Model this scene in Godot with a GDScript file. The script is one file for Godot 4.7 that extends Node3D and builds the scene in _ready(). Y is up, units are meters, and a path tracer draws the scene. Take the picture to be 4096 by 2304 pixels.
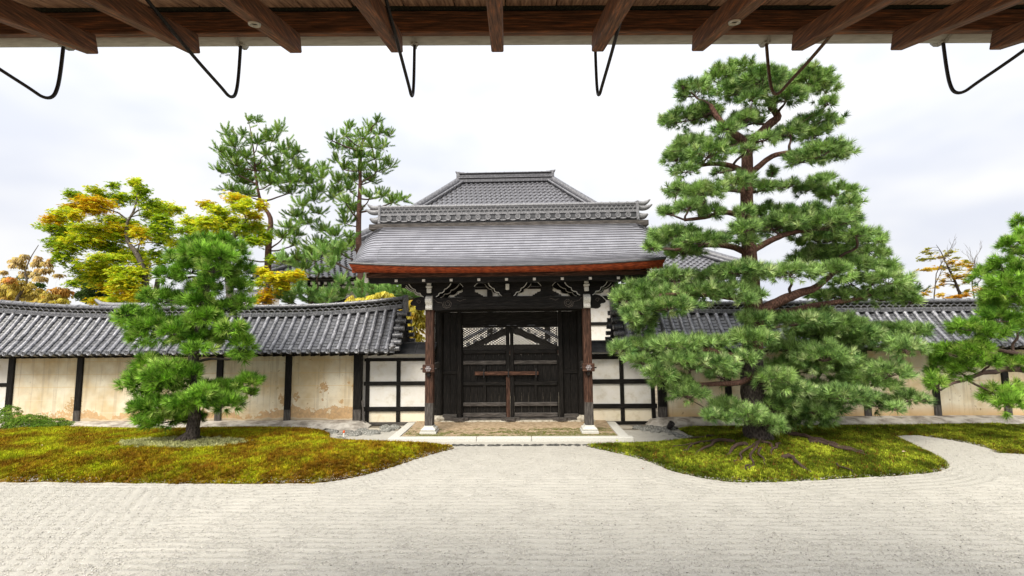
extends Node3D
# A temple garden seen from under the eaves of a veranda: raked gravel, moss beds, a tiled wall and an old timber gate.
# Units are metres, y is up. The gravel lies at y = 0 and the camera stands at z = 0 looking towards -z.

const EYE := Vector3(0.27, 2.0, 0.0)
var rng := RandomNumberGenerator.new()
var mats := {}
var taken := {}


# ---------------------------------------------------------------- mesh building
class Shape:
	var v := PackedVector3Array()
	var n := PackedVector3Array()
	var ix := PackedInt32Array()
	var uv := PackedVector2Array()
	var has_uv := false
	var shade := PackedColorArray() # per-vertex tint, if any
	var hue := Color.WHITE
	var shaded := false

	func vert(p: Vector3, nn: Vector3) -> int:
		v.push_back(p)
		n.push_back(nn)
		if has_uv: uv.push_back(Vector2.ZERO)
		if shaded: shade.push_back(hue)
		return v.size() - 1

	func tri(a: int, b: int, c: int) -> void:
		if (v[b] - v[a]).cross(v[c] - v[a]).dot(n[a] + n[b] + n[c]) > 0.0:
			ix.push_back(a); ix.push_back(c); ix.push_back(b)
		else:
			ix.push_back(a); ix.push_back(b); ix.push_back(c)

	func face(a: Vector3, b: Vector3, c: Vector3, d: Vector3, hint: Vector3) -> void:
		var nn := (c - a).cross(d - b)
		if nn.length_squared() < 1e-16: nn = (b - a).cross(c - a)
		nn = nn.normalized()
		if nn.dot(hint) < 0.0: nn = -nn
		var i := vert(a, nn)
		vert(b, nn); vert(c, nn); vert(d, nn)
		tri(i, i + 1, i + 2); tri(i, i + 2, i + 3)

	func face3(a: Vector3, b: Vector3, c: Vector3, hint: Vector3) -> void:
		var nn := (b - a).cross(c - a).normalized()
		if nn.dot(hint) < 0.0: nn = -nn
		var i := vert(a, nn)
		vert(b, nn); vert(c, nn)
		tri(i, i + 1, i + 2)

	func box(xf: Transform3D, s: Vector3, bevel := 0.0) -> void:
		var h := s * 0.5
		var b: float = minf(bevel, minf(h.x, minf(h.y, h.z)) * 0.8)
		for ax in 3:
			var u: int = (ax + 1) % 3
			var w: int = (ax + 2) % 3
			for sg in [-1.0, 1.0]:
				var nn := Vector3.ZERO
				nn[ax] = sg
				var P := []
				for k in [[-1, -1], [1, -1], [1, 1], [-1, 1]]:
					var p := Vector3.ZERO
					p[ax] = sg * h[ax]; p[u] = k[0] * (h[u] - b); p[w] = k[1] * (h[w] - b)
					P.append(xf * p)
				face(P[0], P[1], P[2], P[3], xf.basis * nn)
		if b <= 0.0: return
		for ax in 3:
			var u: int = (ax + 1) % 3
			var w: int = (ax + 2) % 3
			for su in [-1.0, 1.0]:
				for sw in [-1.0, 1.0]:
					var nn := Vector3.ZERO
					nn[u] = su; nn[w] = sw
					var p := Vector3.ZERO
					var q := Vector3.ZERO
					p[u] = su * h[u]; p[w] = sw * (h[w] - b)
					q[u] = su * (h[u] - b); q[w] = sw * h[w]
					var e := Vector3.ZERO
					e[ax] = h[ax] - b
					face(xf * (p - e), xf * (p + e), xf * (q + e), xf * (q - e), xf.basis * nn)
		for sx in [-1.0, 1.0]:
			for sy in [-1.0, 1.0]:
				for sz in [-1.0, 1.0]:
					var sg := Vector3(sx, sy, sz)
					var o := (h - Vector3(b, b, b)) * sg
					face3(xf * (o + Vector3(b * sx, 0, 0)), xf * (o + Vector3(0, b * sy, 0)), xf * (o + Vector3(0, 0, b * sz)), xf.basis * sg)

	func tube(pts: Array, radii: Array, sides := 8, caps := true, wobble := 0.0, flat := 1.0) -> void:
		var m := pts.size()
		var t0: Vector3 = (pts[1] - pts[0]).normalized()
		var up := Vector3.UP if absf(t0.y) < 0.9 else Vector3.RIGHT
		var x := up.cross(t0).normalized()
		var rings := []
		for i in m:
			var a: Vector3 = pts[maxi(i - 1, 0)]
			var b: Vector3 = pts[mini(i + 1, m - 1)]
			var t := (b - a).normalized()
			x = (x - t * x.dot(t)).normalized()
			var y := t.cross(x)
			var r: float = radii[mini(i, radii.size() - 1)]
			var ring := []
			for k in sides:
				var an := TAU * k / sides
				var rr := r
				if wobble > 0.0: rr *= 1.0 + wobble * (sin(an * 3.0 + i * 1.7) * 0.5 + sin(an * 5.0 - i * 2.3 + pts[0].x * 9.0) * 0.5)
				var d := x * cos(an) + y * sin(an) * flat
				ring.append(vert(pts[i] + d * rr, d.normalized()))
			rings.append(ring)
		for i in m - 1:
			for k in sides:
				var k2: int = (k + 1) % sides
				tri(rings[i][k], rings[i][k2], rings[i + 1][k2])
				tri(rings[i][k], rings[i + 1][k2], rings[i + 1][k])
		if caps:
			for e in [0, m - 1]:
				var dir: Vector3 = (pts[1] - pts[0]) if e == 0 else (pts[m - 1] - pts[m - 2])
				var nn := dir.normalized() * (-1.0 if e == 0 else 1.0)
				var c := vert(pts[e], nn)
				var first := c + 1
				for k in sides: vert(v[rings[e][k]], nn)
				for k in sides: tri(c, first + k, first + (k + 1) % sides)

	func prism(poly: PackedVector2Array, xf: Transform3D, depth: float) -> void:
		var t := Geometry2D.triangulate_polygon(poly)
		for sg in [-1.0, 1.0]:
			var nn := (xf.basis * Vector3(0, 0, sg)).normalized()
			var base := v.size()
			for p in poly: vert(xf * Vector3(p.x, p.y, sg * depth * 0.5), nn)
			for k in range(0, t.size(), 3): tri(base + t[k], base + t[k + 1], base + t[k + 2])
		var area := 0.0
		for i in poly.size():
			var p := poly[i]
			var q := poly[(i + 1) % poly.size()]
			area += p.x * q.y - q.x * p.y
		for i in poly.size():
			var p := poly[i]
			var q := poly[(i + 1) % poly.size()]
			var e := q - p
			var o := Vector2(e.y, -e.x) * signf(area)
			face(xf * Vector3(p.x, p.y, -depth * 0.5), xf * Vector3(q.x, q.y, -depth * 0.5), xf * Vector3(q.x, q.y, depth * 0.5), xf * Vector3(p.x, p.y, depth * 0.5), xf.basis * Vector3(o.x, o.y, 0))

	func lathe(prof: Array, xf: Transform3D, seg := 16, square := false) -> void:
		var rings := []
		for i in prof.size():
			var a: Vector2 = prof[maxi(i - 1, 0)]
			var b: Vector2 = prof[mini(i + 1, prof.size() - 1)]
			var d := b - a
			var ring := []
			for k in seg:
				var an := TAU * k / seg
				var nn := Vector3(cos(an) * d.y, -d.x, sin(an) * d.y).normalized()
				ring.append(vert(xf * Vector3(cos(an) * prof[i].x, prof[i].y, sin(an) * prof[i].x), (xf.basis * nn).normalized()))
			rings.append(ring)
		for i in prof.size() - 1:
			for k in seg:
				var k2: int = (k + 1) % seg
				tri(rings[i][k], rings[i][k2], rings[i + 1][k2])
				tri(rings[i][k], rings[i + 1][k2], rings[i + 1][k])

	func frusta(levels: Array, xf: Transform3D) -> void: # square sections [half, y] stacked
		for i in levels.size() - 1:
			var a: Vector2 = levels[i]
			var b: Vector2 = levels[i + 1]
			for k in 4:
				var r := Basis(Vector3.UP, k * PI / 2)
				face(xf * (r * Vector3(-a.x, a.y, a.x)), xf * (r * Vector3(a.x, a.y, a.x)), xf * (r * Vector3(b.x, b.y, b.x)), xf * (r * Vector3(-b.x, b.y, b.x)), xf.basis * (r * Vector3(0, 0, 1)))
		var l: Vector2 = levels[levels.size() - 1]
		face(xf * Vector3(-l.x, l.y, -l.x), xf * Vector3(l.x, l.y, -l.x), xf * Vector3(l.x, l.y, l.x), xf * Vector3(-l.x, l.y, l.x), xf.basis * Vector3.UP)

	func grid(P: PackedVector3Array, nu: int, nv: int, up: Vector3, uvs := PackedVector2Array()) -> void: # smooth sheet, P[j * nu + i]
		var base := v.size()
		for j in nv:
			for i in nu:
				var a := P[j * nu + maxi(i - 1, 0)]
				var b := P[j * nu + mini(i + 1, nu - 1)]
				var c := P[maxi(j - 1, 0) * nu + i]
				var d := P[mini(j + 1, nv - 1) * nu + i]
				var nn := (b - a).cross(d - c).normalized()
				if nn.dot(up) < 0.0: nn = -nn
				v.push_back(P[j * nu + i])
				n.push_back(nn)
		if uvs.size():
			has_uv = true
			uv.append_array(uvs)
		var flip := false
		var q0 := base
		flip = (v[base + 1] - v[base]).cross(v[base + nu] - v[base]).dot(n[base]) > 0.0
		for j in nv - 1:
			for i in nu - 1:
				q0 = base + j * nu + i
				if flip:
					ix.push_back(q0); ix.push_back(q0 + nu); ix.push_back(q0 + 1)
					ix.push_back(q0 + 1); ix.push_back(q0 + nu); ix.push_back(q0 + nu + 1)
				else:
					ix.push_back(q0); ix.push_back(q0 + 1); ix.push_back(q0 + nu)
					ix.push_back(q0 + 1); ix.push_back(q0 + nu + 1); ix.push_back(q0 + nu)

	func done() -> ArrayMesh:
		var a := []
		a.resize(Mesh.ARRAY_MAX)
		a[Mesh.ARRAY_VERTEX] = v
		a[Mesh.ARRAY_NORMAL] = n
		a[Mesh.ARRAY_INDEX] = ix
		if has_uv: a[Mesh.ARRAY_TEX_UV] = uv
		if shaded: a[Mesh.ARRAY_COLOR] = shade
		var m := ArrayMesh.new()
		m.add_surface_from_arrays(Mesh.PRIMITIVE_TRIANGLES, a)
		return m


func at(p: Vector3) -> Transform3D: return Transform3D(Basis(), p)
func turned(p: Vector3, e: Vector3) -> Transform3D: return Transform3D(Basis.from_euler(e), p)
func rf(a: float, b: float) -> float: return rng.randf_range(a, b)

func boxm(p: Vector3, s: Vector3, bevel := 0.006) -> ArrayMesh:
	var m := Shape.new()
	m.box(at(p), s, bevel)
	return m.done()

func box2(x0: float, x1: float, y0: float, y1: float, z0: float, z1: float, bevel := 0.006) -> ArrayMesh:
	return boxm(Vector3((x0 + x1) / 2, (y0 + y1) / 2, (z0 + z1) / 2), Vector3(absf(x1 - x0), absf(y1 - y0), absf(z1 - z0)), bevel)

func smooth_path(pts: Array, k := 4) -> Array: # Catmull-Rom through the points
	var out := []
	for i in pts.size() - 1:
		var a = pts[maxi(i - 1, 0)]
		var b = pts[i]
		var c = pts[i + 1]
		var d = pts[mini(i + 2, pts.size() - 1)]
		for j in k:
			out.append(b.cubic_interpolate(c, a, d, float(j) / k))
	out.append(pts[pts.size() - 1])
	return out


# ---------------------------------------------------------------- things and parts
func numbered(called: String) -> String:
	taken[called] = taken.get(called, -1) + 1
	return called if taken[called] == 0 else "%s_%03d" % [called, taken[called]]

func tag(o: Node3D, label: String, category: String, group := "") -> Node3D:
	o.set_meta("label", label)
	o.set_meta("category", category)
	if group: o.set_meta("group", group)
	return o

func thing(called: String, label: String, category: String, where := Vector3.ZERO, group := "") -> Node3D:
	var o := Node3D.new()
	o.name = numbered(called)
	o.position = where
	add_child(o)
	return tag(o, label, category, group)

var kids := {}
func part(parent: Node3D, called: String, mesh: Mesh, mat: Material, xf := Transform3D(), label := "") -> MeshInstance3D:
	# the mesh and xf are in world axes; the parent's own place is taken off
	var o := MeshInstance3D.new()
	var key := str(parent.get_instance_id()) + called
	kids[key] = kids.get(key, -1) + 1
	o.name = called if kids[key] == 0 else "%s_%03d" % [called, kids[key]]
	o.mesh = mesh
	o.material_override = mat
	parent.add_child(o, true)
	o.transform = at(-world_of(parent)) * xf
	o.set_meta("base", world_of(parent) + o.transform.origin)
	if label: o.set_meta("label", label)
	return o

func world_of(o: Node3D) -> Vector3:
	var p := Vector3.ZERO
	var q: Node = o
	while q != self:
		p += q.position
		q = q.get_parent()
	return p

func sub(parent: MeshInstance3D, called: String, mesh: Mesh, mat: Material, xf := Transform3D()) -> MeshInstance3D:
	return part(parent, called, mesh, mat, xf)

func structure(called: String, mesh: Mesh, mat: Material) -> MeshInstance3D:
	var o := MeshInstance3D.new()
	o.name = numbered(called)
	o.mesh = mesh
	o.material_override = mat
	o.set_meta("kind", "structure")
	add_child(o)
	return o

func copies(parent: Node3D, called: String, mesh: Mesh, mat: Material, xfs: Array, tints: PackedColorArray, stuff := true) -> MultiMeshInstance3D:
	var mm := MultiMesh.new()
	mm.transform_format = MultiMesh.TRANSFORM_3D
	mm.use_colors = tints.size() > 0
	mm.mesh = mesh
	mm.instance_count = xfs.size()
	for i in xfs.size(): mm.set_instance_transform(i, xfs[i])
	for i in tints.size(): mm.set_instance_color(i, tints[i])
	var o := MultiMeshInstance3D.new()
	o.multimesh = mm
	o.material_override = mat
	if stuff: o.set_meta("kind", "stuff")
	var key := str(parent.get_instance_id()) + called
	kids[key] = kids.get(key, -1) + 1
	o.name = called if kids[key] == 0 else "%s_%03d" % [called, kids[key]]
	parent.add_child(o, true)
	o.position = -world_of(parent)
	return o

func pieces(parent: Node3D, called: String, meshes: Array, ms: Array, xfs: Array, most := 300) -> void:
	# alike pieces: those nearest the camera are parts, the rest are joined
	var order := []
	for i in xfs.size(): order.append([xfs[i].origin.distance_squared_to(EYE) + (1e4 if absf(xfs[i].origin.x / xfs[i].origin.z) > 1.25 else 0.0), i])
	order.sort()
	var rest := []
	for k in order.size():
		var i: int = order[k][1]
		if k < most:
			part(parent, called, meshes[i % meshes.size()], ms[(i * 7 + i / 5) % ms.size()], xfs[i])
		else:
			rest.append(xfs[i])
	if rest.size():
		copies(parent, called, meshes[0], ms[0], rest, PackedColorArray())


# ---------------------------------------------------------------- materials
func lin(r: float, g: float, b: float) -> Color: return Color(r, g, b).linear_to_srgb()

func noise(freq: float, octaves := 4, kind := FastNoiseLite.TYPE_SIMPLEX_SMOOTH, sd := 1, gain := 0.55) -> FastNoiseLite:
	var f := FastNoiseLite.new()
	f.noise_type = kind
	f.frequency = freq
	f.fractal_octaves = octaves
	f.fractal_gain = gain
	f.fractal_type = FastNoiseLite.FRACTAL_FBM if octaves > 1 else FastNoiseLite.FRACTAL_NONE
	f.seed = sd
	return f

func tex(f: FastNoiseLite, stops: Array, size := 512) -> NoiseTexture2D: # stops: [offset, linear colour] pairs
	var g := Gradient.new()
	var off := PackedFloat32Array()
	var col := PackedColorArray()
	for s in stops:
		off.push_back(s[0])
		col.push_back(s[1].linear_to_srgb())
	g.offsets = off
	g.colors = col
	var t := NoiseTexture2D.new()
	t.width = size; t.height = size
	t.seamless = true
	t.seamless_blend_skirt = 0.04
	t.noise = f
	t.color_ramp = g
	return t

func grey(f: FastNoiseLite, lo: float, hi: float, size := 512) -> NoiseTexture2D:
	var t := tex(f, [[0.0, Color(lo, lo, lo).srgb_to_linear()], [1.0, Color(hi, hi, hi).srgb_to_linear()]], size)
	return t

func plain(c: Color, rough := 0.7, metal := 0.0) -> StandardMaterial3D:
	var m := StandardMaterial3D.new()
	m.albedo_color = c.linear_to_srgb()
	m.roughness = rough
	m.metallic = metal
	m.metallic_specular = 0.4
	return m

func patterned(t: Texture2D, scale: Vector3, rough := 0.7, relief: Texture2D = null, depth := 0.0, world := true) -> StandardMaterial3D:
	var m := StandardMaterial3D.new()
	m.albedo_texture = t
	m.roughness = rough
	m.metallic_specular = 0.5 if rough < 0.5 else 0.3
	m.uv1_triplanar = true
	m.uv1_world_triplanar = world
	m.uv1_scale = scale
	m.uv1_triplanar_sharpness = 4.0
	if relief:
		m.heightmap_enabled = true
		m.heightmap_texture = relief
		m.heightmap_scale = depth
	return m

func tinted(m: StandardMaterial3D, k: Color, rough := -1.0) -> StandardMaterial3D:
	var o: StandardMaterial3D = m.duplicate()
	o.albedo_color = k.linear_to_srgb()
	if rough >= 0.0: o.roughness = rough
	return o

func make_materials() -> void:
	var grain := noise(0.02, 5, FastNoiseLite.TYPE_SIMPLEX_SMOOTH, 3, 0.62)
	var grain_relief := grey(grain, 0.0, 1.0)
	var dark := tex(grain, [[0.0, Color(0.003, 0.0025, 0.002)], [0.45, Color(0.008, 0.007, 0.006)], [0.75, Color(0.02, 0.017, 0.015)], [1.0, Color(0.06, 0.053, 0.046)]])
	mats.dark_v = patterned(dark, Vector3(5, 0.35, 5), 0.55, grain_relief, 0.25)
	mats.dark_h = patterned(dark, Vector3(0.35, 5, 5), 0.55, grain_relief, 0.25)
	mats.dark_z = patterned(dark, Vector3(5, 5, 0.35), 0.6, grain_relief, 0.25)
	var brown := tex(grain, [[0.0, Color(0.012, 0.007, 0.005)], [0.4, Color(0.045, 0.022, 0.015)], [0.7, Color(0.11, 0.055, 0.036)], [1.0, Color(0.21, 0.13, 0.095)]])
	mats.brown_v = patterned(brown, Vector3(5, 0.3, 5), 0.6, grain_relief, 0.3)
	mats.brown_h = patterned(brown, Vector3(0.3, 5, 5), 0.6, grain_relief, 0.3)
	var greyed := tex(grain, [[0.0, Color(0.02, 0.018, 0.016)], [0.5, Color(0.07, 0.062, 0.056)], [1.0, Color(0.22, 0.2, 0.18)]])
	mats.grey_v = patterned(greyed, Vector3(6, 0.35, 6), 0.75, grain_relief, 0.3)
	mats.slat = plain(Color(0.024, 0.021, 0.018), 0.7)
	mats.carve = tinted(patterned(greyed, Vector3(4, 4, 4), 0.7), Color(1.4, 1.35, 1.3))
	mats.grey_h = patterned(greyed, Vector3(0.35, 6, 6), 0.75, grain_relief, 0.3)
	var red := tex(grain, [[0.0, Color(0.012, 0.004, 0.003)], [0.3, Color(0.12, 0.022, 0.008)], [0.6, Color(0.32, 0.058, 0.016)], [1.0, Color(0.6, 0.15, 0.045)]])
	mats.bark_edge = patterned(red, Vector3(0.6, 9, 4), 0.7, grain_relief, 0.5)
	var rafter := tex(grain, [[0.0, Color(0.04, 0.022, 0.015)], [0.4, Color(0.12, 0.058, 0.034)], [0.65, Color(0.19, 0.085, 0.045)], [0.85, Color(0.34, 0.125, 0.05)], [1.0, Color(0.58, 0.2, 0.07)]])
	mats.rafter = patterned(rafter, Vector3(9, 9, 0.7), 0.6, grain_relief, 0.15)
	mats.eave_board = patterned(rafter, Vector3(0.5, 9, 9), 0.55, grain_relief, 0.15)
	var roofing := tex(grain, [[0.0, Color(0.09, 0.05, 0.03)], [0.5, Color(0.26, 0.15, 0.09)], [1.0, Color(0.5, 0.3, 0.18)]])
	mats.roof_plank = patterned(roofing, Vector3(5, 5, 0.6), 0.7, grain_relief, 0.2)

	var blotch := noise(0.012, 5, FastNoiseLite.TYPE_SIMPLEX_SMOOTH, 8, 0.6)
	var blotch_grey := grey(blotch, 0.15, 0.75)
	for k in 4:
		var s: float = [1.0, 0.7, 1.35, 1.0][k]
		var t := tex(noise(0.016, 5, FastNoiseLite.TYPE_SIMPLEX_SMOOTH, 20 + k, 0.6), [[0.0, Color(0.04, 0.041, 0.046) * s], [0.5, Color(0.1, 0.102, 0.112) * s], [0.78, Color(0.19, 0.19, 0.2) * s], [0.9, Color(0.28, 0.28, 0.28)], [1.0, Color(0.42, 0.41, 0.37)]])
		mats["tile%d" % k] = patterned(t, Vector3(2.2, 2.2, 2.2), 0.32, grey(noise(0.05, 3, FastNoiseLite.TYPE_SIMPLEX_SMOOTH, 40 + k), 0, 1, 256), 0.15)
		mats["tile%d" % k].roughness = 1.0
		mats["tile%d" % k].metallic_specular = 0.6
		mats["tile%d" % k].roughness_texture = grey(noise(0.02, 4, FastNoiseLite.TYPE_SIMPLEX_SMOOTH, 60 + k), 0.12, 0.55, 256)
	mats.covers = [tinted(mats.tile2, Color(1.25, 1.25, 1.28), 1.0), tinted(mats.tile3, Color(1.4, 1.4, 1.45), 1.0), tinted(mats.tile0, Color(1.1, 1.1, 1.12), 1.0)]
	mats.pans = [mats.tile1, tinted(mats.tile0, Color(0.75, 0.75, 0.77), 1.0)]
	mats.tiles = [mats.tile0, mats.tile1, mats.tile2, mats.tile3]
	for k in 3:
		var s: float = [1.0, 0.95, 1.05][k]
		var t := tex(noise(0.01, 4, FastNoiseLite.TYPE_SIMPLEX_SMOOTH, 30 + k), [[0.0, Color(0.24, 0.24, 0.265) * s], [0.5, Color(0.29, 0.29, 0.32) * s], [1.0, Color(0.35, 0.35, 0.38) * s]], 256)
		mats["plate%d" % k] = patterned(t, Vector3(0.8, 0.8, 0.8), 0.33)
		mats["plate%d" % k].metallic = 0.25
	mats.plates = [mats.plate0, mats.plate1, mats.plate2, mats.plate0]
	var ridge := tex(noise(0.02, 5, FastNoiseLite.TYPE_SIMPLEX_SMOOTH, 77, 0.6), [[0.0, Color(0.06, 0.06, 0.065)], [0.5, Color(0.2, 0.2, 0.21)], [1.0, Color(0.42, 0.42, 0.43)]])
	mats.ridge_tile = patterned(ridge, Vector3(3, 3, 3), 0.45)
	mats.hall_tile = patterned(ridge, Vector3(0.7, 0.7, 0.7), 0.35)
	mats.hall_tile.albedo_color = lin(0.72, 0.72, 0.75)
	mats.hall_tile_dark = tinted(mats.hall_tile, Color(0.55, 0.55, 0.58))
	mats.sheet_metal = patterned(tex(blotch, [[0.0, Color(0.03, 0.032, 0.035)], [1.0, Color(0.1, 0.1, 0.105)]]), Vector3(1, 1, 1), 0.35)

	var white := tex(blotch, [[0.0, Color(0.66, 0.61, 0.51)], [0.4, Color(0.8, 0.77, 0.7)], [1.0, Color(0.85, 0.83, 0.79)]])
	mats.white_wall = patterned(white, Vector3(0.6, 0.6, 0.6), 0.85)
	var flaked := tex(noise(0.03, 5, FastNoiseLite.TYPE_SIMPLEX_SMOOTH, 9, 0.65), [[0.0, Color(0.1, 0.09, 0.08)], [0.3, Color(0.5, 0.47, 0.42)], [0.42, Color(0.78, 0.76, 0.7)], [1.0, Color(0.84, 0.83, 0.79)]])
	mats.cream_wall = tinted(mats.white_wall, Color(1.0, 0.93, 0.78))
	mats.white_paint = patterned(flaked, Vector3(3, 3, 3), 0.7)
	var sp := noise(0.06, 4, FastNoiseLite.TYPE_SIMPLEX_SMOOTH, 14, 0.7)
	var stone := tex(sp, [[0.0, Color(0.3, 0.3, 0.26)], [0.5, Color(0.58, 0.57, 0.52)], [1.0, Color(0.72, 0.71, 0.67)]])
	mats.granite = patterned(stone, Vector3(2, 2, 2), 0.8, grey(sp, 0, 1), 0.2)
	var warm := tex(blotch, [[0.0, Color(0.2, 0.17, 0.12)], [0.5, Color(0.46, 0.42, 0.34)], [1.0, Color(0.6, 0.56, 0.47)]])
	mats.warm_stone = patterned(warm, Vector3(1.5, 1.5, 1.5), 0.8, grey(sp, 0, 1), 0.2)
	var rock := tex(noise(0.02, 6, FastNoiseLite.TYPE_SIMPLEX_SMOOTH, 15, 0.65), [[0.0, Color(0.05, 0.05, 0.045)], [0.5, Color(0.2, 0.2, 0.18)], [0.75, Color(0.38, 0.37, 0.34)], [1.0, Color(0.55, 0.53, 0.48)]])
	mats.rock = patterned(rock, Vector3(2.5, 2.5, 2.5), 0.75, grey(sp, 0, 1), 0.5)
	mats.dark_rock = tinted(mats.rock, Color(0.3, 0.3, 0.3), 0.5)
	var slab := tex(noise(0.006, 6, FastNoiseLite.TYPE_SIMPLEX_SMOOTH, 18, 0.6), [[0.0, Color(0.12, 0.1, 0.075)], [0.38, Color(0.25, 0.215, 0.165)], [0.5, Color(0.44, 0.4, 0.33)], [0.7, Color(0.55, 0.51, 0.43)], [1.0, Color(0.62, 0.58, 0.5)]])
	mats.slab = patterned(slab, Vector3(0.35, 0.35, 0.7), 0.4, grey(sp, 0, 1), 0.1)
	var plinth := tex(noise(0.008, 6, FastNoiseLite.TYPE_SIMPLEX_SMOOTH, 19, 0.62), [[0.0, Color(0.12, 0.105, 0.09)], [0.4, Color(0.33, 0.3, 0.26)], [0.6, Color(0.48, 0.45, 0.4)], [1.0, Color(0.56, 0.53, 0.47)]])
	mats.plinth = patterned(plinth, Vector3(0.6, 1.2, 0.6), 0.8, grey(sp, 0, 1), 0.3)
	mats.near_black = patterned(tex(sp, [[0.0, Color(0.006, 0.006, 0.005)], [0.6, Color(0.03, 0.03, 0.02)], [1.0, Color(0.1, 0.1, 0.06)]]), Vector3(3, 3, 3), 0.9)  # near-black for dark parts and the painted shade of the veranda gap
	mats.iron = patterned(tex(sp, [[0.0, Color(0.012, 0.012, 0.014)], [0.6, Color(0.03, 0.028, 0.028)], [1.0, Color(0.1, 0.07, 0.05)]]), Vector3(4, 4, 4), 0.5)
	mats.iron_light = plain(Color(0.3, 0.27, 0.27), 0.45, 0.4)
	mats.rusty = patterned(tex(sp, [[0.0, Color(0.02, 0.018, 0.018)], [0.5, Color(0.09, 0.06, 0.04)], [1.0, Color(0.3, 0.17, 0.08)]]), Vector3(4, 4, 4), 0.6)
	mats.gutter = patterned(tex(noise(0.03, 4, FastNoiseLite.TYPE_SIMPLEX_SMOOTH, 51), [[0.0, Color(0.3, 0.28, 0.24)], [0.5, Color(0.4, 0.38, 0.33)], [1.0, Color(0.47, 0.45, 0.4)]]), Vector3(0.7, 4, 4), 0.6)
	mats.bark_lower = patterned(tex(noise(0.035, 5, FastNoiseLite.TYPE_CELLULAR, 5, 0.5), [[0.0, Color(0.012, 0.01, 0.009)], [0.4, Color(0.06, 0.05, 0.043)], [1.0, Color(0.17, 0.14, 0.125)]]), Vector3(2.2, 0.9, 2.2), 0.9, grey(noise(0.035, 5, FastNoiseLite.TYPE_CELLULAR, 5, 0.5), 0, 1), 2.5)
	mats.bark_red = patterned(tex(noise(0.035, 5, FastNoiseLite.TYPE_CELLULAR, 6, 0.5), [[0.0, Color(0.015, 0.009, 0.007)], [0.4, Color(0.095, 0.05, 0.037)], [1.0, Color(0.25, 0.135, 0.1)]]), Vector3(2.2, 1.2, 2.2), 0.85, grey(noise(0.035, 5, FastNoiseLite.TYPE_CELLULAR, 6, 0.5), 0, 1), 1.2)
	mats.bark_branch = patterned(tex(noise(0.05, 4, FastNoiseLite.TYPE_SIMPLEX_SMOOTH, 7), [[0.0, Color(0.02, 0.014, 0.012)], [0.5, Color(0.095, 0.062, 0.05)], [1.0, Color(0.24, 0.17, 0.14)]]), Vector3(3, 3, 3), 0.85, grey(sp, 0, 1), 0.5)
	mats.root = tinted(mats.bark_branch, Color(0.62, 0.6, 0.56))
	mats.bark_grey = patterned(tex(noise(0.03, 4, FastNoiseLite.TYPE_SIMPLEX_SMOOTH, 17), [[0.0, Color(0.03, 0.026, 0.022)], [0.5, Color(0.1, 0.085, 0.07)], [1.0, Color(0.36, 0.32, 0.28)]]), Vector3(1.5, 1.5, 1.5), 0.85)
	mats.bark_dark = plain(Color(0.035, 0.028, 0.024), 0.9)
	mats.leaf = leafy(Color(1.0, 1.0, 0.5), 0.5)
	mats.needle = leafy(Color(0.2, 0.28, 0.06), 0.34)
	mats.moss_sprig = leafy(Color(0.3, 0.35, 0.1), 0.8)

func leafy(back: Color, rough: float) -> StandardMaterial3D:
	var m := StandardMaterial3D.new()
	m.vertex_color_use_as_albedo = true
	m.roughness = rough
	m.metallic_specular = 0.2
	m.cull_mode = BaseMaterial3D.CULL_DISABLED
	m.backlight_enabled = true
	m.backlight = back.linear_to_srgb()
	return m


func _ready() -> void:
	rng.seed = 20241
	# ---- camera: on the veranda, 2 m above the gravel, tilted up a little
	var cam := Camera3D.new()
	cam.name = "camera"
	cam.fov = rad_to_deg(2.0 * atan(1152.0 / 1780.0))
	cam.position = EYE
	cam.rotation = Vector3(deg_to_rad(5.2), deg_to_rad(1.6), -0.010)
	cam.near = 0.05
	cam.far = 3000.0
	add_child(cam)
	cam.current = true
	# ---- an overcast sky, a little brighter overhead, and the sun behind thick cloud
	var we := WorldEnvironment.new()
	we.name = "environment"
	var env := Environment.new()
	env.background_mode = Environment.BG_SKY
	env.tonemap_mode = Environment.TONE_MAPPER_LINEAR
	env.tonemap_exposure = 1.72
	env.sdfgi_enabled = true
	env.ssao_enabled = true
	env.ssil_enabled = true
	var sky := Sky.new()
	var pano := PanoramaSkyMaterial.new()
	pano.panorama = overcast()
	pano.energy_multiplier = 1.0
	sky.sky_material = pano
	env.sky = sky
	env.background_energy_multiplier = 1.0
	we.environment = env
	add_child(we)
	var sun := DirectionalLight3D.new()
	sun.name = "sun"
	sun.light_color = Color(1.0, 0.97, 0.92)
	sun.light_energy = 0.98
	sun.light_angular_distance = 35.0
	sun.shadow_enabled = true
	sun.sky_mode = DirectionalLight3D.SKY_MODE_LIGHT_ONLY
	sun.rotation_degrees = Vector3(-50, -22, 0)
	add_child(sun)
	make_materials()
	# ---- the setting, then the buildings, then the trees and the small things
	make_ground()
	make_main_hall()
	make_wall(true)
	make_wall(false)
	make_panel_fence(true)
	make_panel_fence(false)
	make_gate()
	make_porch()
	make_far_roofs()
	make_veranda()
	make_garden_trees()
	make_back_trees()
	make_small_things()


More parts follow.
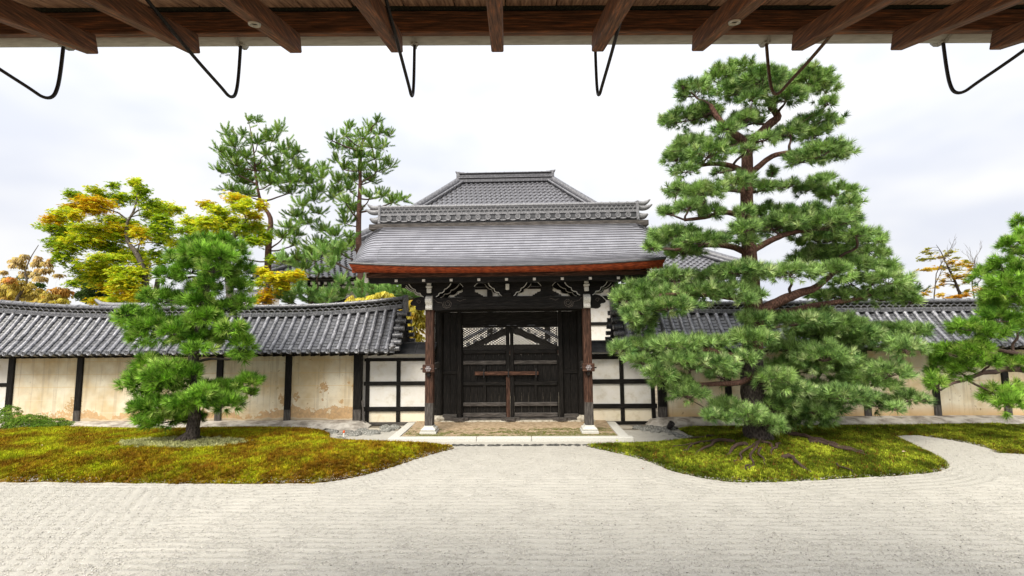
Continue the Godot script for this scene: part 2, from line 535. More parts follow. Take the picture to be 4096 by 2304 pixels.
func overcast() -> ImageTexture:
	var w := 768
	var h := 384
	var im := Image.create(w, h, false, Image.FORMAT_RGBF)
	var f := noise(1.3, 5, FastNoiseLite.TYPE_SIMPLEX_SMOOTH, 4, 0.5)
	for j in h:
		var el := (0.5 - (j + 0.5) / h) * PI
		for i in w:
			var az := (i + 0.5) / w * TAU
			var d := Vector3(sin(az) * cos(el), sin(el), -cos(az) * cos(el))
			var s := maxf(d.y, 0.0)
			var n := f.get_noise_3d(d.x * 1.6, d.y * 4.5, d.z * 1.6) + 0.35 * f.get_noise_3d(d.x * 6.0, d.y * 14.0 + 9.0, d.z * 6.0)
			var thick := clampf(0.5 + n * 1.3, 0.0, 1.0)
			var c := Color(0.485, 0.505, 0.56).lerp(Color(0.59, 0.594, 0.602), thick)
			c = c * (0.96 + 0.9 * s * s)
			if d.y < 0.0: c = c.lerp(Color(0.3, 0.3, 0.28), clampf(-d.y * 8.0, 0, 1))
			im.set_pixel(i, j, c)
	return ImageTexture.create_from_image(im)


# ---------------------------------------------------------------- the ground
var left_edge := PackedVector2Array()
var right_bed := PackedVector2Array()

func edge_distance(p: Vector2, poly: PackedVector2Array) -> float: # positive inside
	var best := 1e9
	for i in poly.size():
		var a := poly[i]
		var b := poly[(i + 1) % poly.size()]
		best = minf(best, p.distance_squared_to(Geometry2D.get_closest_point_to_segment(p, a, b)))
	best = sqrt(best)
	return best if Geometry2D.is_point_in_polygon(p, poly) else -best

func round_poly(pts: Array, k := 4) -> PackedVector2Array:
	var out := PackedVector2Array()
	var m := pts.size()
	for i in m:
		for j in k:
			out.push_back(pts[i].cubic_interpolate(pts[(i + 1) % m], pts[(i + m - 1) % m], pts[(i + 2) % m], float(j) / k))
	return out

func left_height(d: float, x: float, z: float) -> float:
	return 0.015 + 0.17 * (1.0 - exp(-maxf(d, 0.0) / 0.28)) + 0.012 * sin(x * 1.7 + z) - (0.05 if d < 0.0 else 0.0)

func right_height(d: float, x: float, z: float) -> float:
	var t := Vector2(x - 4.0, (z + 7.5) * 1.3).length()
	return 0.012 + 0.06 * (1.0 - exp(-maxf(d, 0.0) / 0.2)) + 0.14 * exp(-t * t / 1.1) - (0.05 if d < 0.0 else 0.0)

func make_ground() -> void:
	var g := Shape.new()
	var P := PackedVector3Array()
	for j in 41:
		for i in 41:
			P.push_back(Vector3((i - 20) * 40.0, -0.12, 200.0 - j * 30.0))
	g.grid(P, 41, 41, Vector3.UP)
	structure("ground", g.done(), patterned(tex(noise(0.01, 5), [[0.0, Color(0.16, 0.13, 0.09)], [1.0, Color(0.34, 0.29, 0.21)]]), Vector3(0.3, 0.3, 0.3), 0.9))
	left_edge = round_poly([Vector2(-11.80, -9.00), Vector2(-8.00, -8.98), Vector2(-5.50, -8.95), Vector2(-4.20, -8.93), Vector2(-3.60, -8.78), Vector2(-3.35, -8.35), Vector2(-2.95, -8.02), Vector2(-2.20, -7.84), Vector2(-1.55, -7.76), Vector2(-0.95, -7.65), Vector2(-1.17, -7.37), Vector2(-1.47, -6.95), Vector2(-1.86, -6.39), Vector2(-2.24, -6.05), Vector2(-2.53, -5.95), Vector2(-3.34, -5.91), Vector2(-5.05, -5.95), Vector2(-6.29, -5.99), Vector2(-6.60, -5.98), Vector2(-9.00, -6.20), Vector2(-11.80, -6.50)])
	right_bed = round_poly([Vector2(1.28, -7.74), Vector2(1.75, -7.29), Vector2(2.09, -6.84), Vector2(2.31, -6.40), Vector2(2.69, -6.07), Vector2(3.12, -5.97), Vector2(3.77, -6.01), Vector2(4.49, -6.13), Vector2(5.20, -6.23), Vector2(5.79, -6.38), Vector2(6.18, -6.61), Vector2(6.40, -6.94), Vector2(6.58, -7.48), Vector2(6.76, -8.03), Vector2(6.91, -8.36), Vector2(7.34, -8.41), Vector2(7.64, -7.95), Vector2(7.70, -7.56), Vector2(7.86, -7.21), Vector2(11.50, -6.90), Vector2(11.80, -9.30), Vector2(8.00, -9.22), Vector2(5.00, -9.15), Vector2(3.40, -9.05), Vector2(3.25, -8.75), Vector2(3.28, -8.10), Vector2(2.70, -7.92), Vector2(1.70, -7.86)])
	make_gravel()
	make_moss()
	make_platform()

func make_gravel() -> void:
	# raked ridges run along x, and follow the edge of each moss bed near it
	var nu := 300
	var z0 := -2.6
	var z1 := -9.0
	var zs := []
	var z := z0
	while z > z1:
		zs.append(z)
		z -= 0.0165 if z > -6.2 else 0.03
	var P := PackedVector3Array()
	var fn := noise(6.0, 3, FastNoiseLite.TYPE_SIMPLEX_SMOOTH, 91)
	var fine := noise(1.2, 2, FastNoiseLite.TYPE_SIMPLEX_SMOOTH, 92)
	for zz in zs:
		for i in nu:
			var x := -9.2 + 18.4 * i / (nu - 1)
			var ph: float = zz / 0.098 + 0.12 * fine.get_noise_2d(x * 0.8, zz * 0.8)
			var amp := 0.017
			var p := Vector2(x, zz)
			var d := minf(-edge_distance(p, left_edge) if x < 0.2 else 9.0, -edge_distance(p, right_bed) if x > 0.2 else 9.0) if zz < -4.6 else 9.0
			if d < 0.5: ph = d / 0.098
			if x < -3.4 and zz > -6.0: # the raked border strip at the left end of the court
				ph = lerpf(ph, (x + zz * 0.3) / 0.098, clampf((-3.45 - x) * 8.0, 0, 1)) if x < -3.35 and zz > -5.8 else ph
			var y := amp * (0.5 + 0.5 * cos(TAU * ph)) * (0.75 + 0.5 * fine.get_noise_2d(x * 2.0, zz * 2.0)) + 0.004 * fn.get_noise_2d(x * 3.0, zz * 3.0)
			P.push_back(Vector3(x, y, zz))
	var s := Shape.new()
	s.grid(P, nu, zs.size(), Vector3.UP)
	var gn := noise(0.16, 3, FastNoiseLite.TYPE_SIMPLEX, 33, 0.7)
	var m := patterned(tex(gn, [[0.0, Color(0.28, 0.262, 0.225)], [0.3, Color(0.42, 0.4, 0.35)], [0.6, Color(0.475, 0.455, 0.402)], [1.0, Color(0.54, 0.52, 0.47)]], 1024), Vector3(0.83, 0.83, 0.83), 0.9, grey(gn, 0, 1, 1024), 0.6)
	var court := structure("gravel_court", s.done(), m)
	# loose stones: eight-sided pebbles a little larger than the grain
	var peb := Shape.new()
	var v := [Vector3(1, 0, 0.2), Vector3(-0.1, 0, 0.9), Vector3(-1, 0, -0.1), Vector3(0.15, 0, -0.85)]
	for k in 4:
		peb.face3(v[k], v[(k + 1) % 4], Vector3(0.1, 0.75, 0), v[k] + v[(k + 1) % 4] + Vector3.UP)
		peb.face3(v[k], v[(k + 1) % 4], Vector3(-0.1, -0.5, 0), v[k] + v[(k + 1) % 4] - Vector3.UP)
	var xfs := []
	var tints := PackedColorArray()
	while xfs.size() < 150000:
		var zz := -3.2 - 5.0 * pow(rng.randf(), 1.5)
		var hw := -zz * 1.2 + 0.3
		var x := EYE.x + rf(-hw, hw)
		var p := Vector2(x, zz)
		if zz < -5.2 and (Geometry2D.is_point_in_polygon(p, left_edge) or Geometry2D.is_point_in_polygon(p, right_bed) or (zz < -7.75 and x < 3.3)): continue
		var ph := cos(TAU * zz / 0.098)
		var r := rf(0.0035, 0.0075) if rng.randf() < 0.94 else rf(0.007, 0.0115)
		xfs.append(Transform3D(Basis.from_euler(Vector3(rf(-0.5, 0.5), rf(0, TAU), rf(-0.5, 0.5))).scaled(Vector3(r, r * 0.8, r * 0.9)), Vector3(x, 0.004 + 0.004 * (1.0 + ph) + r * 0.2, zz)))
		var q := rng.randf()
		var k := rf(0.34, 0.6)
		if q < 0.012: k = rf(0.05, 0.2)
		elif q < 0.11: k = rf(0.25, 0.42)
		tints.push_back(Color(k, k * rf(0.94, 0.97), k * rf(0.82, 0.9)))
	for poly: PackedVector2Array in [left_edge, right_bed]: # grains scattered along the ragged moss edges
		for k in 5000:
			var i := rng.randi() % poly.size()
			var e: Vector2 = poly[(i + 1) % poly.size()] - poly[i]
			if poly[i].y < -8.4 or e.length() > 2.0: continue
			var q: Vector2 = poly[i] + e * rng.randf() + e.orthogonal().normalized() * rng.randfn(0.0, 0.035)
			var d := edge_distance(q, poly)
			var r := rf(0.004, 0.008)
			var kk := rf(0.25, 0.62)
			xfs.append(Transform3D(Basis(Vector3.UP, rf(0, TAU)).scaled(Vector3(r, r, r)), Vector3(q.x, maxf(0.008, (left_height(d, q.x, q.y) if q.x < 0.3 else right_height(d, q.x, q.y)) + 0.006), q.y)))
			tints.push_back(Color(kk, kk * 0.95, kk * 0.86))
	var pm := plain(Color.WHITE, 0.85)
	pm.vertex_color_use_as_albedo = true
	copies(court, "gravel_stones", peb.done(), pm, xfs, tints)

func moss_sheet(poly: PackedVector2Array, left: bool, step: float) -> ArrayMesh:
	var lo := poly[0]
	var hi := poly[0]
	for p in poly:
		lo = lo.min(p)
		hi = hi.max(p)
	var nu := int((hi.x - lo.x) / step) + 1
	var nv := int((hi.y - lo.y) / step) + 1
	var P := PackedVector3Array()
	var D := PackedFloat32Array()
	var f := noise(4.0, 4, FastNoiseLite.TYPE_SIMPLEX_SMOOTH, 61, 0.6)
	for j in nv:
		for i in nu:
			var x := lo.x + (hi.x - lo.x) * i / (nu - 1)
			var z := lo.y + (hi.y - lo.y) * j / (nv - 1)
			var d := edge_distance(Vector2(x, z), poly)
			D.push_back(d)
			var y := (left_height(d, x, z) if left else right_height(d, x, z)) + 0.022 * f.get_noise_2d(x * 2.0, z * 2.0)
			P.push_back(Vector3(x, y if d > -step else -0.03, z))
	var s := Shape.new()
	s.grid(P, nu, nv, Vector3.UP)
	var keep := PackedInt32Array()
	for t in range(0, s.ix.size(), 3):
		if maxf(D[s.ix[t]], maxf(D[s.ix[t + 1]], D[s.ix[t + 2]])) > -0.01:
			keep.push_back(s.ix[t]); keep.push_back(s.ix[t + 1]); keep.push_back(s.ix[t + 2])
	s.ix = keep
	return s.done()

func make_moss() -> void:
	var f := noise(0.012, 6, FastNoiseLite.TYPE_SIMPLEX_SMOOTH, 71, 0.68)
	var rust := patterned(tex(f, [[0.0, Color(0.03, 0.014, 0.004)], [0.35, Color(0.09, 0.045, 0.007)], [0.5, Color(0.16, 0.09, 0.01)], [0.7, Color(0.2, 0.17, 0.015)], [1.0, Color(0.3, 0.32, 0.03)]], 1024), Vector3(0.8, 0.8, 0.8), 0.95, grey(f, 0, 1, 1024), 3.0)
	var green := patterned(tex(f, [[0.0, Color(0.02, 0.014, 0.005)], [0.35, Color(0.05, 0.05, 0.008)], [0.5, Color(0.09, 0.11, 0.01)], [0.7, Color(0.16, 0.2, 0.015)], [1.0, Color(0.3, 0.36, 0.04)]], 1024), Vector3(0.8, 0.8, 0.8), 0.95, grey(f, 0, 1, 1024), 3.0)
	var bed_l := structure("moss_bed", moss_sheet(left_edge, true, 0.05), rust)
	var bed_r := structure("moss_bed", moss_sheet(right_bed, false, 0.05), green)
	# sprigs: little stars of seven blades
	var sp := Shape.new()
	for k in 8:
		var an := TAU * k / 8.0 + (k % 3) * 0.2
		var d := Vector3(cos(an), 0, sin(an))
		var side := Vector3(-sin(an), 0, cos(an)) * 0.17
		var tip := d * (0.75 + 0.25 * (k % 2)) + Vector3(0, 0.55 + 0.35 * ((k * 3) % 4) / 3.0, 0)
		sp.face3(d * 0.08 - side, d * 0.08 + side, tip, Vector3.UP + d * 0.3)
	var mesh := sp.done()
	var patch := noise(0.55, 4, FastNoiseLite.TYPE_SIMPLEX_SMOOTH, 81, 0.6)
	for bed in 2:
		var poly := left_edge if bed == 0 else right_bed
		var xfs := []
		var tints := PackedColorArray()
		var count := 90000 if bed == 0 else 80000
		var tries := 0
		while xfs.size() < count and tries < count * 6:
			tries += 1
			var x := rf(-9.5, 0.2) if bed == 0 else rf(0.7, 9.5)
			var z := rf(-9.0, -5.6) if bed == 0 else rf(-9.3, -5.7)
			if absf(x - EYE.x) > -z * 1.25: continue
			var p := Vector2(x, z)
			var d := edge_distance(p, poly)
			if d + 0.05 * (patch.get_noise_2d(x * 9.0, z * 9.0) + 0.25 * rf(-1, 1)) < 0.0: continue
			var y := left_height(d, x, z) if bed == 0 else right_height(d, x, z)
			var r := rf(0.016, 0.042)
			xfs.append(Transform3D(Basis.from_euler(Vector3(rf(-0.4, 0.4), rf(0, TAU), rf(-0.4, 0.4))).scaled(Vector3(r, r * rf(0.7, 1.5), r)), Vector3(x, y - 0.006, z)))
			var t := patch.get_noise_2d(x * 2.2, z * 2.2) * 1.2 + 0.35 * patch.get_noise_2d(x * 14.0, z * 14.0) + rf(-0.45, 0.45)
			var c: Color
			if bed == 0:
				t += clampf((-3.0 - x) * 0.06, -0.15, 0.2)
				c = Color(0.24, 0.11, 0.008).lerp(Color(0.4, 0.31, 0.014), clampf(0.6 + t, 0, 1)).lerp(Color(0.44, 0.5, 0.015), clampf(t * 1.3 - 0.05, 0, 1))
				var pale := Vector2((x + 5.4) / 1.05, (z + 7.35) / 0.33).length() + 0.35 * patch.get_noise_2d(x * 8.0, z * 8.0)
				if pale < 1.0: c = Color(0.56, 0.56, 0.27) * rf(0.75, 1.15)
			else:
				var brown := clampf((0.22 - d) * 3.0, 0, 1) * clampf((x - 5.5) * 0.6, 0, 1)
				c = Color(0.09, 0.12, 0.01).lerp(Color(0.25, 0.32, 0.018), clampf(0.5 + t, 0, 1)).lerp(Color(0.52, 0.58, 0.05), clampf(t * 1.5 - 0.15, 0, 1))
				c = c.lerp(Color(0.2, 0.08, 0.02), maxf(brown * rng.randf(), 1.0 if rng.randf() < 0.1 else 0.0))
			c = c * rf(0.4, 1.3) * (0.92 + 0.55 * patch.get_noise_2d(x * 3.1 + 50.0, z * 4.3))
			c.a = 1.0
			tints.push_back(c)
		copies(bed_l if bed == 0 else bed_r, "moss_sprigs", mesh, mats.moss_sprig, xfs, tints)

func make_platform() -> void:
	# worn concrete apron, the earth floor of the gate with its granite kerb, and rough stones round them
	var s := Shape.new()
	s.box(at(Vector3(0.02, -0.03, -8.75)), Vector3(6.3, 0.06, 1.78), 0.01)
	var apron := structure("concrete_apron", s.done(), mats.slab)
	var e := Shape.new()
	var P := PackedVector3Array()
	var f := noise(2.0, 4, FastNoiseLite.TYPE_SIMPLEX_SMOOTH, 5)
	for j in 28:
		for i in 60:
			var x := -2.02 + 3.94 * i / 59.0
			var z := -8.2 - 1.7 * j / 27.0
			P.push_back(Vector3(x, 0.055 + 0.012 * f.get_noise_2d(x, z) + 0.03 * clampf((-z - 8.9) / 0.6, 0, 1), z))
	e.grid(P, 60, 28, Vector3.UP)
	var earth := noise(0.012, 6, FastNoiseLite.TYPE_SIMPLEX_SMOOTH, 25, 0.65)
	var floor_ := structure("gate_floor", e.done(), patterned(tex(earth, [[0.0, Color(0.2, 0.14, 0.085)], [0.45, Color(0.36, 0.27, 0.17)], [1.0, Color(0.52, 0.41, 0.29)]], 1024), Vector3(0.6, 0.6, 0.6), 0.9, grey(earth, 0, 1, 1024), 0.6))
	# thin moss creeping over the earth near the kerb
	var sp := Shape.new()
	for k in 5:
		var an := TAU * k / 5.0
		var d := Vector3(cos(an), 0, sin(an))
		sp.face3(Vector3(-sin(an), 0, cos(an)) * 0.3, Vector3(sin(an), 0, -cos(an)) * 0.3, d + Vector3(0, 0.35, 0), Vector3.UP)
	var xfs := []
	var tints := PackedColorArray()
	for k in 22000:
		var x := rf(-2.0, 1.9)
		var z := rf(-9.05, -8.22)
		var w := f.get_noise_2d(x * 0.6 + 40.0, z * 2.0) + f.get_noise_2d(x * 3.0, z * 6.0) * 0.6
		if w + (z + 8.75) * 0.9 + clampf(x * 0.09, -0.05, 0.2) < 0.12 or rng.randf() < 0.25: continue
		var r := rf(0.008, 0.018)
		xfs.append(Transform3D(Basis(Vector3.UP, rf(0, TAU)).scaled(Vector3(r, r, r)), Vector3(x, 0.056 + 0.012 * f.get_noise_2d(x, z), z)))
		var q := rng.randf()
		tints.push_back((Color(0.14, 0.17, 0.03).lerp(Color(0.26, 0.27, 0.06), rng.randf()) if q < 0.75 else Color(0.42, 0.38, 0.26)) * rf(0.7, 1.1))
	copies(floor_, "creeping_moss", sp.done(), mats.moss_sprig, xfs, tints)
	for k in [[-2.2, -0.62], [-0.612, 0.36], [0.368, 2.16]]:
		part(floor_, "kerb_stone", box2(k[0], k[1], -0.02, 0.072, -8.22, -8.09, 0.008), mats.granite)
	part(floor_, "kerb_stone", box2(-2.2, -2.03, -0.02, 0.069, -9.45, -8.224, 0.008), mats.granite)
	part(floor_, "kerb_stone", box2(1.93, 2.11, -0.02, 0.069, -9.45, -8.224, 0.008), mats.granite)
	part(floor_, "kerb_stone", box2(-1.8, 1.7, -0.02, 0.1, -9.62, -9.4, 0.01), mats.warm_stone)
	part(apron, "drain_slot", box2(2.113, 2.15, -0.02, 0.006, -9.45, -8.224, 0.002), mats.near_black)
	var lumps := []
	for k in 3: lumps.append(rock_mesh(300 + k))
	for k in [[-3.18, -8.32, 0.1], [-3.06, -8.2, 0.09], [-3.25, -8.13, 0.1], [-3.32, -8.02, 0.1], [-3.0, -8.62, 0.13], [-2.72, -8.72, 0.17], [-2.5, -8.98, 0.15], [-2.42, -9.2, 0.14], [-3.2, -8.72, 0.16], [-3.55, -8.82, 0.15], [-2.95, -8.9, 0.15], [-2.62, -9.25, 0.12],
			[3.2, -8.05, 0.13], [3.17, -8.25, 0.11], [3.08, -8.42, 0.1], [3.02, -8.6, 0.1], [2.62, -8.95, 0.15], [2.75, -8.82, 0.12], [2.5, -9.12, 0.12], [2.9, -8.95, 0.13], [3.1, -9.02, 0.12], [2.72, -9.1, 0.14], [2.95, -8.78, 0.1]]:
		part(apron, "edging_stone", lumps[rng.randi() % 3], mats.rock, Transform3D(Basis.from_euler(Vector3(0, rf(0, 6), 0)).scaled(Vector3(k[2], k[2] * 0.42, k[2] * 0.8)), Vector3(k[0], 0.01, k[1])))
	for k in 26:
		part(apron, "dark_edging_stone", lumps[rng.randi() % 3], mats.dark_rock, Transform3D(Basis.from_euler(Vector3(0, rf(0, 6), 0)).scaled(Vector3(rf(0.06, 0.1), 0.03, 0.05)), Vector3(-1.1 + k * 0.125 + rf(-0.02, 0.02), -0.004, -7.83 + rf(-0.015, 0.015))))

func rock_mesh(sd: int) -> ArrayMesh:
	var s := Shape.new()
	var P := PackedVector3Array()
	var f := noise(0.9, 3, FastNoiseLite.TYPE_SIMPLEX_SMOOTH, sd)
	for j in 9:
		for i in 13:
			var a := TAU * i / 12.0
			var b := PI * (j / 8.0 - 0.5)
			var d := Vector3(cos(a) * cos(b), sin(b), sin(a) * cos(b))
			P.push_back(d * (1.0 + 0.45 * f.get_noise_3dv(d * 1.5)))
	s.grid(P, 13, 9, Vector3.UP)
	for k in s.n.size(): # point the normals out of the lump
		if s.n[k].dot(s.v[k]) < 0.0: s.n[k] = -s.n[k]
		if k < 13 or k >= 104: s.n[k] = s.v[k].normalized()
	var m := Shape.new()
	for t in range(0, s.ix.size(), 3):
		var q := [s.ix[t], s.ix[t + 1], s.ix[t + 2]]
		var b := m.v.size()
		for k in q: m.vert(s.v[k], s.n[k])
		m.tri(b, b + 1, b + 2)
	return m.done()


# ---------------------------------------------------------------- the gate
const GX := -0.055
var roof_prof := [Vector2(-7.8, 3.12), Vector2(-8.0, 3.175), Vector2(-8.2, 3.25), Vector2(-8.42, 3.37), Vector2(-8.66, 3.57), Vector2(-8.9, 3.81), Vector2(-9.08, 3.98), Vector2(-9.22, 4.09), Vector2(-9.36, 4.165), Vector2(-9.5, 4.21)]

func roof_at(x: float, u: float) -> Vector3:
	var f := clampf(u, 0.0, 1.0) * (roof_prof.size() - 1)
	var i := mini(int(f), roof_prof.size() - 2)
	var a: Vector2 = roof_prof[maxi(i - 1, 0)]
	var b: Vector2 = roof_prof[i]
	var c: Vector2 = roof_prof[i + 1]
	var d: Vector2 = roof_prof[mini(i + 2, roof_prof.size() - 1)]
	var p := b.cubic_interpolate(c, a, d, f - i)
	var ax := absf(x - GX)
	var e := clampf((ax - roof_half(u) + 0.34) / 0.34, 0.0, 1.0)
	var lift := 0.09 * pow(ax / 2.8, 2.6) * pow(1.0 - u, 3.0)
	return Vector3(x, p.y + lift - 0.17 * e * e * (0.25 + 0.75 * smoothstep(0.02, 0.5, u)), p.x)

func roof_half(u: float) -> float: return lerpf(2.7, 3.03, smoothstep(0.0, 0.42, u))

func make_gate() -> void:
	var g := thing("temple_gate", "old dark timber temple gate with curved grey plated roof, double doors and red-brown eave edge", "gate", Vector3(GX, 0.05, -9.2))
	var m: Shape
	# posts
	for s in [-1.0, 1.0]:
		var x: float = GX + s * 1.508
		var post := part(g, "front_post", box2(x - 0.078, x + 0.078, 0.19, 2.38, -8.678, -8.522, 0.012), mats.brown_v)
		part(g, "weathered_post_foot", box2(x - 0.0795, x + 0.0795, 0.188, 0.62, -8.68, -8.52, 0.012), mats.grey_v)
		m = Shape.new()
		m.frusta([Vector2(0.155, 0.0), Vector2(0.155, 0.07), Vector2(0.15, 0.078)], at(Vector3(x, 0.02, -8.6)))
		part(g, "plinth_slab", m.done(), mats.granite)
		m = Shape.new()
		m.frusta([Vector2(0.12, 0.0), Vector2(0.135, 0.012), Vector2(0.138, 0.035), Vector2(0.125, 0.05), Vector2(0.102, 0.062), Vector2(0.09, 0.078), Vector2(0.086, 0.098)], at(Vector3(x, 0.095, -8.6)))
		part(g, "post_base_stone", m.done(), mats.granite)
		m = Shape.new()
		m.tube([Vector3(x, 0.2, -9.55), Vector3(x, 1.4, -9.55), Vector3(x, 2.62, -9.55)], [0.1, 0.098, 0.095], 20)
		part(g, "main_pillar", m.done(), mats.dark_v)
		m = Shape.new()
		m.lathe([Vector2(0.11, 0.205), Vector2(0.125, 0.19), Vector2(0.165, 0.165), Vector2(0.175, 0.13), Vector2(0.16, 0.09), Vector2(0.14, 0.07)], at(Vector3(x, 0, -9.55)), 20)
		part(g, "pillar_base_stone", m.done(), mats.warm_stone)
		part(g, "rear_post", box2(x - 0.078, x + 0.078, 0.1, 2.4, -10.578, -10.422, 0.012), mats.dark_v)
		# brace from the front post to the pillar, its end block and iron flower
		part(g, "brace", box2(x - 0.035, x + 0.035, 1.2, 1.315, -9.5, -8.682, 0.008), mats.grey_h)
		var blk := part(g, "brace_end", box2(x - 0.112, x + 0.112, 1.185, 1.335, -8.5195, -8.45, 0.01), mats.brown_h)
		m = Shape.new()
		var star := PackedVector2Array()
		for k in 12:
			var r := 0.062 if k % 2 == 0 else 0.045
			star.push_back(Vector2(cos(TAU * k / 12), sin(TAU * k / 12)) * r)
		m.prism(star, at(Vector3(x, 1.26, -8.444)), 0.012)
		for k in 6: m.tube([Vector3(x, 1.26, -8.434) + Vector3(cos(TAU * k / 6), sin(TAU * k / 6), 0) * 0.02, Vector3(x, 1.26, -8.434) + Vector3(cos(TAU * k / 6), sin(TAU * k / 6), 0) * 0.055], [0.009, 0.006], 5)
		m.lathe([Vector2(0.02, 0.0), Vector2(0.016, 0.014), Vector2(0.0, 0.018)], Transform3D(Basis(Vector3.RIGHT, PI / 2), Vector3(x, 1.26, -8.438)), 8)
		sub(blk, "iron_flower", m.done(), mats.iron_light)
		m = Shape.new()
		m.tube([Vector3(x - 0.15, 1.255, -8.49), Vector3(x + 0.15, 1.255, -8.49)], [0.014], 8)
		sub(blk, "cross_peg", m.done(), mats.iron)
		sub(blk, "wedge", box2(x - 0.03, x + 0.03, 1.11, 1.184, -8.515, -8.47, 0.006), mats.dark_v)
		# white ends on the post heads, and the carved noses beside them
		m = Shape.new()
		m.prism(PackedVector2Array([Vector2(-8.53, 2.375), Vector2(-8.46, 2.375), Vector2(-8.44, 2.4), Vector2(-8.45, 2.44), Vector2(-8.475, 2.465), Vector2(-8.44, 2.49), Vector2(-8.41, 2.53), Vector2(-8.415, 2.575), Vector2(-8.45, 2.62), Vector2(-8.5, 2.64), Vector2(-8.53, 2.64)]), Transform3D(Basis(Vector3(0, 0, 1), Vector3.UP, Vector3(-1, 0, 0)), Vector3(x, 0, 0)), 0.125)
		part(g, "white_beam_end", m.done(), mats.white_paint)
		m = Shape.new()
		var nose := PackedVector2Array()
		for p in [[0.0, 0.125], [0.06, 0.13], [0.13, 0.125], [0.19, 0.11], [0.235, 0.085], [0.26, 0.05], [0.285, 0.035], [0.3, 0.0], [0.285, -0.03], [0.25, -0.045], [0.21, -0.05], [0.19, -0.06], [0.2, -0.085], [0.19, -0.115], [0.16, -0.135], [0.11, -0.14], [0.05, -0.13], [0.0, -0.125]]:
			nose.push_back(Vector2(x + s * (0.078 + p[0]), 2.505 + p[1]))
		m.prism(nose, at(Vector3(0, 0, -8.6)), 0.11)
		var nz := part(g, "carved_nose", m.done(), mats.dark_h)
		m = Shape.new()
		var spiral := []
		for k in 16: spiral.append(Vector3(x + s * (0.215 + 0.05 * (1.0 - k / 22.0) * cos(k * 0.5)), 2.53 + 0.042 * (1.0 - k / 22.0) * sin(k * 0.5), -8.542))
		m.tube(spiral, [0.006], 5)
		sub(nz, "scroll_carving", m.done(), mats.carve)
		if s > 0:
			m = Shape.new()
			var rim := []
			for k in range(3, 15): rim.append(Vector3(nose[k].x, nose[k].y, -8.544))
			m.tube(rim, [0.007], 5)
			sub(nz, "painted_edge", m.done(), mats.white_paint)
		for k in [[2.695, 2.785, 0.042, -8.45], [2.79, 2.835, 0.055, -8.43], [2.84, 2.905, 0.038, -8.44]]:
			part(g, "white_bracket_block", box2(x - k[2], x + k[2], k[0], k[1], -8.52, k[3], 0.01), mats.white_paint)
	# the great beam with its scrolls and mouldings
	m = Shape.new()
	var beam := PackedVector2Array()
	for k in 21: beam.push_back(Vector2(GX - 1.43 + 2.86 * k / 20.0, 2.365 + 0.02 * sin(PI * k / 20.0)))
	for k in 21: beam.push_back(Vector2(GX + 1.43 - 2.86 * k / 20.0, 2.6 + 0.02 * sin(PI * k / 20.0)))
	m.prism(beam, at(Vector3(0, 0, -8.6)), 0.17)
	var koryo := part(g, "rainbow_beam", m.done(), mats.dark_h)
	for y in [2.485, 2.425, 2.395]:
		m = Shape.new()
		var line := []
		for k in 21: line.append(Vector3(GX - 1.0 + 2.0 * k / 20.0, y + 0.02 * sin(PI * k / 20.0) - (0.06 if k == 0 or k == 20 else 0.0) * (1.0 if y > 2.45 else 0.0), -8.513))
		m.tube(line, [0.008], 6)
		sub(koryo, "moulding", m.done(), mats.dark_h)
	for s in [-1.0, 1.0]:
		m = Shape.new()
		var spiral := []
		for k in 30:
			var r := 0.085 * (1.0 - k / 40.0)
			spiral.append(Vector3(GX + s * (1.15 - r * cos(k * 0.42 + 2.6)), 2.485 + r * sin(k * 0.42 + 2.6), -8.513))
		m.tube(spiral, [0.007], 5)
		m.tube([Vector3(GX + s * 1.42, 2.58, -8.513), Vector3(GX + s * 1.36, 2.52, -8.513), Vector3(GX + s * 1.26, 2.5, -8.513), Vector3(GX + s * 1.24, 2.42, -8.513), Vector3(GX + s * 1.16, 2.385, -8.513)], [0.006], 5)
		m.tube([Vector3(GX + s * 0.98, 2.56, -8.513), Vector3(GX + s * 0.92, 2.53, -8.513), Vector3(GX + s * 0.86, 2.56, -8.513), Vector3(GX + s * 0.8, 2.57, -8.513)], [0.006], 5)
		sub(koryo, "scroll_carving", m.done(), mats.carve)
	# brackets and frog-leg struts, dark against the light beyond
	for c in [[-1.508, 0.41, -8.6], [0.0, 0.375, -8.6], [1.508, 0.41, -8.6], [-1.508, 0.53, -8.85], [1.508, 0.53, -8.85], [-1.508, 0.64, -9.2], [1.508, 0.64, -9.2], [0.0, 0.46, -8.85]]:
		var under := [Vector2(0.07, 2.622), Vector2(0.12, 2.63), Vector2(0.165, 2.655), Vector2(0.185, 2.7), Vector2(0.24, 2.705), Vector2(0.275, 2.73), Vector2(0.285, 2.775), Vector2(0.33, 2.79), Vector2(0.375, 2.83), Vector2(0.41, 2.885)]
		var poly := PackedVector2Array()
		var k: float = c[1] / 0.41
		for p in under: poly.push_back(Vector2(GX + c[0] + p.x * k, p.y))
		for i in range(under.size() - 1, -1, -1): poly.push_back(Vector2(GX + c[0] - under[i].x * k, under[i].y))
		m = Shape.new()
		m.prism(poly, at(Vector3(0, 0, c[2])), 0.11)
		var arm := part(g, "bracket_arm", m.done(), mats.dark_h)
		for s in [-1.0, 1.0]:
			m = Shape.new()
			for run in [[1, 3], [3, 6], [6, 9]]:
				var line := []
				for i in range(run[0], run[1] + 1): line.append(Vector3(GX + c[0] + s * under[i].x * k, under[i].y - 0.004, c[2] + 0.056))
				m.tube(line, [0.0085], 5)
			sub(arm, "painted_edge", m.done(), mats.white_paint)
	part(g, "white_bracket_block", box2(GX - 0.035, GX + 0.035, 2.74, 2.855, -8.52, -8.45, 0.01), mats.white_paint)
	part(g, "bearing_block", box2(GX - 0.09, GX + 0.09, 2.625, 2.7, -8.68, -8.5, 0.015), mats.dark_h)
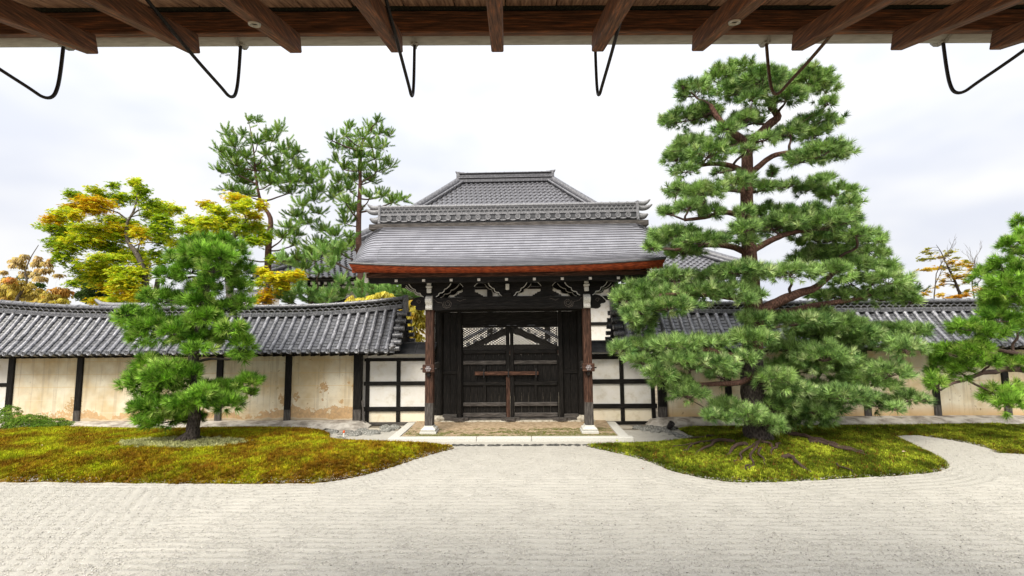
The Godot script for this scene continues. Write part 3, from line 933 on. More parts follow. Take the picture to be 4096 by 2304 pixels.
	for s in [-1.0, 1.0]:
		var x: float = GX + s * 0.755
		m = Shape.new()
		var frog := PackedVector2Array()
		var half := [Vector2(0.17, 2.885), Vector2(0.125, 2.845), Vector2(0.105, 2.81), Vector2(0.12, 2.78), Vector2(0.115, 2.72), Vector2(0.15, 2.7), Vector2(0.18, 2.7), Vector2(0.19, 2.675), Vector2(0.225, 2.67), Vector2(0.235, 2.648), Vector2(0.27, 2.645), Vector2(0.28, 2.622)]
		for p in half: frog.push_back(Vector2(x + p.x, p.y))
		for i in range(half.size() - 1, -1, -1): frog.push_back(Vector2(x - half[i].x, half[i].y))
		m.prism(frog, at(Vector3(0, 0, -8.6)), 0.09)
		var fr := part(g, "frog_leg_strut", m.done(), mats.dark_h)
		m = Shape.new()
		for q in [-1.0, 1.0]: m.tube([Vector3(x + q * 0.17, 2.88, -8.554), Vector3(x + q * 0.13, 2.845, -8.554), Vector3(x + q * 0.108, 2.815, -8.554)], [0.0055], 5)
		sub(fr, "painted_edge", m.done(), mats.white_paint)
	# plates, purlins and rafters under the eave
	part(g, "wall_plate", box2(GX - 2.3, GX + 2.3, 2.887, 2.955, -8.68, -8.52), mats.dark_h)
	part(g, "wall_plate", box2(GX - 2.3, GX + 2.3, 2.887, 2.99, -9.53, -9.37), mats.dark_h)
	part(g, "eave_purlin", box2(GX - 2.55, GX + 2.55, 2.862, 2.948, -8.24, -8.12), mats.dark_h)
	part(g, "eave_board", box2(GX - 2.58, GX + 2.58, 2.952, 3.04, -8.16, -8.05), mats.brown_h)
	for k in 9:
		var x := GX - 2.04 + 0.51 * k
		m = Shape.new()
		m.box(Transform3D(Basis(Vector3.RIGHT, 0.32), Vector3(x, 3.1, -8.75)), Vector3(0.055, 0.06, 1.34), 0.004)
		var rafter := part(g, "rafter", m.done(), mats.dark_z)
		sub(rafter, "white_rafter_end", box2(x - 0.027, x + 0.027, 2.875, 2.932, -8.118, -8.098, 0.004), mats.white_paint)
	m = Shape.new()
	m.box(Transform3D(Basis(Vector3.RIGHT, 0.32), Vector3(GX, 3.17, -8.8)), Vector3(5.2, 0.03, 1.5), 0.0)
	part(g, "soffit", m.done(), mats.dark_z)
	# the thick red-brown bark edge of the eave, curving up at its ends
	m = Shape.new()
	var P := PackedVector3Array()
	var nu := 61
	for row in [[-0.034, -7.777, 0.992, 0.08], [-0.08, -7.8, 0.98, 0.06], [-0.12, -7.835, 0.968, 0.045], [-0.13, -7.87, 0.962, 0.04], [-0.1, -8.12, 0.96, 0.04]]:
		for i in nu:
			var x: float = -2.82 * row[2] + 5.64 * row[2] * i / (nu - 1)
			var lift: float = row[3] * pow(absf(x) / 2.8, 2.6)
			P.push_back(Vector3(GX + x, 3.128 + lift + row[0], row[1]))
	m.grid(P, nu, 5, Vector3(0, -0.3, 1))
	part(g, "bark_eave_edge", m.done(), mats.bark_edge)
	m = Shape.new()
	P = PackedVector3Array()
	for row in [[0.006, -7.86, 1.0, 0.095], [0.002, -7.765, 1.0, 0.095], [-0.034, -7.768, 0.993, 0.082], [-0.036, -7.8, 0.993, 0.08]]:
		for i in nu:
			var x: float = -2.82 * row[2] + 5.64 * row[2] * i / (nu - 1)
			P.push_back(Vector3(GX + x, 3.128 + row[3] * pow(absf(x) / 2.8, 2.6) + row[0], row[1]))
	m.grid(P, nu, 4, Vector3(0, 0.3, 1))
	part(g, "eave_shadow_strip", m.done(), mats.sheet_metal)  # dark strip painting the shadow between roof plates and red edge
	m = Shape.new()
	for s in [-1.0, 1.0]:
		var poly := PackedVector2Array()
		for k in range(1, 14): poly.push_back(Vector2(roof_at(GX + s * 2.8, k / 13.0).z, roof_at(GX + s * 2.8, k / 13.0).y - 0.03))
		for k in 13: poly.push_back(Vector2(roof_at(GX + s * 2.8, 1.0 - k / 13.0).z, roof_at(GX + s * 2.8, 1.0 - k / 13.0).y - 0.14))
		m = Shape.new()
		m.prism(poly, Transform3D(Basis(Vector3(0, 0, 1), Vector3.UP, Vector3(-1, 0, 0)), Vector3(GX + s * 2.72, 0, 0)), 0.16)
		part(g, "bark_gable_edge", m.done(), mats.bark_edge)
		poly = PackedVector2Array()
		for k in 14: poly.push_back(Vector2(roof_at(GX, 0.18 + 0.82 * k / 13.0).z, roof_at(GX, 0.18 + 0.82 * k / 13.0).y - 0.15))
		for k in 14: poly.push_back(Vector2(roof_at(GX, 1.0 - 0.82 * k / 13.0).z, roof_at(GX, 1.0 - 0.82 * k / 13.0).y - 0.34))
		m = Shape.new()
		m.prism(poly, Transform3D(Basis(Vector3(0, 0, 1), Vector3.UP, Vector3(-1, 0, 0)), Vector3(GX + s * 2.6, 0, 0)), 0.06)
		var barge := part(g, "gable_board", m.done(), mats.dark_z)
		m = Shape.new()
		m.prism(PackedVector2Array([Vector2(-0.03, 3.06), Vector2(0.03, 3.06), Vector2(0.034, 3.0), Vector2(0.02, 2.96), Vector2(0.026, 2.91), Vector2(0.01, 2.865), Vector2(-0.045, 2.865), Vector2(-0.04, 2.93)]), Transform3D(Basis(Vector3(-s, 0, 0), Vector3.UP, Vector3(0, 0, -s)), Vector3(GX + s * 2.575, 0, -8.09)), 0.05)
		sub(barge, "white_board_end", m.done(), mats.white_paint)
	# the roof: an under-sheet each way, then thin plates laid in courses
	for back in [false, true]:
		m = Shape.new()
		P = PackedVector3Array()
		for j in 28:
			for i in nu:
				var q := roof_at(GX + roof_half(j / 27.0) * (2.0 * i / (nu - 1) - 1.0), j / 27.0)
				if back: q.z = -19.1 - q.z
				P.push_back(q - Vector3(0, 0.02, 0))
		m.grid(P, nu, 28, Vector3.UP)
		part(g, "roof_underlay" if not back else "rear_roof_slope", m.done(), mats.sheet_metal)
	m = Shape.new()
	m.box(at(Vector3.ZERO), Vector3(0.2258, 0.006, 0.108), 0.0)
	var plate := m.done()
	var arc := [0.0]
	for k in 200: arc.append(arc[k] + roof_at(GX, k / 200.0).distance_to(roof_at(GX, (k + 1) / 200.0)))
	var total: float = arc[200]
	var courses := 23
	var xfs := []
	for c in courses:
		var want := total * (c + 0.35) / courses
		var k := 0
		while k < 199 and arc[k + 1] < want: k += 1
		var u: float = (k + (want - arc[k]) / (arc[k + 1] - arc[k])) / 200.0
		var nrow := 27
		var half := roof_half(u)
		for i in nrow + 1:
			var x := GX - 3.0 + 0.2265 * (i + (0.5 if c % 2 else 0.0) - 0.25)
			if absf(x - GX) > half - 0.34: continue
			var p := roof_at(x, u)
			var dx := (roof_at(x + 0.05, u) - roof_at(x - 0.05, u)).normalized()
			var dz := (roof_at(x, minf(u + 0.02, 1.0)) - roof_at(x, maxf(u - 0.02, 0.0))).normalized()
			var nn := dz.cross(dx)
			if nn.y < 0: nn = -nn
			nn = nn.normalized()
			var zz := dx.cross(nn).normalized()
			var tilt := Basis(dx, -0.17 + rf(-0.004, 0.004))
			xfs.append(Transform3D(tilt * Basis(dx, nn, zz), p + nn * 0.014))
		# the plates that roll over the gable edge
		for s in [-1.0, 1.0]:
			m = Shape.new()
			var Q := PackedVector3Array()
			var ua := minf(u + 0.62 / courses, 1.0)
			var ub := maxf(u - 0.5 / courses, 0.0)
			for row in 3:
				for i in 9:
					var x: float = GX + s * (half - 0.5 + 0.5 * i / 8.0)
					var q := roof_at(x, ua if row == 0 else ub)
					q += Vector3(0, 0.6, 0.8) * [0.004, 0.026, 0.017][row]
					Q.push_back(q)
			m.grid(Q, 9, 2, Vector3(0, 1, 0.3))
			m.grid(Q.slice(9), 9, 2, Vector3(0, -0.3, 1))
			part(g, "curved_end_plate", m.done(), mats.plates[c % 3])
	pieces(g, "roof_plate", [plate], mats.plates, xfs)
	# the ridge: hanging scallops and roundels, flat courses, a band of ring tiles, a row of caps, upswept horns
	var rx0 := GX - 2.82
	var rx1 := GX + 2.78
	part(g, "ridge_core", box2(rx0, rx1, 4.2, 4.68, -9.64, -9.46, 0.01), mats.sheet_metal)
	part(g, "ridge_board", box2(rx0 - 0.22, rx1 + 0.22, 4.17, 4.29, -9.68, -9.42, 0.01), mats.grey_h)
	var disc := roundel_mesh(0.06)
	var scal := Shape.new()
	for k in 8:
		var a0 := PI + PI * k / 8.0
		var a1 := PI + PI * (k + 1) / 8.0
		var o0 := Vector3(cos(a0) * 0.108, sin(a0) * 0.062, 0)
		var o1 := Vector3(cos(a1) * 0.108, sin(a1) * 0.062, 0)
		var i0 := Vector3(cos(a0) * 0.108, sin(a0) * 0.035 + 0.0, 0)
		var i1 := Vector3(cos(a1) * 0.108, sin(a1) * 0.035 + 0.0, 0)
		scal.face(o0, o1, i1, i0, Vector3(0, 0, 1))
		scal.face(o0, o1, o1 - Vector3(0, 0, 0.12), o0 - Vector3(0, 0, 0.12), Vector3(0, -1, 0))
		scal.face(i0, i1, i1 - Vector3(0, 0.0, 0.12), i0 - Vector3(0, 0.0, 0.12), Vector3(0, 1, 0))
	var scallop := scal.done()
	for k in 26:
		var x := rx0 + 0.215 * k + 0.12
		if k < 25: part(g, "roundel_tile", disc, mats.ridge_tile, at(Vector3(x + 0.108, 4.4, -9.40)))
		part(g, "scallop_tile", scallop, mats.ridge_tile, at(Vector3(x, 4.385, -9.415)))
	for row in [[4.47, 0.03, 0.115], [4.502, 0.02, 0.105], [4.625, 0.022, 0.105], [4.65, 0.03, 0.12]]:
		for k in 20:
			var w := (rx1 - rx0) / 20.0
			part(g, "ridge_flat_tile", box2(rx0 + w * k + 0.0015, rx0 + w * (k + 1) - 0.0015, row[0], row[0] + row[1], -9.55 - row[2], -9.55 + row[2], 0.004), mats.ridge_tile)
	var ring := ring_mesh(0.05, 0.0085)
	for k in 56:
		var x := rx0 + 0.05 + (rx1 - rx0 - 0.1) * k / 55.0
		part(g, "ring_tile", ring, mats.ridge_tile, at(Vector3(x, 4.524, -9.452)))
		part(g, "ring_tile", ring, mats.ridge_tile, Transform3D(Basis(Vector3.BACK, PI), Vector3(x + 0.05, 4.623, -9.45)))
	var cap := cap_mesh(0.183, 0.055)
	for k in 30:
		part(g, "ridge_cap_tile", cap, mats.ridge_tile, at(Vector3(rx0 + 0.0935 + 0.187 * k, 4.68, -9.55)))
	for s in [-1.0, 1.0]:
		var x: float = rx0 if s < 0 else rx1
		for h in [[4.70, 0.3, 0.055, 0.075], [4.6, 0.34, 0.06, 0.065], [4.42, 0.24, 0.075, 0.03]]:
			m = Shape.new()
			var pts := []
			for k in 9:
				var t := k / 8.0
				pts.append(Vector3(x + s * h[1] * t, h[0] - 0.03 * sin(PI * t) + h[3] * t * t * t * 0.9, -9.55))
			m.tube(pts, [h[2] * 1.1, h[2], h[2], h[2], h[2] * 0.95, h[2] * 0.9, h[2] * 0.75, h[2] * 0.5, h[2] * 0.28], 12)
			part(g, "ridge_end_horn", m.done(), mats.ridge_tile)
		part(g, "ridge_end_block", box2(x - 0.03, x + 0.03, 4.29, 4.72, -9.68, -9.42, 0.015), mats.ridge_tile)
	make_doors(g)

func roundel_mesh(r: float) -> ArrayMesh:
	var m := Shape.new()
	var turn := Basis(Vector3.RIGHT, PI / 2)
	m.lathe([Vector2(r, -0.1), Vector2(r, 0.0), Vector2(r * 0.93, 0.006), Vector2(r * 0.78, 0.006), Vector2(r * 0.74, -0.004), Vector2(0.0, -0.004)], Transform3D(turn, Vector3.ZERO), 18)
	for k in 3:
		var pts := []
		for i in 6:
			var a := TAU * k / 3.0 + i * 0.42
			pts.append(Vector3(cos(a), sin(a), 0) * r * (0.18 + 0.085 * i))
		m.tube(pts, [r * 0.17, r * 0.15, r * 0.12, r * 0.1, r * 0.07, r * 0.04], 5)
	return m.done()

func ring_mesh(r: float, t: float) -> ArrayMesh: # half a ring, open upwards, standing on the line
	var m := Shape.new()
	var pts := []
	for k in 9: pts.append(Vector3(cos(PI * k / 8.0) * r, sin(PI * k / 8.0) * r, 0))
	m.tube(pts, [t], 5, true)
	return m.done()

func cap_mesh(l: float, r: float) -> ArrayMesh: # a half-round tile along x with a collar at one end
	var m := Shape.new()
	for seg in [[-l / 2, l / 2 - 0.03, 1.0], [l / 2 - 0.03, l / 2, 1.22]]:
		for k in 8:
			var a0 := PI * k / 8.0
			var a1 := PI * (k + 1) / 8.0
			var p0: Vector3 = Vector3(0, sin(a0) * r * 0.8, cos(a0) * r) * seg[2]
			var p1: Vector3 = Vector3(0, sin(a1) * r * 0.8, cos(a1) * r) * seg[2]
			var b := m.vert(Vector3(seg[0], 0, 0) + p0, p0.normalized())
			m.vert(Vector3(seg[1], 0, 0) + p0, p0.normalized())
			m.vert(Vector3(seg[1], 0, 0) + p1, p1.normalized())
			m.vert(Vector3(seg[0], 0, 0) + p1, p1.normalized())
			m.tri(b, b + 1, b + 2); m.tri(b, b + 2, b + 3)
			for e in [[seg[0], -1.0], [seg[1], 1.0]]:
				m.face3(Vector3(e[0], 0, 0), Vector3(e[0], 0, 0) + p0, Vector3(e[0], 0, 0) + p1, Vector3(e[1], 0, 0))
	return m.done()

func make_doors(g: Node3D) -> void:
	var m: Shape
	part(g, "lintel", box2(GX - 1.62, GX + 1.62, 2.36, 2.62, -9.62, -9.42, 0.01), mats.dark_h)
	part(g, "lintel", box2(GX - 1.11, GX + 1.02, 2.07, 2.355, -9.56, -9.5, 0.008), mats.dark_h)
	part(g, "lintel", box2(GX - 1.11, GX + 1.02, 2.02, 2.065, -9.54, -9.46, 0.008), mats.dark_h)
	part(g, "lintel", box2(GX - 1.11, GX + 1.02, 2.31, 2.35, -9.5, -9.47, 0.006), mats.dark_h)
	part(g, "door_post", box2(GX - 1.115, GX - 1.015, 0.12, 2.355, -9.6, -9.44, 0.01), mats.dark_v)
	part(g, "door_post", box2(GX + 1.025, GX + 1.115, 0.12, 2.355, -9.6, -9.44, 0.01), mats.dark_v)
	for s in [-1.0, 1.0]:
		for k in 2:
			var x: float = GX + s * (1.12 + 0.15 * k)
			part(g, "side_board", box2(x, x + s * 0.147, 0.225, 2.355, -9.555 - 0.01 * k, -9.515 - 0.01 * k, 0.004), mats.dark_v)
		part(g, "side_sill", box2(GX + s * 1.12, GX + s * 1.42, 0.1, 0.222, -9.6, -9.44, 0.008), mats.grey_h)
		part(g, "side_rail", box2(GX + s * 1.12, GX + s * 1.42, 1.05, 1.13, -9.512, -9.49, 0.004), mats.dark_h)
	part(g, "threshold", box2(GX - 1.01, GX + 1.02, 0.1, 0.145, -9.6, -9.5, 0.006), mats.grey_h)
	for x in [GX - 1.065, GX + 0.0, GX + 1.065]:
		m = Shape.new()
		m.prism(PackedVector2Array([Vector2(-0.19, -0.04), Vector2(-0.19, 0.04), Vector2(-0.125, 0.04), Vector2(-0.115, 0.05), Vector2(-0.085, 0.085), Vector2(0.085, 0.085), Vector2(0.115, 0.05), Vector2(0.125, 0.04), Vector2(0.19, 0.04), Vector2(0.19, -0.04)]), Transform3D(Basis(Vector3.RIGHT, PI / 2), Vector3(x, 0.135, -9.44)), 0.055)
		part(g, "pivot_block", m.done(), mats.grey_h)
	for s in [-1.0, 1.0]:
		var x0: float = GX + s * 0.004 # meeting edge
		var x1: float = GX + s * 1.012
		var side := func_side(s)
		m = Shape.new()
		m.box(at(Vector3(x0 + s * 0.04, 1.085, -9.5)), Vector3(0.08, 1.86, 0.07), 0.008)
		m.box(at(Vector3(x1 - s * 0.01, 1.085, -9.53)), Vector3(0.02, 1.86, 0.07), 0.004)
		var door := part(g, "door", m.done(), mats.dark_v, Transform3D(), side)
		if s < 0: sub(door, "worn_stile", box2(x0 - 0.078, x0, 0.158, 1.0, -9.467, -9.462, 0.001), mats.brown_v)
		for k in 6:
			var w := 0.91 / 6.0
			sub(door, "plank", box2(x0 + s * (0.082 + w * k), x0 + s * (0.082 + w * (k + 1) - 0.003), 0.16, 1.555, -9.555, -9.53 + 0.003 * (k % 2), 0.003), mats.dark_v)
		for r in [[1.475, 1.555, 0], [1.247, 1.327, 1], [0.81, 0.888, 0], [0.383, 0.462, 1], [0.162, 0.247, 1]]:
			sub(door, "rail", box2(x0 + s * 0.082, x1 - s * 0.022, r[0], r[1], -9.527, -9.475, 0.01), mats.dark_h if r[2] == 0 else mats.grey_h)
		sub(door, "mullion", box2(x0 + s * 0.5, x0 + s * 0.57, 0.465, 1.243, -9.526, -9.484, 0.008), mats.dark_v)
		# diamond lattice in the upper window
		var wx0 := minf(x0 + s * 0.084, x1 - s * 0.024)
		var wx1 := maxf(x0 + s * 0.084, x1 - s * 0.024)
		var slope := 0.66
		for dir in [-1.0, 1.0]:
			var c := -1.0
			while c < 2.2:
				var off: float = c
				c += 0.0495
				# the line y = 1.56 + off + dir * slope * (x - wx0), cut to the window
				var xa := wx0
				var xb := wx1
				var lo: float = (0.0 - off) / (dir * slope) + wx0
				var hi: float = (0.455 - off) / (dir * slope) + wx0
				xa = maxf(xa, minf(lo, hi))
				xb = minf(xb, maxf(lo, hi))
				if xb - xa < 0.03: continue
				var a := Vector3(xa, 1.56 + off + dir * slope * (xa - wx0), -9.52 + dir * 0.0045)
				var b := Vector3(xb, 1.56 + off + dir * slope * (xb - wx0), -9.52 + dir * 0.0045)
				m = Shape.new()
				m.box(Transform3D(Basis(Vector3.BACK, atan2(b.y - a.y, b.x - a.x)), (a + b) / 2), Vector3(a.distance_to(b), 0.0165, 0.008))
				sub(door, "lattice_slat", m.done(), mats.slat)
	# the draw bar in its three iron holders
	var bar := part(g, "draw_bar", box2(GX - 0.735, GX + 0.6, 1.03, 1.105, -9.46, -9.405, 0.008), mats.brown_h)
	bar.material_override = tinted(mats.brown_h, Color(1.3, 1.25, 1.2))
	for x in [GX - 0.545, GX - 0.03, GX + 0.545]:
		m = Shape.new()
		m.box(at(Vector3(x, 1.068, -9.395)), Vector3(0.026, 0.13, 0.012), 0.003)
		m.box(at(Vector3(x, 1.128, -9.43)), Vector3(0.026, 0.012, 0.08), 0.003)
		m.box(at(Vector3(x, 1.008, -9.43)), Vector3(0.026, 0.012, 0.08), 0.003)
		m.prism(PackedVector2Array([Vector2(-0.02, 0), Vector2(0.02, 0), Vector2(0.022, 0.02), Vector2(0, 0.045), Vector2(-0.022, 0.02)]), at(Vector3(x, 1.132, -9.395)), 0.012)
		m.prism(PackedVector2Array([Vector2(-0.014, 0), Vector2(0.014, 0), Vector2(0, -0.035)]), at(Vector3(x, 1.004, -9.395)), 0.012)
		part(g, "bar_holder", m.done(), mats.iron)

func func_side(s: float) -> String:
	return "door leaf with the red-brown weathered meeting stile" if s < 0 else "darker door leaf"


# ---------------------------------------------------------------- the tiled garden walls
func wall_rise(x: float, left: bool) -> float: # the ridge curves up towards its ends
	if left:
		return 0.15 * pow(clampf((x + 5.0) / 2.6, 0, 1), 2.0) + 0.17 * pow(clampf((-7.8 - x) / 3.5, 0, 1.4), 2.0)
	return -0.03 + 0.16 * pow(clampf((4.9 - x) / 2.6, 0, 1), 2.0)

func slope_at(x: float, t: float, left: bool, wz: float) -> Vector3: # t from eave (0) to ridge (1)
	var top := 2.3 + wall_rise(x, left)
	return Vector3(x, lerpf(1.585, top, t) - 0.035 * sin(PI * t), wz + 0.56 - 0.6 * t)

func make_wall(left: bool) -> void:
	var wz := -9.41 if left else -9.56
	var x0 := -14.5 if left else 3.2
	var x1 := -3.17 if left else 14.5
	var rx0 := -14.6 if left else 2.2
	var rx1 := -2.33 if left else 14.6
	var w := thing("garden_wall", "long cream plastered wall with dark posts and grey tiled roof, left of the gate" if left else "long cream plastered wall with dark posts and grey tiled roof behind the big pine, right of the gate", "wall", Vector3((x0 + x1) / 2, 0, wz))
	var m := Shape.new()
	part(w, "wall_core", box2(x0, x1, 0.0, 1.52, wz - 0.35, wz - 0.05, 0.0), mats.white_wall)
	var pm := plaster(left)
	var posts := [-3.25, -4.74, -6.22, -7.74, -9.28, -10.8] if left else [3.12, 4.49, 5.89, 7.3, 8.7, 10.1, 11.5, 12.9, 14.3]
	for k in posts.size() - (0 if left else 1):
		var a: float = posts[k + 1] if left and k + 1 < posts.size() else (x0 if left else posts[k])
		var b: float = posts[k] if left else posts[k + 1]
		m = Shape.new()
		var P := PackedVector3Array()
		var uvs := PackedVector2Array()
		for j in 2:
			for i in 2:
				var x := a if i == 0 else b
				P.push_back(Vector3(x, 0.08 + 1.44 * j, wz))
				uvs.push_back(Vector2((x - (-11.0 if left else 3.0)) / 8.0, 1.0 - j))
		m.grid(P, 2, 2, Vector3(0, 0, 1), uvs)
		part(w, "plaster_panel", m.done(), pm if not (left and k == posts.size() - 1) else mats.white_wall)
	for k in posts.size():
		var x: float = posts[k]
		var wd := 0.085 if k == 0 else 0.068
		part(w, "wall_post", box2(x - wd, x + wd, 0.32, 1.5, wz - 0.05, wz + 0.035 + (0.03 if k == 0 else 0.0), 0.01), mats.dark_v)
		part(w, "weathered_post_foot", box2(x - wd - 0.001, x + wd + 0.001, 0.09, 0.36, wz - 0.05, wz + 0.037 + (0.03 if k == 0 else 0.0), 0.01), mats.grey_v)
	part(w, "eave_beam", box2(x0, x1 + (0.5 if left else 0.0), 1.5, 1.56, wz - 0.06, wz + 0.08, 0.008), mats.dark_h)
	part(w, "eave_board", box2(rx0, rx1, 1.532, 1.55, wz + 0.06, wz + 0.55, 0.0), mats.dark_h)
	if left: part(w, "rail", box2(x0, -10.87, 0.86, 0.94, wz - 0.02, wz + 0.02, 0.006), mats.dark_h)
	# the plaster foot: a rounded skirt against the wall
	m = Shape.new()
	var P := PackedVector3Array()
	var nu := 90
	var f := noise(1.5, 3, FastNoiseLite.TYPE_SIMPLEX_SMOOTH, 12)
	var fx0 := x0 if left else 2.72
	var fx1 := -2.95 if left else x1
	for row in [[0.0, 0.1], [0.12, 0.1], [0.26, 0.085], [0.36, 0.05], [0.42, 0.0], [0.43, -0.06]]:
		for i in nu:
			var x := fx0 + (fx1 - fx0) * i / (nu - 1)
			var e := clampf(((fx1 - x) if left else (x - fx0)) / 0.3, 0, 1)
			e = sqrt(1.0 - (1.0 - e) * (1.0 - e))
			P.push_back(Vector3(x, (row[1] + 0.012 * f.get_noise_2d(x * 1.5, row[0] * 8.0)) * (0.25 + 0.75 * e) + (0.03 if left else 0.04) * e, wz + row[0] * (0.55 + 0.45 * e) + 0.02 * f.get_noise_2d(x * 2.0, row[0] * 3.0)))
	m.grid(P, nu, P.size() / nu, Vector3(0, 1, 0.6))
	part(w, "plaster_foot", m.done(), mats.plinth)
	# black moss and stones along its bottom edge
	var lumps := [rock_mesh(320), rock_mesh(321)]
	for k in 46:
		var x := rf(fx0 + (3.5 if left else 0.1), fx1 - 0.3) if k % 2 else (rf(-6.5, -3.2) if left else rf(2.9, 9.0))
		part(w, "footing_stone", lumps[k % 2], mats.dark_rock if k % 3 else mats.rock, Transform3D(Basis.from_euler(Vector3(0, rf(-0.4, 0.4), 0)).scaled(Vector3(rf(0.06, 0.13), rf(0.03, 0.045), 0.06)), Vector3(x, 0.012, wz + 0.45 + rf(0, 0.03))))
	# roof: one straight under-sheet, concave pans, round cover tiles with disc ends
	for back in [1.0, -1.0]:
		m = Shape.new()
		P = PackedVector3Array()
		for j in 5:
			for i in 60:
				var p := slope_at(rx0 + (rx1 - rx0) * i / 59.0, j / 4.0, left, wz)
				if back < 0: p.z = 2.0 * (wz - 0.14) - p.z
				P.push_back(p - Vector3(0, 0.035, 0))
		m.grid(P, 60, 5, Vector3.UP)
		part(w, "roof_bed" if back > 0 else "rear_roof_slope", m.done(), mats.tile1)
	var covers := []
	var pans := []
	var ends := []
	var ends_l := []
	var rafters := []
	var x := rx1 - 0.16 if left else rx0 + 0.16
	var sgn := -1.0 if left else 1.0
	while x > rx0 and x < rx1:
		for k in 6:
			var a := slope_at(x, k / 6.0, left, wz)
			var b := slope_at(x, (k + 1) / 6.0, left, wz)
			var d := (b - a).normalized()
			var nn := Vector3(0, -d.z, d.y)
			var bs := Basis(Vector3.RIGHT, nn, Vector3.RIGHT.cross(nn))
			covers.append(Transform3D(bs.rotated(nn, rf(-0.02, 0.02)).scaled_local(Vector3(1, rf(0.95, 1.05), a.distance_to(b) / 0.155)), (a + b) / 2 + nn * (0.022 + rf(-0.003, 0.004))))
			if k == 0: ends.append(Transform3D(bs, a + nn * 0.03 - d * 0.02))
		for k in 12:
			var xm := x + sgn * 0.0975
			var a := slope_at(xm, k / 12.0 - 0.02, left, wz)
			var b := slope_at(xm, (k + 1) / 12.0, left, wz)
			var d := (b - a).normalized()
			d = d.rotated(Vector3.RIGHT, -0.13 + rf(-0.02, 0.02))
			var nn := Vector3(0, -d.z, d.y)
			pans.append(Transform3D(Basis(Vector3.RIGHT, nn, Vector3.RIGHT.cross(nn)), (a + b) / 2 + nn * (-0.004 + rf(-0.002, 0.002))))
		rafters.append(at(Vector3(x, 1.505, wz + 0.24)))
		x += sgn * 0.195
	pieces(w, "cover_tile", [half_tile(0.043, 0.158), half_tile(0.041, 0.162), half_tile(0.044, 0.156)], mats.covers, covers)
	pieces(w, "pan_tile", [pan_tile(0.15, 0.1, 0.024)], mats.pans, pans)
	var disc := roundel_mesh(0.052)
	for t in ends: part(w, "eave_end_tile", disc, mats.tiles[rng.randi() % 4], Transform3D(Basis(Vector3.RIGHT, -0.2), t.origin))
	var rb := boxm(Vector3.ZERO, Vector3(0.055, 0.05, 0.4), 0.006)
	for t in rafters: part(w, "rafter_end", rb, mats.dark_z, t)
	# ridge
	var rz := wz - 0.14
	var fl := boxm(Vector3.ZERO, Vector3(0.243, 1.0, 1.0), 0.0)
	x = rx1 - 0.125 if left else rx0 + 0.125
	var ring := ring_mesh(0.066, 0.0095)
	var cap := cap_mesh(0.24, 0.055)
	var rings := []
	var caps := []
	var flats := []
	while x > rx0 and x < rx1:
		var y := 2.3 + wall_rise(x, left)
		var an := atan2(wall_rise(x + 0.05, left) - wall_rise(x - 0.05, left), 0.1)
		var bs := Basis(Vector3.BACK, an)
		for r in [[0.0, 0.04, 0.34], [0.042, 0.026, 0.3], [0.07, 0.02, 0.26], [0.185, 0.018, 0.24], [0.205, 0.022, 0.28]]:
			flats.append(Transform3D(bs * Basis().scaled(Vector3(1, r[1], r[2] + rf(0, 0.012))), Vector3(x, y + r[0] + r[1] / 2 + rf(-0.002, 0.002), rz)))
		caps.append(Transform3D(bs * (Basis(Vector3.UP, PI) if left else Basis()), Vector3(x, y + 0.225, rz)))
		x += sgn * 0.25
	x = rx1 - 0.08 if left else rx0 + 0.08
	while x > rx0 and x < rx1:
		var y := 2.3 + wall_rise(x, left)
		var an := atan2(wall_rise(x + 0.05, left) - wall_rise(x - 0.05, left), 0.1)
		rings.append(Transform3D(Basis(Vector3.BACK, an).scaled(Vector3(1, 0.72, 1)), Vector3(x, y + 0.094, rz + 0.1)))
		rings.append(Transform3D(Basis(Vector3.BACK, an + PI).scaled(Vector3(1, 0.72, 1)), Vector3(x + 0.066, y + 0.184, rz + 0.102)))
		x += sgn * 0.132
	m = Shape.new()
	P = PackedVector3Array()
	for j in 2:
		for i in 60:
			var xx := rx0 + (rx1 - rx0) * i / 59.0
			P.push_back(Vector3(xx, 2.28 + wall_rise(xx, left) + 0.22 * j, rz + 0.085))
	m.grid(P, 60, 2, Vector3(0, 0, 1))
	part(w, "ridge_core", m.done(), mats.near_black)
	pieces(w, "ridge_flat_tile", [fl], mats.tiles, flats)
	pieces(w, "ring_tile", [ring], [mats.tile2, mats.tile0, mats.ridge_tile], rings)
	pieces(w, "ridge_cap_tile", [cap], [mats.tile2, mats.tile0], caps)
	# the gable end beside the gate: end plate, verge tiles down both slopes
	var ex := rx1 if left else rx0
	var ey := 2.3 + wall_rise(ex, left)
	m = Shape.new()
	var arch := PackedVector2Array([Vector2(-0.13, -0.08)])
	for k in 9: arch.push_back(Vector2(-cos(PI * k / 8.0) * 0.1, 0.2 + sin(PI * k / 8.0) * 0.1))
	arch.push_back(Vector2(0.13, -0.08))
	m.prism(arch, Transform3D(Basis(Vector3.UP, PI / 2), Vector3(ex - sgn * 0.03, ey, rz)), 0.07)
	part(w, "ridge_end_tile", m.done(), mats.ridge_tile)
	m = Shape.new()
	m.prism(PackedVector2Array([Vector2(wz + 0.5, 1.53), Vector2(rz, ey - 0.03), Vector2(2.0 * rz - wz - 0.5, 1.53)]), Transform3D(Basis(Vector3(0, 0, 1), Vector3.UP, Vector3(-1, 0, 0)), Vector3(ex + sgn * 0.06, 0, 0)), 0.05)
	part(w, "gable_board", m.done(), mats.dark_z)
	var stub := Shape.new()
	stub.tube([Vector3(-0.1, 0, 0), Vector3(0.1, 0, 0)], [0.05, 0.052], 10)
	var stubm := stub.done()
	var half := half_tile(0.047, 0.16)
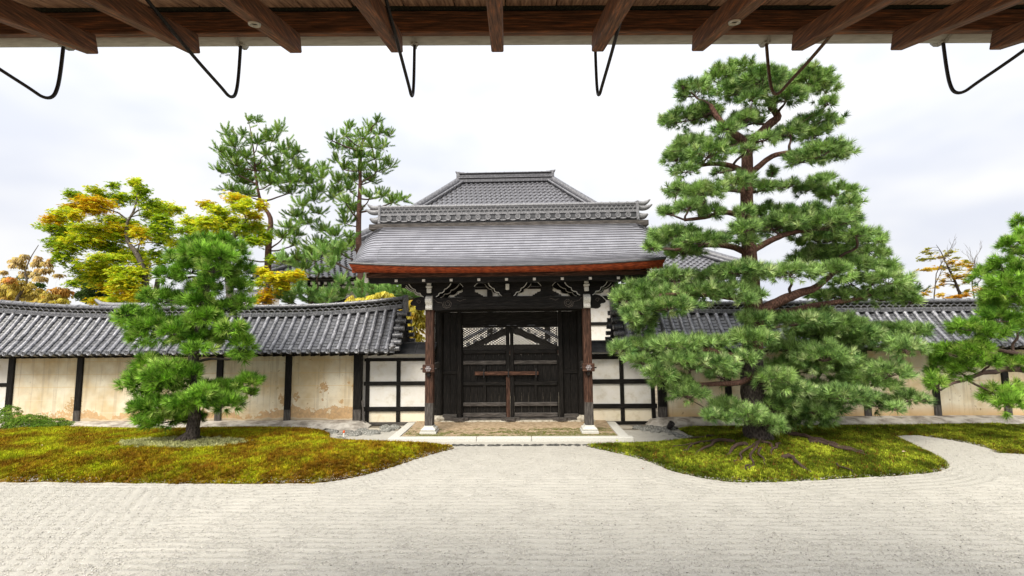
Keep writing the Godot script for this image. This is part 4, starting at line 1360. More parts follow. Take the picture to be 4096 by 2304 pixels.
	for back in [1.0, -1.0]:
		for k in 6:
			var p := slope_at(ex, (k + 0.3) / 6.0, left, wz)
			if back < 0: p.z = 2.0 * rz - p.z
			part(w, "verge_tile", stubm, mats.tiles[(k + 1) % 4], turned(p + Vector3(-sgn * 0.0, 0.0, 0), Vector3(0, 0, rf(-0.05, 0.05))))
	# the guardian-like lump of tile at the front corner: a plain curled end
	m = Shape.new()
	var q := slope_at(ex, 0.04, left, wz)
	m.tube([q + Vector3(sgn * 0.06, 0.1, -0.03), q + Vector3(sgn * 0.05, 0.08, 0.02), q + Vector3(sgn * 0.02, 0.03, 0.05)], [0.035, 0.055, 0.05], 10)
	part(w, "corner_end_tile", m.done(), mats.ridge_tile)

func half_tile(r: float, l: float) -> ArrayMesh: # along z, arched up in y
	var m := Shape.new()
	var seg := 7
	for k in seg:
		var a0 := PI * k / seg
		var a1 := PI * (k + 1) / seg
		var p0 := Vector3(cos(a0), sin(a0), 0)
		var p1 := Vector3(cos(a1), sin(a1), 0)
		var b := m.vert(p0 * r * 0.94 - Vector3(0, 0, l / 2), p0)
		m.vert(p0 * r + Vector3(0, 0, l / 2), p0)
		m.vert(p1 * r + Vector3(0, 0, l / 2), p1)
		m.vert(p1 * r * 0.94 - Vector3(0, 0, l / 2), p1)
		m.tri(b, b + 1, b + 2); m.tri(b, b + 2, b + 3)
		m.face(p0 * r * 0.75 + Vector3(0, 0, l / 2), p0 * r + Vector3(0, 0, l / 2), p1 * r + Vector3(0, 0, l / 2), p1 * r * 0.75 + Vector3(0, 0, l / 2), Vector3(0, 0, 1))
	return m.done()

func pan_tile(w: float, l: float, sag: float) -> ArrayMesh: # concave, with a front lip
	var m := Shape.new()
	var seg := 5
	for k in seg:
		var u0 := 2.0 * k / seg - 1.0
		var u1 := 2.0 * (k + 1) / seg - 1.0
		var a := Vector3(u0 * w / 2, sag * (u0 * u0 - 1.0) + sag, 0)
		var b := Vector3(u1 * w / 2, sag * (u1 * u1 - 1.0) + sag, 0)
		var na := Vector3(-4.0 * sag * u0 / w, 1, 0).normalized()
		var nb := Vector3(-4.0 * sag * u1 / w, 1, 0).normalized()
		var h := Vector3(0, 0, l / 2)
		var i := m.vert(a - h, na)
		m.vert(a + h, na); m.vert(b + h, nb); m.vert(b - h, nb)
		m.tri(i, i + 1, i + 2); m.tri(i, i + 2, i + 3)
		m.face(a + h, b + h, b + h - Vector3(0, 0.014, 0), a + h - Vector3(0, 0.014, 0), Vector3(0, 0, 1))
	return m.done()

func plaster(left: bool) -> StandardMaterial3D:
	# cream plaster, flaked off near the foot to the ochre clay, with five pale orange lines and brown stains
	var w := 2048
	var h := 384
	var im := Image.create(w, h, false, Image.FORMAT_RGB8)
	var f1 := noise(1.0, 4, FastNoiseLite.TYPE_SIMPLEX_SMOOTH, 11 if left else 12, 0.6)
	var f2 := noise(5.0, 4, FastNoiseLite.TYPE_SIMPLEX_SMOOTH, 21, 0.62)
	var f3 := noise(14.0, 4, FastNoiseLite.TYPE_SIMPLEX_SMOOTH, 31, 0.65)
	var spots := [[-3.98, 0.78, 0.12], [-3.33, 0.81, 0.07], [-3.45, 0.9, 0.03], [-4.55, 0.62, 0.08], [-4.0, 0.55, 0.03], [-9.38, 0.42, 0.2], [-4.85, 0.55, 0.12], [-3.6, 0.5, 0.05]]
	for j in h:
		var y := 0.08 + 1.44 * (1.0 - (j + 0.5) / h)
		for i in w:
			var x := (-11.0 if left else 3.0) + 8.0 * (i + 0.5) / w
			var a := f1.get_noise_2d(x, y)
			var b := f2.get_noise_2d(x, y)
			var c := Color(0.66, 0.52, 0.31).lerp(Color(0.84, 0.76, 0.59), clampf(0.5 + a * 1.2, 0, 1))
			c = c * (1.0 + 0.08 * b)
			var drip := f1.get_noise_2d(x * 9.0, y * 0.35 + 7.0)
			if drip > 0.16: c = c.lerp(Color(0.5, 0.4, 0.27), clampf((drip - 0.16) * 2.2, 0, 0.4))
			if absf(f2.get_noise_2d(x * 0.55 + 30.0, y * 0.55)) < 0.0035 and a > 0.0: c = c.lerp(Color(0.3, 0.24, 0.17), 0.55)
			for k in 5:
				if absf(y - (0.3 + 0.27 * k) - 0.004 * a) < 0.006: c = c.lerp(Color(0.72, 0.5, 0.2) if k > 1 else Color(0.78, 0.7, 0.55), 0.55)
			if left:
				var bay := absf(fposmod((x + 3.25) / 1.5, 1.0) - 0.5) * 2.0
				var rag := f3.get_noise_2d(x, y)
				var edge := 0.25 + 0.2 * a + 0.12 * b + 0.1 * rag + 0.08 * bay + (0.08 if x > -4.7 else 0.0)
				var low := 0.17 + 0.05 * a + 0.02 * b
				if y < edge and y > low: c = c.lerp(Color(0.52, 0.33, 0.16) * (1.0 + 0.3 * b + 0.25 * rag), clampf((edge - y) * 60.0, 0.3, 0.92))
				elif y <= low: c = Color(0.62, 0.5, 0.34).lerp(Color(0.2, 0.17, 0.13), clampf((0.17 - y) * 9.0 + a, 0, 1) * (0.9 if x > -6.4 else 0.4))
				for s in spots:
					var dx: float = (x - s[0]) / s[2]
					var dy: float = (y - s[1]) / s[2]
					if dx * dx + dy * dy * 0.8 < 0.55 + b * 1.3 + rag * 1.4: c = Color(0.52, 0.34, 0.17) * (1.0 + 0.3 * b)
				if b > 0.52 and x > -5.2: c = c.lerp(Color(0.42, 0.28, 0.14), 0.7)
			else:
				c = c.lerp(Color(0.55, 0.33, 0.12), clampf((0.34 + 0.15 * a - y) * 5.0, 0, 1) * 0.75)
				if b > 0.5: c = c.lerp(Color(0.25, 0.15, 0.08), 0.75)
			im.set_pixel(i, j, Color(clampf(c.r, 0, 1), clampf(c.g, 0, 1), clampf(c.b, 0, 1)).linear_to_srgb())
	var m := StandardMaterial3D.new()
	m.albedo_texture = ImageTexture.create_from_image(im)
	m.roughness = 0.9
	return m

func make_panel_fence(left: bool) -> void:
	var s := -1.0 if left else 1.0
	var cx := -2.36 if left else 2.25
	var o := thing("panel_fence", "short white panelled wall with black timber grid joining the gate's left pillar" if left else "short white panelled wall with black timber grid beside the gate's right post", "wall", Vector3(cx, 0, -9.5))
	var xs := [-3.08, -2.42, -1.66] if left else [1.56, 2.276, 2.915]
	var z := -9.5
	for k in 3:
		part(o, "timber_post", box2(xs[k] - 0.04, xs[k] + 0.04, 0.066, 1.4, z - 0.05, z + 0.03, 0.006), mats.dark_v)
	part(o, "sill", box2(xs[0] - 0.04, xs[2] + 0.04, 0.015, 0.066, z - 0.08, z + 0.06, 0.006), mats.grey_h if left else mats.dark_h)
	var rails := [[0.29, 0.382], [0.825, 0.908], [1.333, 1.395]] if left else [[0.327, 0.42], [0.83, 0.925], [1.34, 1.45]]
	for r in rails: part(o, "rail", box2(xs[0] - 0.07, xs[2] + 0.07, r[0], r[1], z - 0.03, z + 0.04, 0.006), mats.dark_h)
	for k in 2:
		var ys := [0.066, rails[0][0], rails[0][1], rails[1][0], rails[1][1], rails[2][0]]
		for q in 3:
			part(o, "white_panel", box2(xs[k] + 0.04, xs[k + 1] - 0.04, ys[q * 2], ys[q * 2 + 1], z - 0.04, z - 0.005, 0.0), mats.white_wall if q else mats.cream_wall)
	part(o, "upper_strip", box2(xs[0], xs[2], 1.4 if left else 1.452, 1.5, z - 0.04, z + 0.0, 0.0), mats.white_wall)
	var m := Shape.new()
	for d in [1.0, -1.0]:
		m.box(Transform3D(Basis(Vector3.RIGHT, d * 0.62), Vector3((xs[0] + xs[2]) / 2, 1.605, z + d * 0.14)), Vector3(xs[2] - xs[0] + 0.1, 0.02, 0.37), 0.004)
	var roof := part(o, "metal_roof", m.done(), mats.sheet_metal)
	for k in 5:
		m = Shape.new()
		m.box(Transform3D(Basis(Vector3.RIGHT, 0.62), Vector3(xs[0] + (xs[2] - xs[0]) * k / 4.0, 1.624, z + 0.145)), Vector3(0.025, 0.022, 0.36), 0.004)
		sub(roof, "standing_seam", m.done(), mats.sheet_metal)
	m = Shape.new()
	m.box(Transform3D(Basis(Vector3.RIGHT, 0.62), Vector3((xs[0] + xs[2]) / 2, 1.595, z + 0.165)), Vector3(xs[2] - xs[0] + 0.1, 0.016, 0.012), 0.0)
	sub(roof, "cross_seam", m.done(), mats.sheet_metal)
	part(roof, "ridge_strip", box2(xs[0] - 0.05, xs[2] + 0.05, 1.7, 1.735, z - 0.05, z + 0.05, 0.006), mats.sheet_metal)


# ---------------------------------------------------------------- buildings behind
func make_main_hall() -> void:
	var cx := -0.75
	var h := thing("main_hall", "large hall behind the gate with white walls and a high hipped grey tile roof", "building", Vector3(cx, 0, -25))
	var prof := [Vector2(-18.0, 4.25), Vector2(-19.2, 5.0), Vector2(-20.5, 5.98), Vector2(-22.0, 7.3), Vector2(-23.5, 8.85), Vector2(-25.0, 10.5)]
	var m := Shape.new()
	var P := PackedVector3Array()
	for j in 6:
		var hw: float = 10.2 + (-18.0 - prof[j].x) * -1.0 * 1.0
		hw = 10.2 - (-18.0 - prof[j].x) * 1.09
		for i in 2: P.push_back(Vector3(cx + (hw if i else -hw), prof[j].y - 0.05, prof[j].x))
	m.grid(P, 2, 6, Vector3(0, 1, 0.5))
	for s in [-1.0, 1.0]:
		var Q := PackedVector3Array()
		for j in 6:
			var hw: float = 10.2 - (-18.0 - prof[j].x) * 1.09
			Q.push_back(Vector3(cx + s * hw, prof[j].y - 0.05, prof[j].x))
			Q.push_back(Vector3(cx + s * hw, prof[j].y - 0.05, -50.0 - prof[j].x))
		m.grid(Q, 2, 6, Vector3(s, 1, 0))
	part(h, "roof_bed", m.done(), mats.hall_tile_dark)
	# pantiles on the front slope
	var xfs := []
	var arc := 0.0
	var y := 0.0
	for c in 37:
		var t := c / 36.0 * 5.0
		var i := mini(int(t), 4)
		var p: Vector2 = prof[i].lerp(prof[i + 1], t - i)
		var d: Vector2 = (prof[i + 1] - prof[i]).normalized()
		var hw: float = 10.2 - (-18.0 - p.x) * 1.09
		var x := -hw + 0.1
		var dz := Vector3(0, d.y, d.x).rotated(Vector3.RIGHT, -0.1)
		var nn := Vector3(0, -dz.z, dz.y)
		while x < hw - 0.1:
			xfs.append(Transform3D(Basis(Vector3.RIGHT, nn, Vector3.RIGHT.cross(nn)), Vector3(cx + x, p.y + 0.02, p.x)))
			x += 0.27
	m = Shape.new()
	for k in 8:
		var u0 := k / 8.0
		var u1 := (k + 1) / 8.0
		var a := Vector3(-0.14 + 0.28 * u0, 0.032 * sin(TAU * u0), 0)
		var b := Vector3(-0.14 + 0.28 * u1, 0.032 * sin(TAU * u1), 0)
		var z := Vector3(0, 0, 0.145)
		m.face(a - z, a + z, b + z, b - z, Vector3.UP)
		m.face(a + z, b + z, b + z - Vector3(0, 0.045, 0), a + z - Vector3(0, 0.045, 0), Vector3(0, 0, 1))
	pieces(h, "roof_tile", [m.done()], [mats.hall_tile], xfs)
	# hips and ridge
	for s in [-1.0, 1.0]:
		m = Shape.new()
		var line := []
		for j in 6: line.append(Vector3(cx + s * (10.2 - (-18.0 - prof[j].x) * 1.09), prof[j].y + 0.12, prof[j].x))
		m.tube(smooth_path(line, 3), [0.2], 8)
		part(h, "hip_ridge", m.done(), mats.hall_tile_dark)
		m = Shape.new()
		for j in 6: line[j] += Vector3(-s * 0.32, -0.02, 0.1)
		m.tube(smooth_path(line, 3), [0.07], 6)
		part(h, "hip_edge_tile", m.done(), mats.hall_tile)
		m = Shape.new()
		var q := Vector3(cx + s * 2.68, 10.98, -25)
		m.tube([q + Vector3(-s * 0.3, -0.06, 0), q + Vector3(-s * 0.05, -0.04, 0), q + Vector3(s * 0.12, 0.03, 0), q + Vector3(s * 0.2, 0.12, 0)], [0.13, 0.12, 0.08, 0.03], 10)
		part(h, "ridge_end_horn", m.done(), mats.hall_tile)
		part(h, "ridge_end_tile", box2(q.x - 0.12, q.x + 0.12, 10.35, 11.0, -25.3, -24.7, 0.05), mats.hall_tile)
	for r in [[10.35, 10.55, 0.3], [10.57, 10.64, 0.36], [10.66, 10.82, 0.28], [10.84, 10.9, 0.36]]:
		part(h, "ridge_course", box2(cx - 2.65, cx + 2.65, r[0], r[1], -25.0 - r[2], -25.0 + r[2], 0.02), mats.hall_tile_dark if r[2] < 0.32 else mats.hall_tile)
	var cap := cap_mesh(0.5, 0.14)
	for k in 10: part(h, "ridge_cap_tile", cap, mats.hall_tile, at(Vector3(cx - 2.4 + 0.53 * k, 10.9, -25)))
	# eaves and walls
	part(h, "eave_board", box2(cx - 10.1, cx + 10.1, 4.1, 4.2, -18.25, -18.05, 0.01), mats.dark_h)
	part(h, "eave_soffit", box2(cx - 9.8, cx + 9.8, 4.02, 4.09, -19.6, -18.2, 0.0), mats.dark_h)
	var re := boxm(Vector3.ZERO, Vector3(0.1, 0.11, 1.2), 0.0)
	var we := boxm(Vector3.ZERO, Vector3(0.11, 0.12, 0.03), 0.0)
	for k in 66:
		var x := cx - 9.3 + 0.2862 * k
		var r := part(h, "rafter", re, mats.dark_z, at(Vector3(x, 3.97, -18.9)))
		sub(r, "white_rafter_end", we, mats.white_paint, at(Vector3(x, 3.97, -18.285)))
	part(h, "wall", box2(cx - 8.6, cx + 8.6, 0.0, 3.9, -20.0, -19.5, 0.0), mats.white_wall)
	for x in [-8.2, -5.6, -3.05, -0.5, 2.0, 4.85, 7.2, 8.4]: part(h, "timber_post", box2(cx + x - 0.12, cx + x + 0.12, 0.0, 3.9, -19.49, -19.4, 0.01), mats.dark_v)
	for r in [[3.2, 3.38], [2.1, 2.24], [3.72, 3.9], [0.6, 0.78]]: part(h, "timber_rail", box2(cx - 8.6, cx + 8.6, r[0], r[1], -19.495, -19.43, 0.01), mats.dark_h)
	for x in [-6.5, -6.0]:
		part(h, "white_bracket", box2(cx + x - 0.09, cx + x + 0.09, 3.42, 3.78, -18.8, -18.6, 0.02), mats.white_paint)
		part(h, "bracket_block", box2(cx + x - 0.22, cx + x + 0.22, 3.78, 3.88, -18.85, -18.58, 0.02), mats.white_paint)

func make_porch() -> void:
	# seen only through the lattice of the doors
	var o := thing("gabled_porch", "small gabled porch with cream gable, seen through the lattice of the gate doors", "porch", Vector3(-0.15, 0, -14.3))
	var m := Shape.new()
	m.prism(PackedVector2Array([Vector2(-1.75, 1.3), Vector2(1.75, 1.3), Vector2(0, 2.12)]), at(Vector3(-0.15, 0, -14.25)), 0.1)
	part(o, "gable_board", m.done(), mats.dark_h)
	m = Shape.new()
	m.prism(PackedVector2Array([Vector2(-0.9, 1.49), Vector2(0.9, 1.49), Vector2(0, 1.87)]), at(Vector3(-0.15, 0, -14.2)), 0.04)
	part(o, "gable", m.done(), mats.white_wall)
	for s in [-1.0, 1.0]:
		m = Shape.new()
		m.box(Transform3D(Basis(Vector3.BACK, -s * 0.44), Vector3(-0.15 + s * 1.2, 1.83, -14.6)), Vector3(2.7, 0.09, 0.6), 0.01)
		var rf_ := part(o, "roof_slope", m.done(), mats.tile0)
		var st := Shape.new()
		st.tube([Vector3(0, 0, -0.2), Vector3(0, 0, 0.12)], [0.055], 8)
		for k in 10:
			sub(rf_, "verge_tile", st.done() if k == 0 else rf_.get_child(0).mesh, mats.tile0, at(Vector3(-0.15 + s * (0.1 + 0.215 * k), 2.12 - 0.101 * k, -14.22)))
	part(o, "tie_beam", box2(-2.1, 1.8, 1.18, 1.3, -14.3, -14.1, 0.01), mats.brown_h)
	part(o, "front_wall", box2(-2.0, 1.7, 0.0, 1.16, -14.3, -14.2, 0.0), mats.dark_v)

func make_far_roofs() -> void:
	for k in [[-20.6, 4.05, -26.0, 1.5, "small dark far roof with a raised ridge end left of the maple"], [-24.5, 5.3, -40.0, 2.0, "pale grey distant roof showing between the maple and the left pine"]]:
		var left_one: bool = k[2] > -30.0
		var x: float = k[0]
		var o := thing("far_house", k[4], "building", Vector3(x, 0, k[2]))
		part(o, "wall", box2(x - k[3] * 0.9, x + k[3] * 0.9, 0, k[1] - 0.2, k[2] - 1, k[2] + 1, 0), mats.white_wall)
		var m := Shape.new()
		m.prism(PackedVector2Array([Vector2(-1.3, k[1] - 0.3), Vector2(1.3, k[1] - 0.3), Vector2(0, k[1] + 0.35)]), Transform3D(Basis(Vector3(0, 0, 1), Vector3.UP, Vector3(-1, 0, 0)), Vector3(x, 0, k[2])), k[3] * 2.1)
		var r := part(o, "roof", m.done(), mats.hall_tile_dark)
		sub(r, "ridge", box2(x - k[3], x + k[3], k[1] + 0.3, k[1] + 0.5, k[2] - 0.12, k[2] + 0.12, 0.02), mats.hall_tile_dark)
		sub(r, "ridge_end", box2(x + k[3] - 0.1, x + k[3] + 0.15, k[1] + 0.3, k[1] + 0.75, k[2] - 0.14, k[2] + 0.14, 0.05), mats.hall_tile_dark)
	# a second, lower tiled wall just beyond the left wall: only its ridge shows
	var w := thing("rear_wall", "low rear wall whose pale ridge tiles show just above the left wall beneath the maple", "wall", Vector3(-9.4, 0, -10.9))
	part(w, "wall", box2(-10.4, -8.3, 0, 2.3, -11.0, -10.8, 0.0), mats.white_wall)
	var m := Shape.new()
	m.tube([Vector3(-10.55, 2.83, -10.9), Vector3(-10.4, 2.72, -10.9), Vector3(-10.1, 2.68, -10.9), Vector3(-8.7, 2.66, -10.9)], [0.03, 0.06, 0.07, 0.07], 10)
	part(w, "ridge_roll", m.done(), mats.ridge_tile)
	m = Shape.new()
	m.prism(PackedVector2Array([Vector2(-0.4, 2.3), Vector2(0.4, 2.3), Vector2(0, 2.64)]), Transform3D(Basis(Vector3(0, 0, 1), Vector3.UP, Vector3(-1, 0, 0)), Vector3(-9.4, 0, -10.9)), 2.2)
	part(w, "tiled_coping", m.done(), mats.tile2)
	part(w, "ridge_end_tile", box2(-8.75, -8.6, 2.55, 2.85, -11.0, -10.8, 0.03), mats.ridge_tile)


# ---------------------------------------------------------------- the veranda roof overhead
func make_veranda() -> void:
	var turn := deg_to_rad(2.1)
	var v := thing("veranda_roof", "dark brown veranda roof edge with rafters overhead at the top of the view", "roof", Vector3(EYE.x, 0, 0))
	v.rotation.y = turn
	var m: Shape
	var meshes := []
	m = Shape.new()
	m.box(Transform3D(Basis(), Vector3(0, 0, 0)), Vector3(0.05, 0.072, 3.6), 0.004)
	var rm := m.done()
	var sl := atan(0.28)
	for k in 14:
		var x := -0.034 + 0.404 * (k - 6.5 + 0.5 - 0.0)
		var bs := Basis(Vector3.RIGHT, sl)
		# underside end at z = -1.7, y = 3.108
		var c := Vector3(x, 3.108, -1.7) + bs * Vector3(0, 0.036, 1.8)
		local(v, "rafter", rm, mats.rafter, Transform3D(bs, c))
	local(v, "eave_fascia", boxm(Vector3(0, 3.236, -1.705), Vector3(7, 0.092, 0.03), 0.004), mats.eave_board)
	m = Shape.new()
	m.box(Transform3D(), Vector3(0.196, 0.02, 3.4), 0.003)
	var pm := m.done()
	for k in 36:
		var bs := Basis(Vector3.RIGHT, sl)
		local(v, "roof_plank", pm, mats.roof_plank, Transform3D(bs, Vector3(-3.5 + 0.2 * k, 3.256 + rf(0, 0.006), -1.655) + bs * Vector3(0, 0.02, 1.7)))
	local(v, "roof_covering", boxm(Vector3.ZERO, Vector3(7.4, 0.06, 3.6), 0.0), mats.near_black, Transform3D(Basis(Vector3.RIGHT, sl), Vector3(0, 3.4, -1.7) + Basis(Vector3.RIGHT, sl) * Vector3(0, 0.03, 1.75)))
	local(v, "eave_gap_shade", boxm(Vector3(0, 3.345, -1.69), Vector3(7.2, 0.12, 0.05), 0.0), mats.near_black)  # black strip standing for the shade in the gap above the fascia
	# half-round gutter
	var g := thing("rain_gutter", "grey-brown half round gutter running along the eaves behind the rafter ends", "gutter", Vector3(EYE.x, 0, 0))
	g.rotation.y = turn
	m = Shape.new()
	for j in 12:
		var k0 := m.v.size()
		for q in 2:
			var a := PI + PI * (j + q) / 12.0
			var d := Vector3(0, sin(a), cos(a))
			m.vert(Vector3(-3.6, 3.262, -1.8) + d * 0.047, d)
			m.vert(Vector3(3.6, 3.262, -1.8) + d * 0.047, d)
		m.tri(k0, k0 + 1, k0 + 3)
		m.tri(k0, k0 + 3, k0 + 2)
	local(g, "trough", m.done(), mats.gutter)
	m = Shape.new()
	m.tube([Vector3(-3.6, 3.262, -1.847), Vector3(3.6, 3.262, -1.847)], [0.006], 6)
	local(g, "rolled_rim", m.done(), mats.gutter)
	for x in [-1.875, -1.128, -0.39, 0.382, 1.119, 1.885]:
		m = Shape.new()
		var line := []
		for j in 9: line.append(Vector3(x, 3.262 + 0.05 * sin(PI + PI * j / 8.0), -1.8 + 0.05 * cos(PI + PI * j / 8.0)))
		m.tube(line, [0.012], 6, true, 0.0, 0.2)
		local(g, "strap", m.done(), mats.gutter)
	# iron hangers bent from the rafters down and up to the gutter
	var names := ["bent black iron hanger under the eaves, leftmost of the six", "bent black iron hanger beside the gutter above the two tall thin pines", "narrow bent iron hanger left of the gate ridge, third from the left", "narrow bent iron hanger right of the gate ridge, left of the big pine", "rusty bent iron hanger in front of the big pine's top", "bent black iron hanger under the eaves, rightmost of the six"]
	var near_x := [-2.03, -1.212, -0.406, 0.412, 1.222, 2.035]
	var far_x := [-1.875, -1.128, -0.39, 0.382, 1.119, 1.885]
	for k in 6:
		var h := thing("gutter_hanger", names[k], "hanger", Vector3(EYE.x, 0, 0), "bent iron hangers under the veranda gutter")
		h.rotation.y = turn
		m = Shape.new()
		var a: float = near_x[k]
		var b: float = far_x[k]
		var pts := [Vector3(a, 3.19, -1.2), Vector3(a, 3.125, -1.4), Vector3(lerpf(a, b, 0.3), 3.045, -1.6), Vector3(lerpf(a, b, 0.7), 2.985, -1.72), Vector3(lerpf(a, b, 0.88), 2.962, -1.755), Vector3(lerpf(a, b, 0.97), 2.975, -1.778), Vector3(b, 3.02, -1.79), Vector3(b, 3.1, -1.797), Vector3(b, 3.214, -1.8)]
		m.tube(smooth_path(pts, 5), [0.0066], 7)
		local(h, "rod", m.done(), mats.rusty if k == 4 else mats.iron)
		local(h, "hook_tip", boxm(Vector3(b, 3.212, -1.8), Vector3(0.03, 0.01, 0.02), 0.002), mats.gutter)
	for k in 2:
		var f := thing("metal_ferrule", ["round metal ferrule with a dark hole under the third rafter from the left", "round metal ferrule with a dark hole under a rafter right of the gate"][k], "fitting", Vector3(EYE.x, 0, 0))
		f.rotation.y = turn
		var bs := Basis(Vector3.RIGHT, sl)
		var c := Vector3([-0.842, 0.774][k], 3.108, -1.7) + bs * Vector3(0, -0.002, 0.3)
		m = Shape.new()
		m.lathe([Vector2(0.011, 0.003), Vector2(0.013, -0.004), Vector2(0.018, -0.006), Vector2(0.0195, 0.0), Vector2(0.0195, 0.006)], Transform3D(bs, c), 18)
		local(f, "collar", m.done(), plain(Color(0.45, 0.42, 0.36), 0.35, 0.6))
		m = Shape.new()
		m.lathe([Vector2(0.011, 0.0), Vector2(0.0, 0.0)], Transform3D(bs, c), 12)
		local(f, "hole", m.done(), mats.near_black)

func local(parent: Node3D, called: String, mesh: Mesh, mat: Material, xf := Transform3D()) -> MeshInstance3D:
	var o := part(parent, called, mesh, mat)
	o.transform = xf
	return o


# ---------------------------------------------------------------- trees and shrubs
var tufts := []
var feathers := []
var clusters := {}

func make_leaf_meshes() -> void:
	for t in 4: # a pine shoot: needles standing round its tip, each a little lighter or darker than the next
		var m := Shape.new()
		m.shaded = true
		m.hue = Color(0.9, 0.6, 0.5)
		m.tube([Vector3.ZERO, Vector3(0, 0.4, 0)], [0.03, 0.02], 4, false)
		for k in 44:
			var an := k * 2.39996 + rf(-0.3, 0.3)
			var q := rng.randf()
			var th := lerpf(1.55, 0.15, q) + rf(-0.15, 0.15)
			var d := Vector3(cos(an) * sin(th), cos(th), sin(an) * sin(th))
			var r := Vector3(0, 0.02 + 0.36 * q, 0)
			var side := d.cross(Vector3(cos(an + 1.1), 0.4, sin(an + 1.1))).normalized() * 0.042
			var tip := r + d * rf(0.7, 1.0) + Vector3(0, 0.05, 0)
			var g := rf(0.25, 1.4)
			m.hue = Color(g, g, g * rf(0.7, 1.1)) if rng.randf() > 0.06 else Color(1.5, 1.15, 0.9)
			m.face3(r - side, r + side, tip, d.cross(side) if d.cross(side).y > 0 else -d.cross(side))
		tufts.append(m.done())
	for t in 3: # a longer feathery shoot, needles along its whole length
		var m := Shape.new()
		m.shaded = true
		m.hue = Color(0.8, 0.55, 0.45)
		m.tube([Vector3.ZERO, Vector3(0.05, 0.5, 0), Vector3(0, 1.0, 0.05)], [0.018, 0.014, 0.008], 4, false)
		for k in 60:
			var an := k * 2.39996 + rf(-0.3, 0.3)
			var q := k / 59.0
			var th := lerpf(1.0, 0.35, q) + rf(-0.2, 0.2)
			var d := Vector3(cos(an) * sin(th), cos(th), sin(an) * sin(th))
			var r := Vector3(0, 0.08 + 0.9 * q, 0)
			var side := d.cross(Vector3(cos(an + 1.1), 0.4, sin(an + 1.1))).normalized() * 0.022
			var g := rf(0.4, 1.25)
			m.hue = Color(g, g, g * rf(0.7, 1.1))
			m.face3(r - side, r + side, r + d * rf(0.26, 0.4), d.cross(side) if d.cross(side).y > 0 else -d.cross(side))
		feathers.append(m.done())
	var star := Shape.new() # maple: six hand-shaped leaves on a twig
	for k in 6:
		var c := Vector3(rf(-0.7, 0.7), rf(-0.12, 0.12), rf(-0.7, 0.7))
		var up := Vector3(rf(-0.5, 0.5), 1, rf(-0.5, 0.5)).normalized()
		var x := up.cross(Vector3(cos(k * 1.1), 0, sin(k * 1.1))).normalized()
		var z := x.cross(up)
		for l in 5:
			var a := (l - 2) * 0.62
			var d := x * cos(a) + z * sin(a)
			var s := d.cross(up) * 0.1
			var len: float = [0.42, 0.58, 0.66, 0.58, 0.42][l]
			var mid := c + d * len * 0.42
			star.face(c, mid - s, c + d * len - up * 0.06, mid + s, up)
	clusters.maple = star.done()
	var droop := Shape.new() # long hanging leaves
	for k in 9:
		var an := TAU * k / 9.0 + rf(-0.3, 0.3)
		var d := Vector3(cos(an), 0, sin(an))
		var c := d * 0.08 + Vector3(0, rf(-0.2, 0.2), 0)
		var mid := c + d * 0.42 + Vector3(0, -0.12, 0)
		var tip := c + d * 0.62 + Vector3(0, -0.75, 0)
		var s := Vector3(-d.z, 0, d.x) * 0.12
		droop.face(c, mid - s, tip, mid + s, d + Vector3.UP)
	clusters.droop = droop.done()
	var small := Shape.new() # small rounded evergreen leaves
	for k in 12:
		var an := k * 2.4
		var d := Vector3(cos(an), rf(0.0, 1.1), sin(an)).normalized()
		var c := d * rf(0.1, 0.5)
		var s := d.cross(Vector3(rf(-1, 1), 1, rf(-1, 1))).normalized() * 0.17
		small.face(c, c + d * 0.28 - s, c + d * 0.6, c + d * 0.28 + s, Vector3.UP)
	clusters.small = small.done()

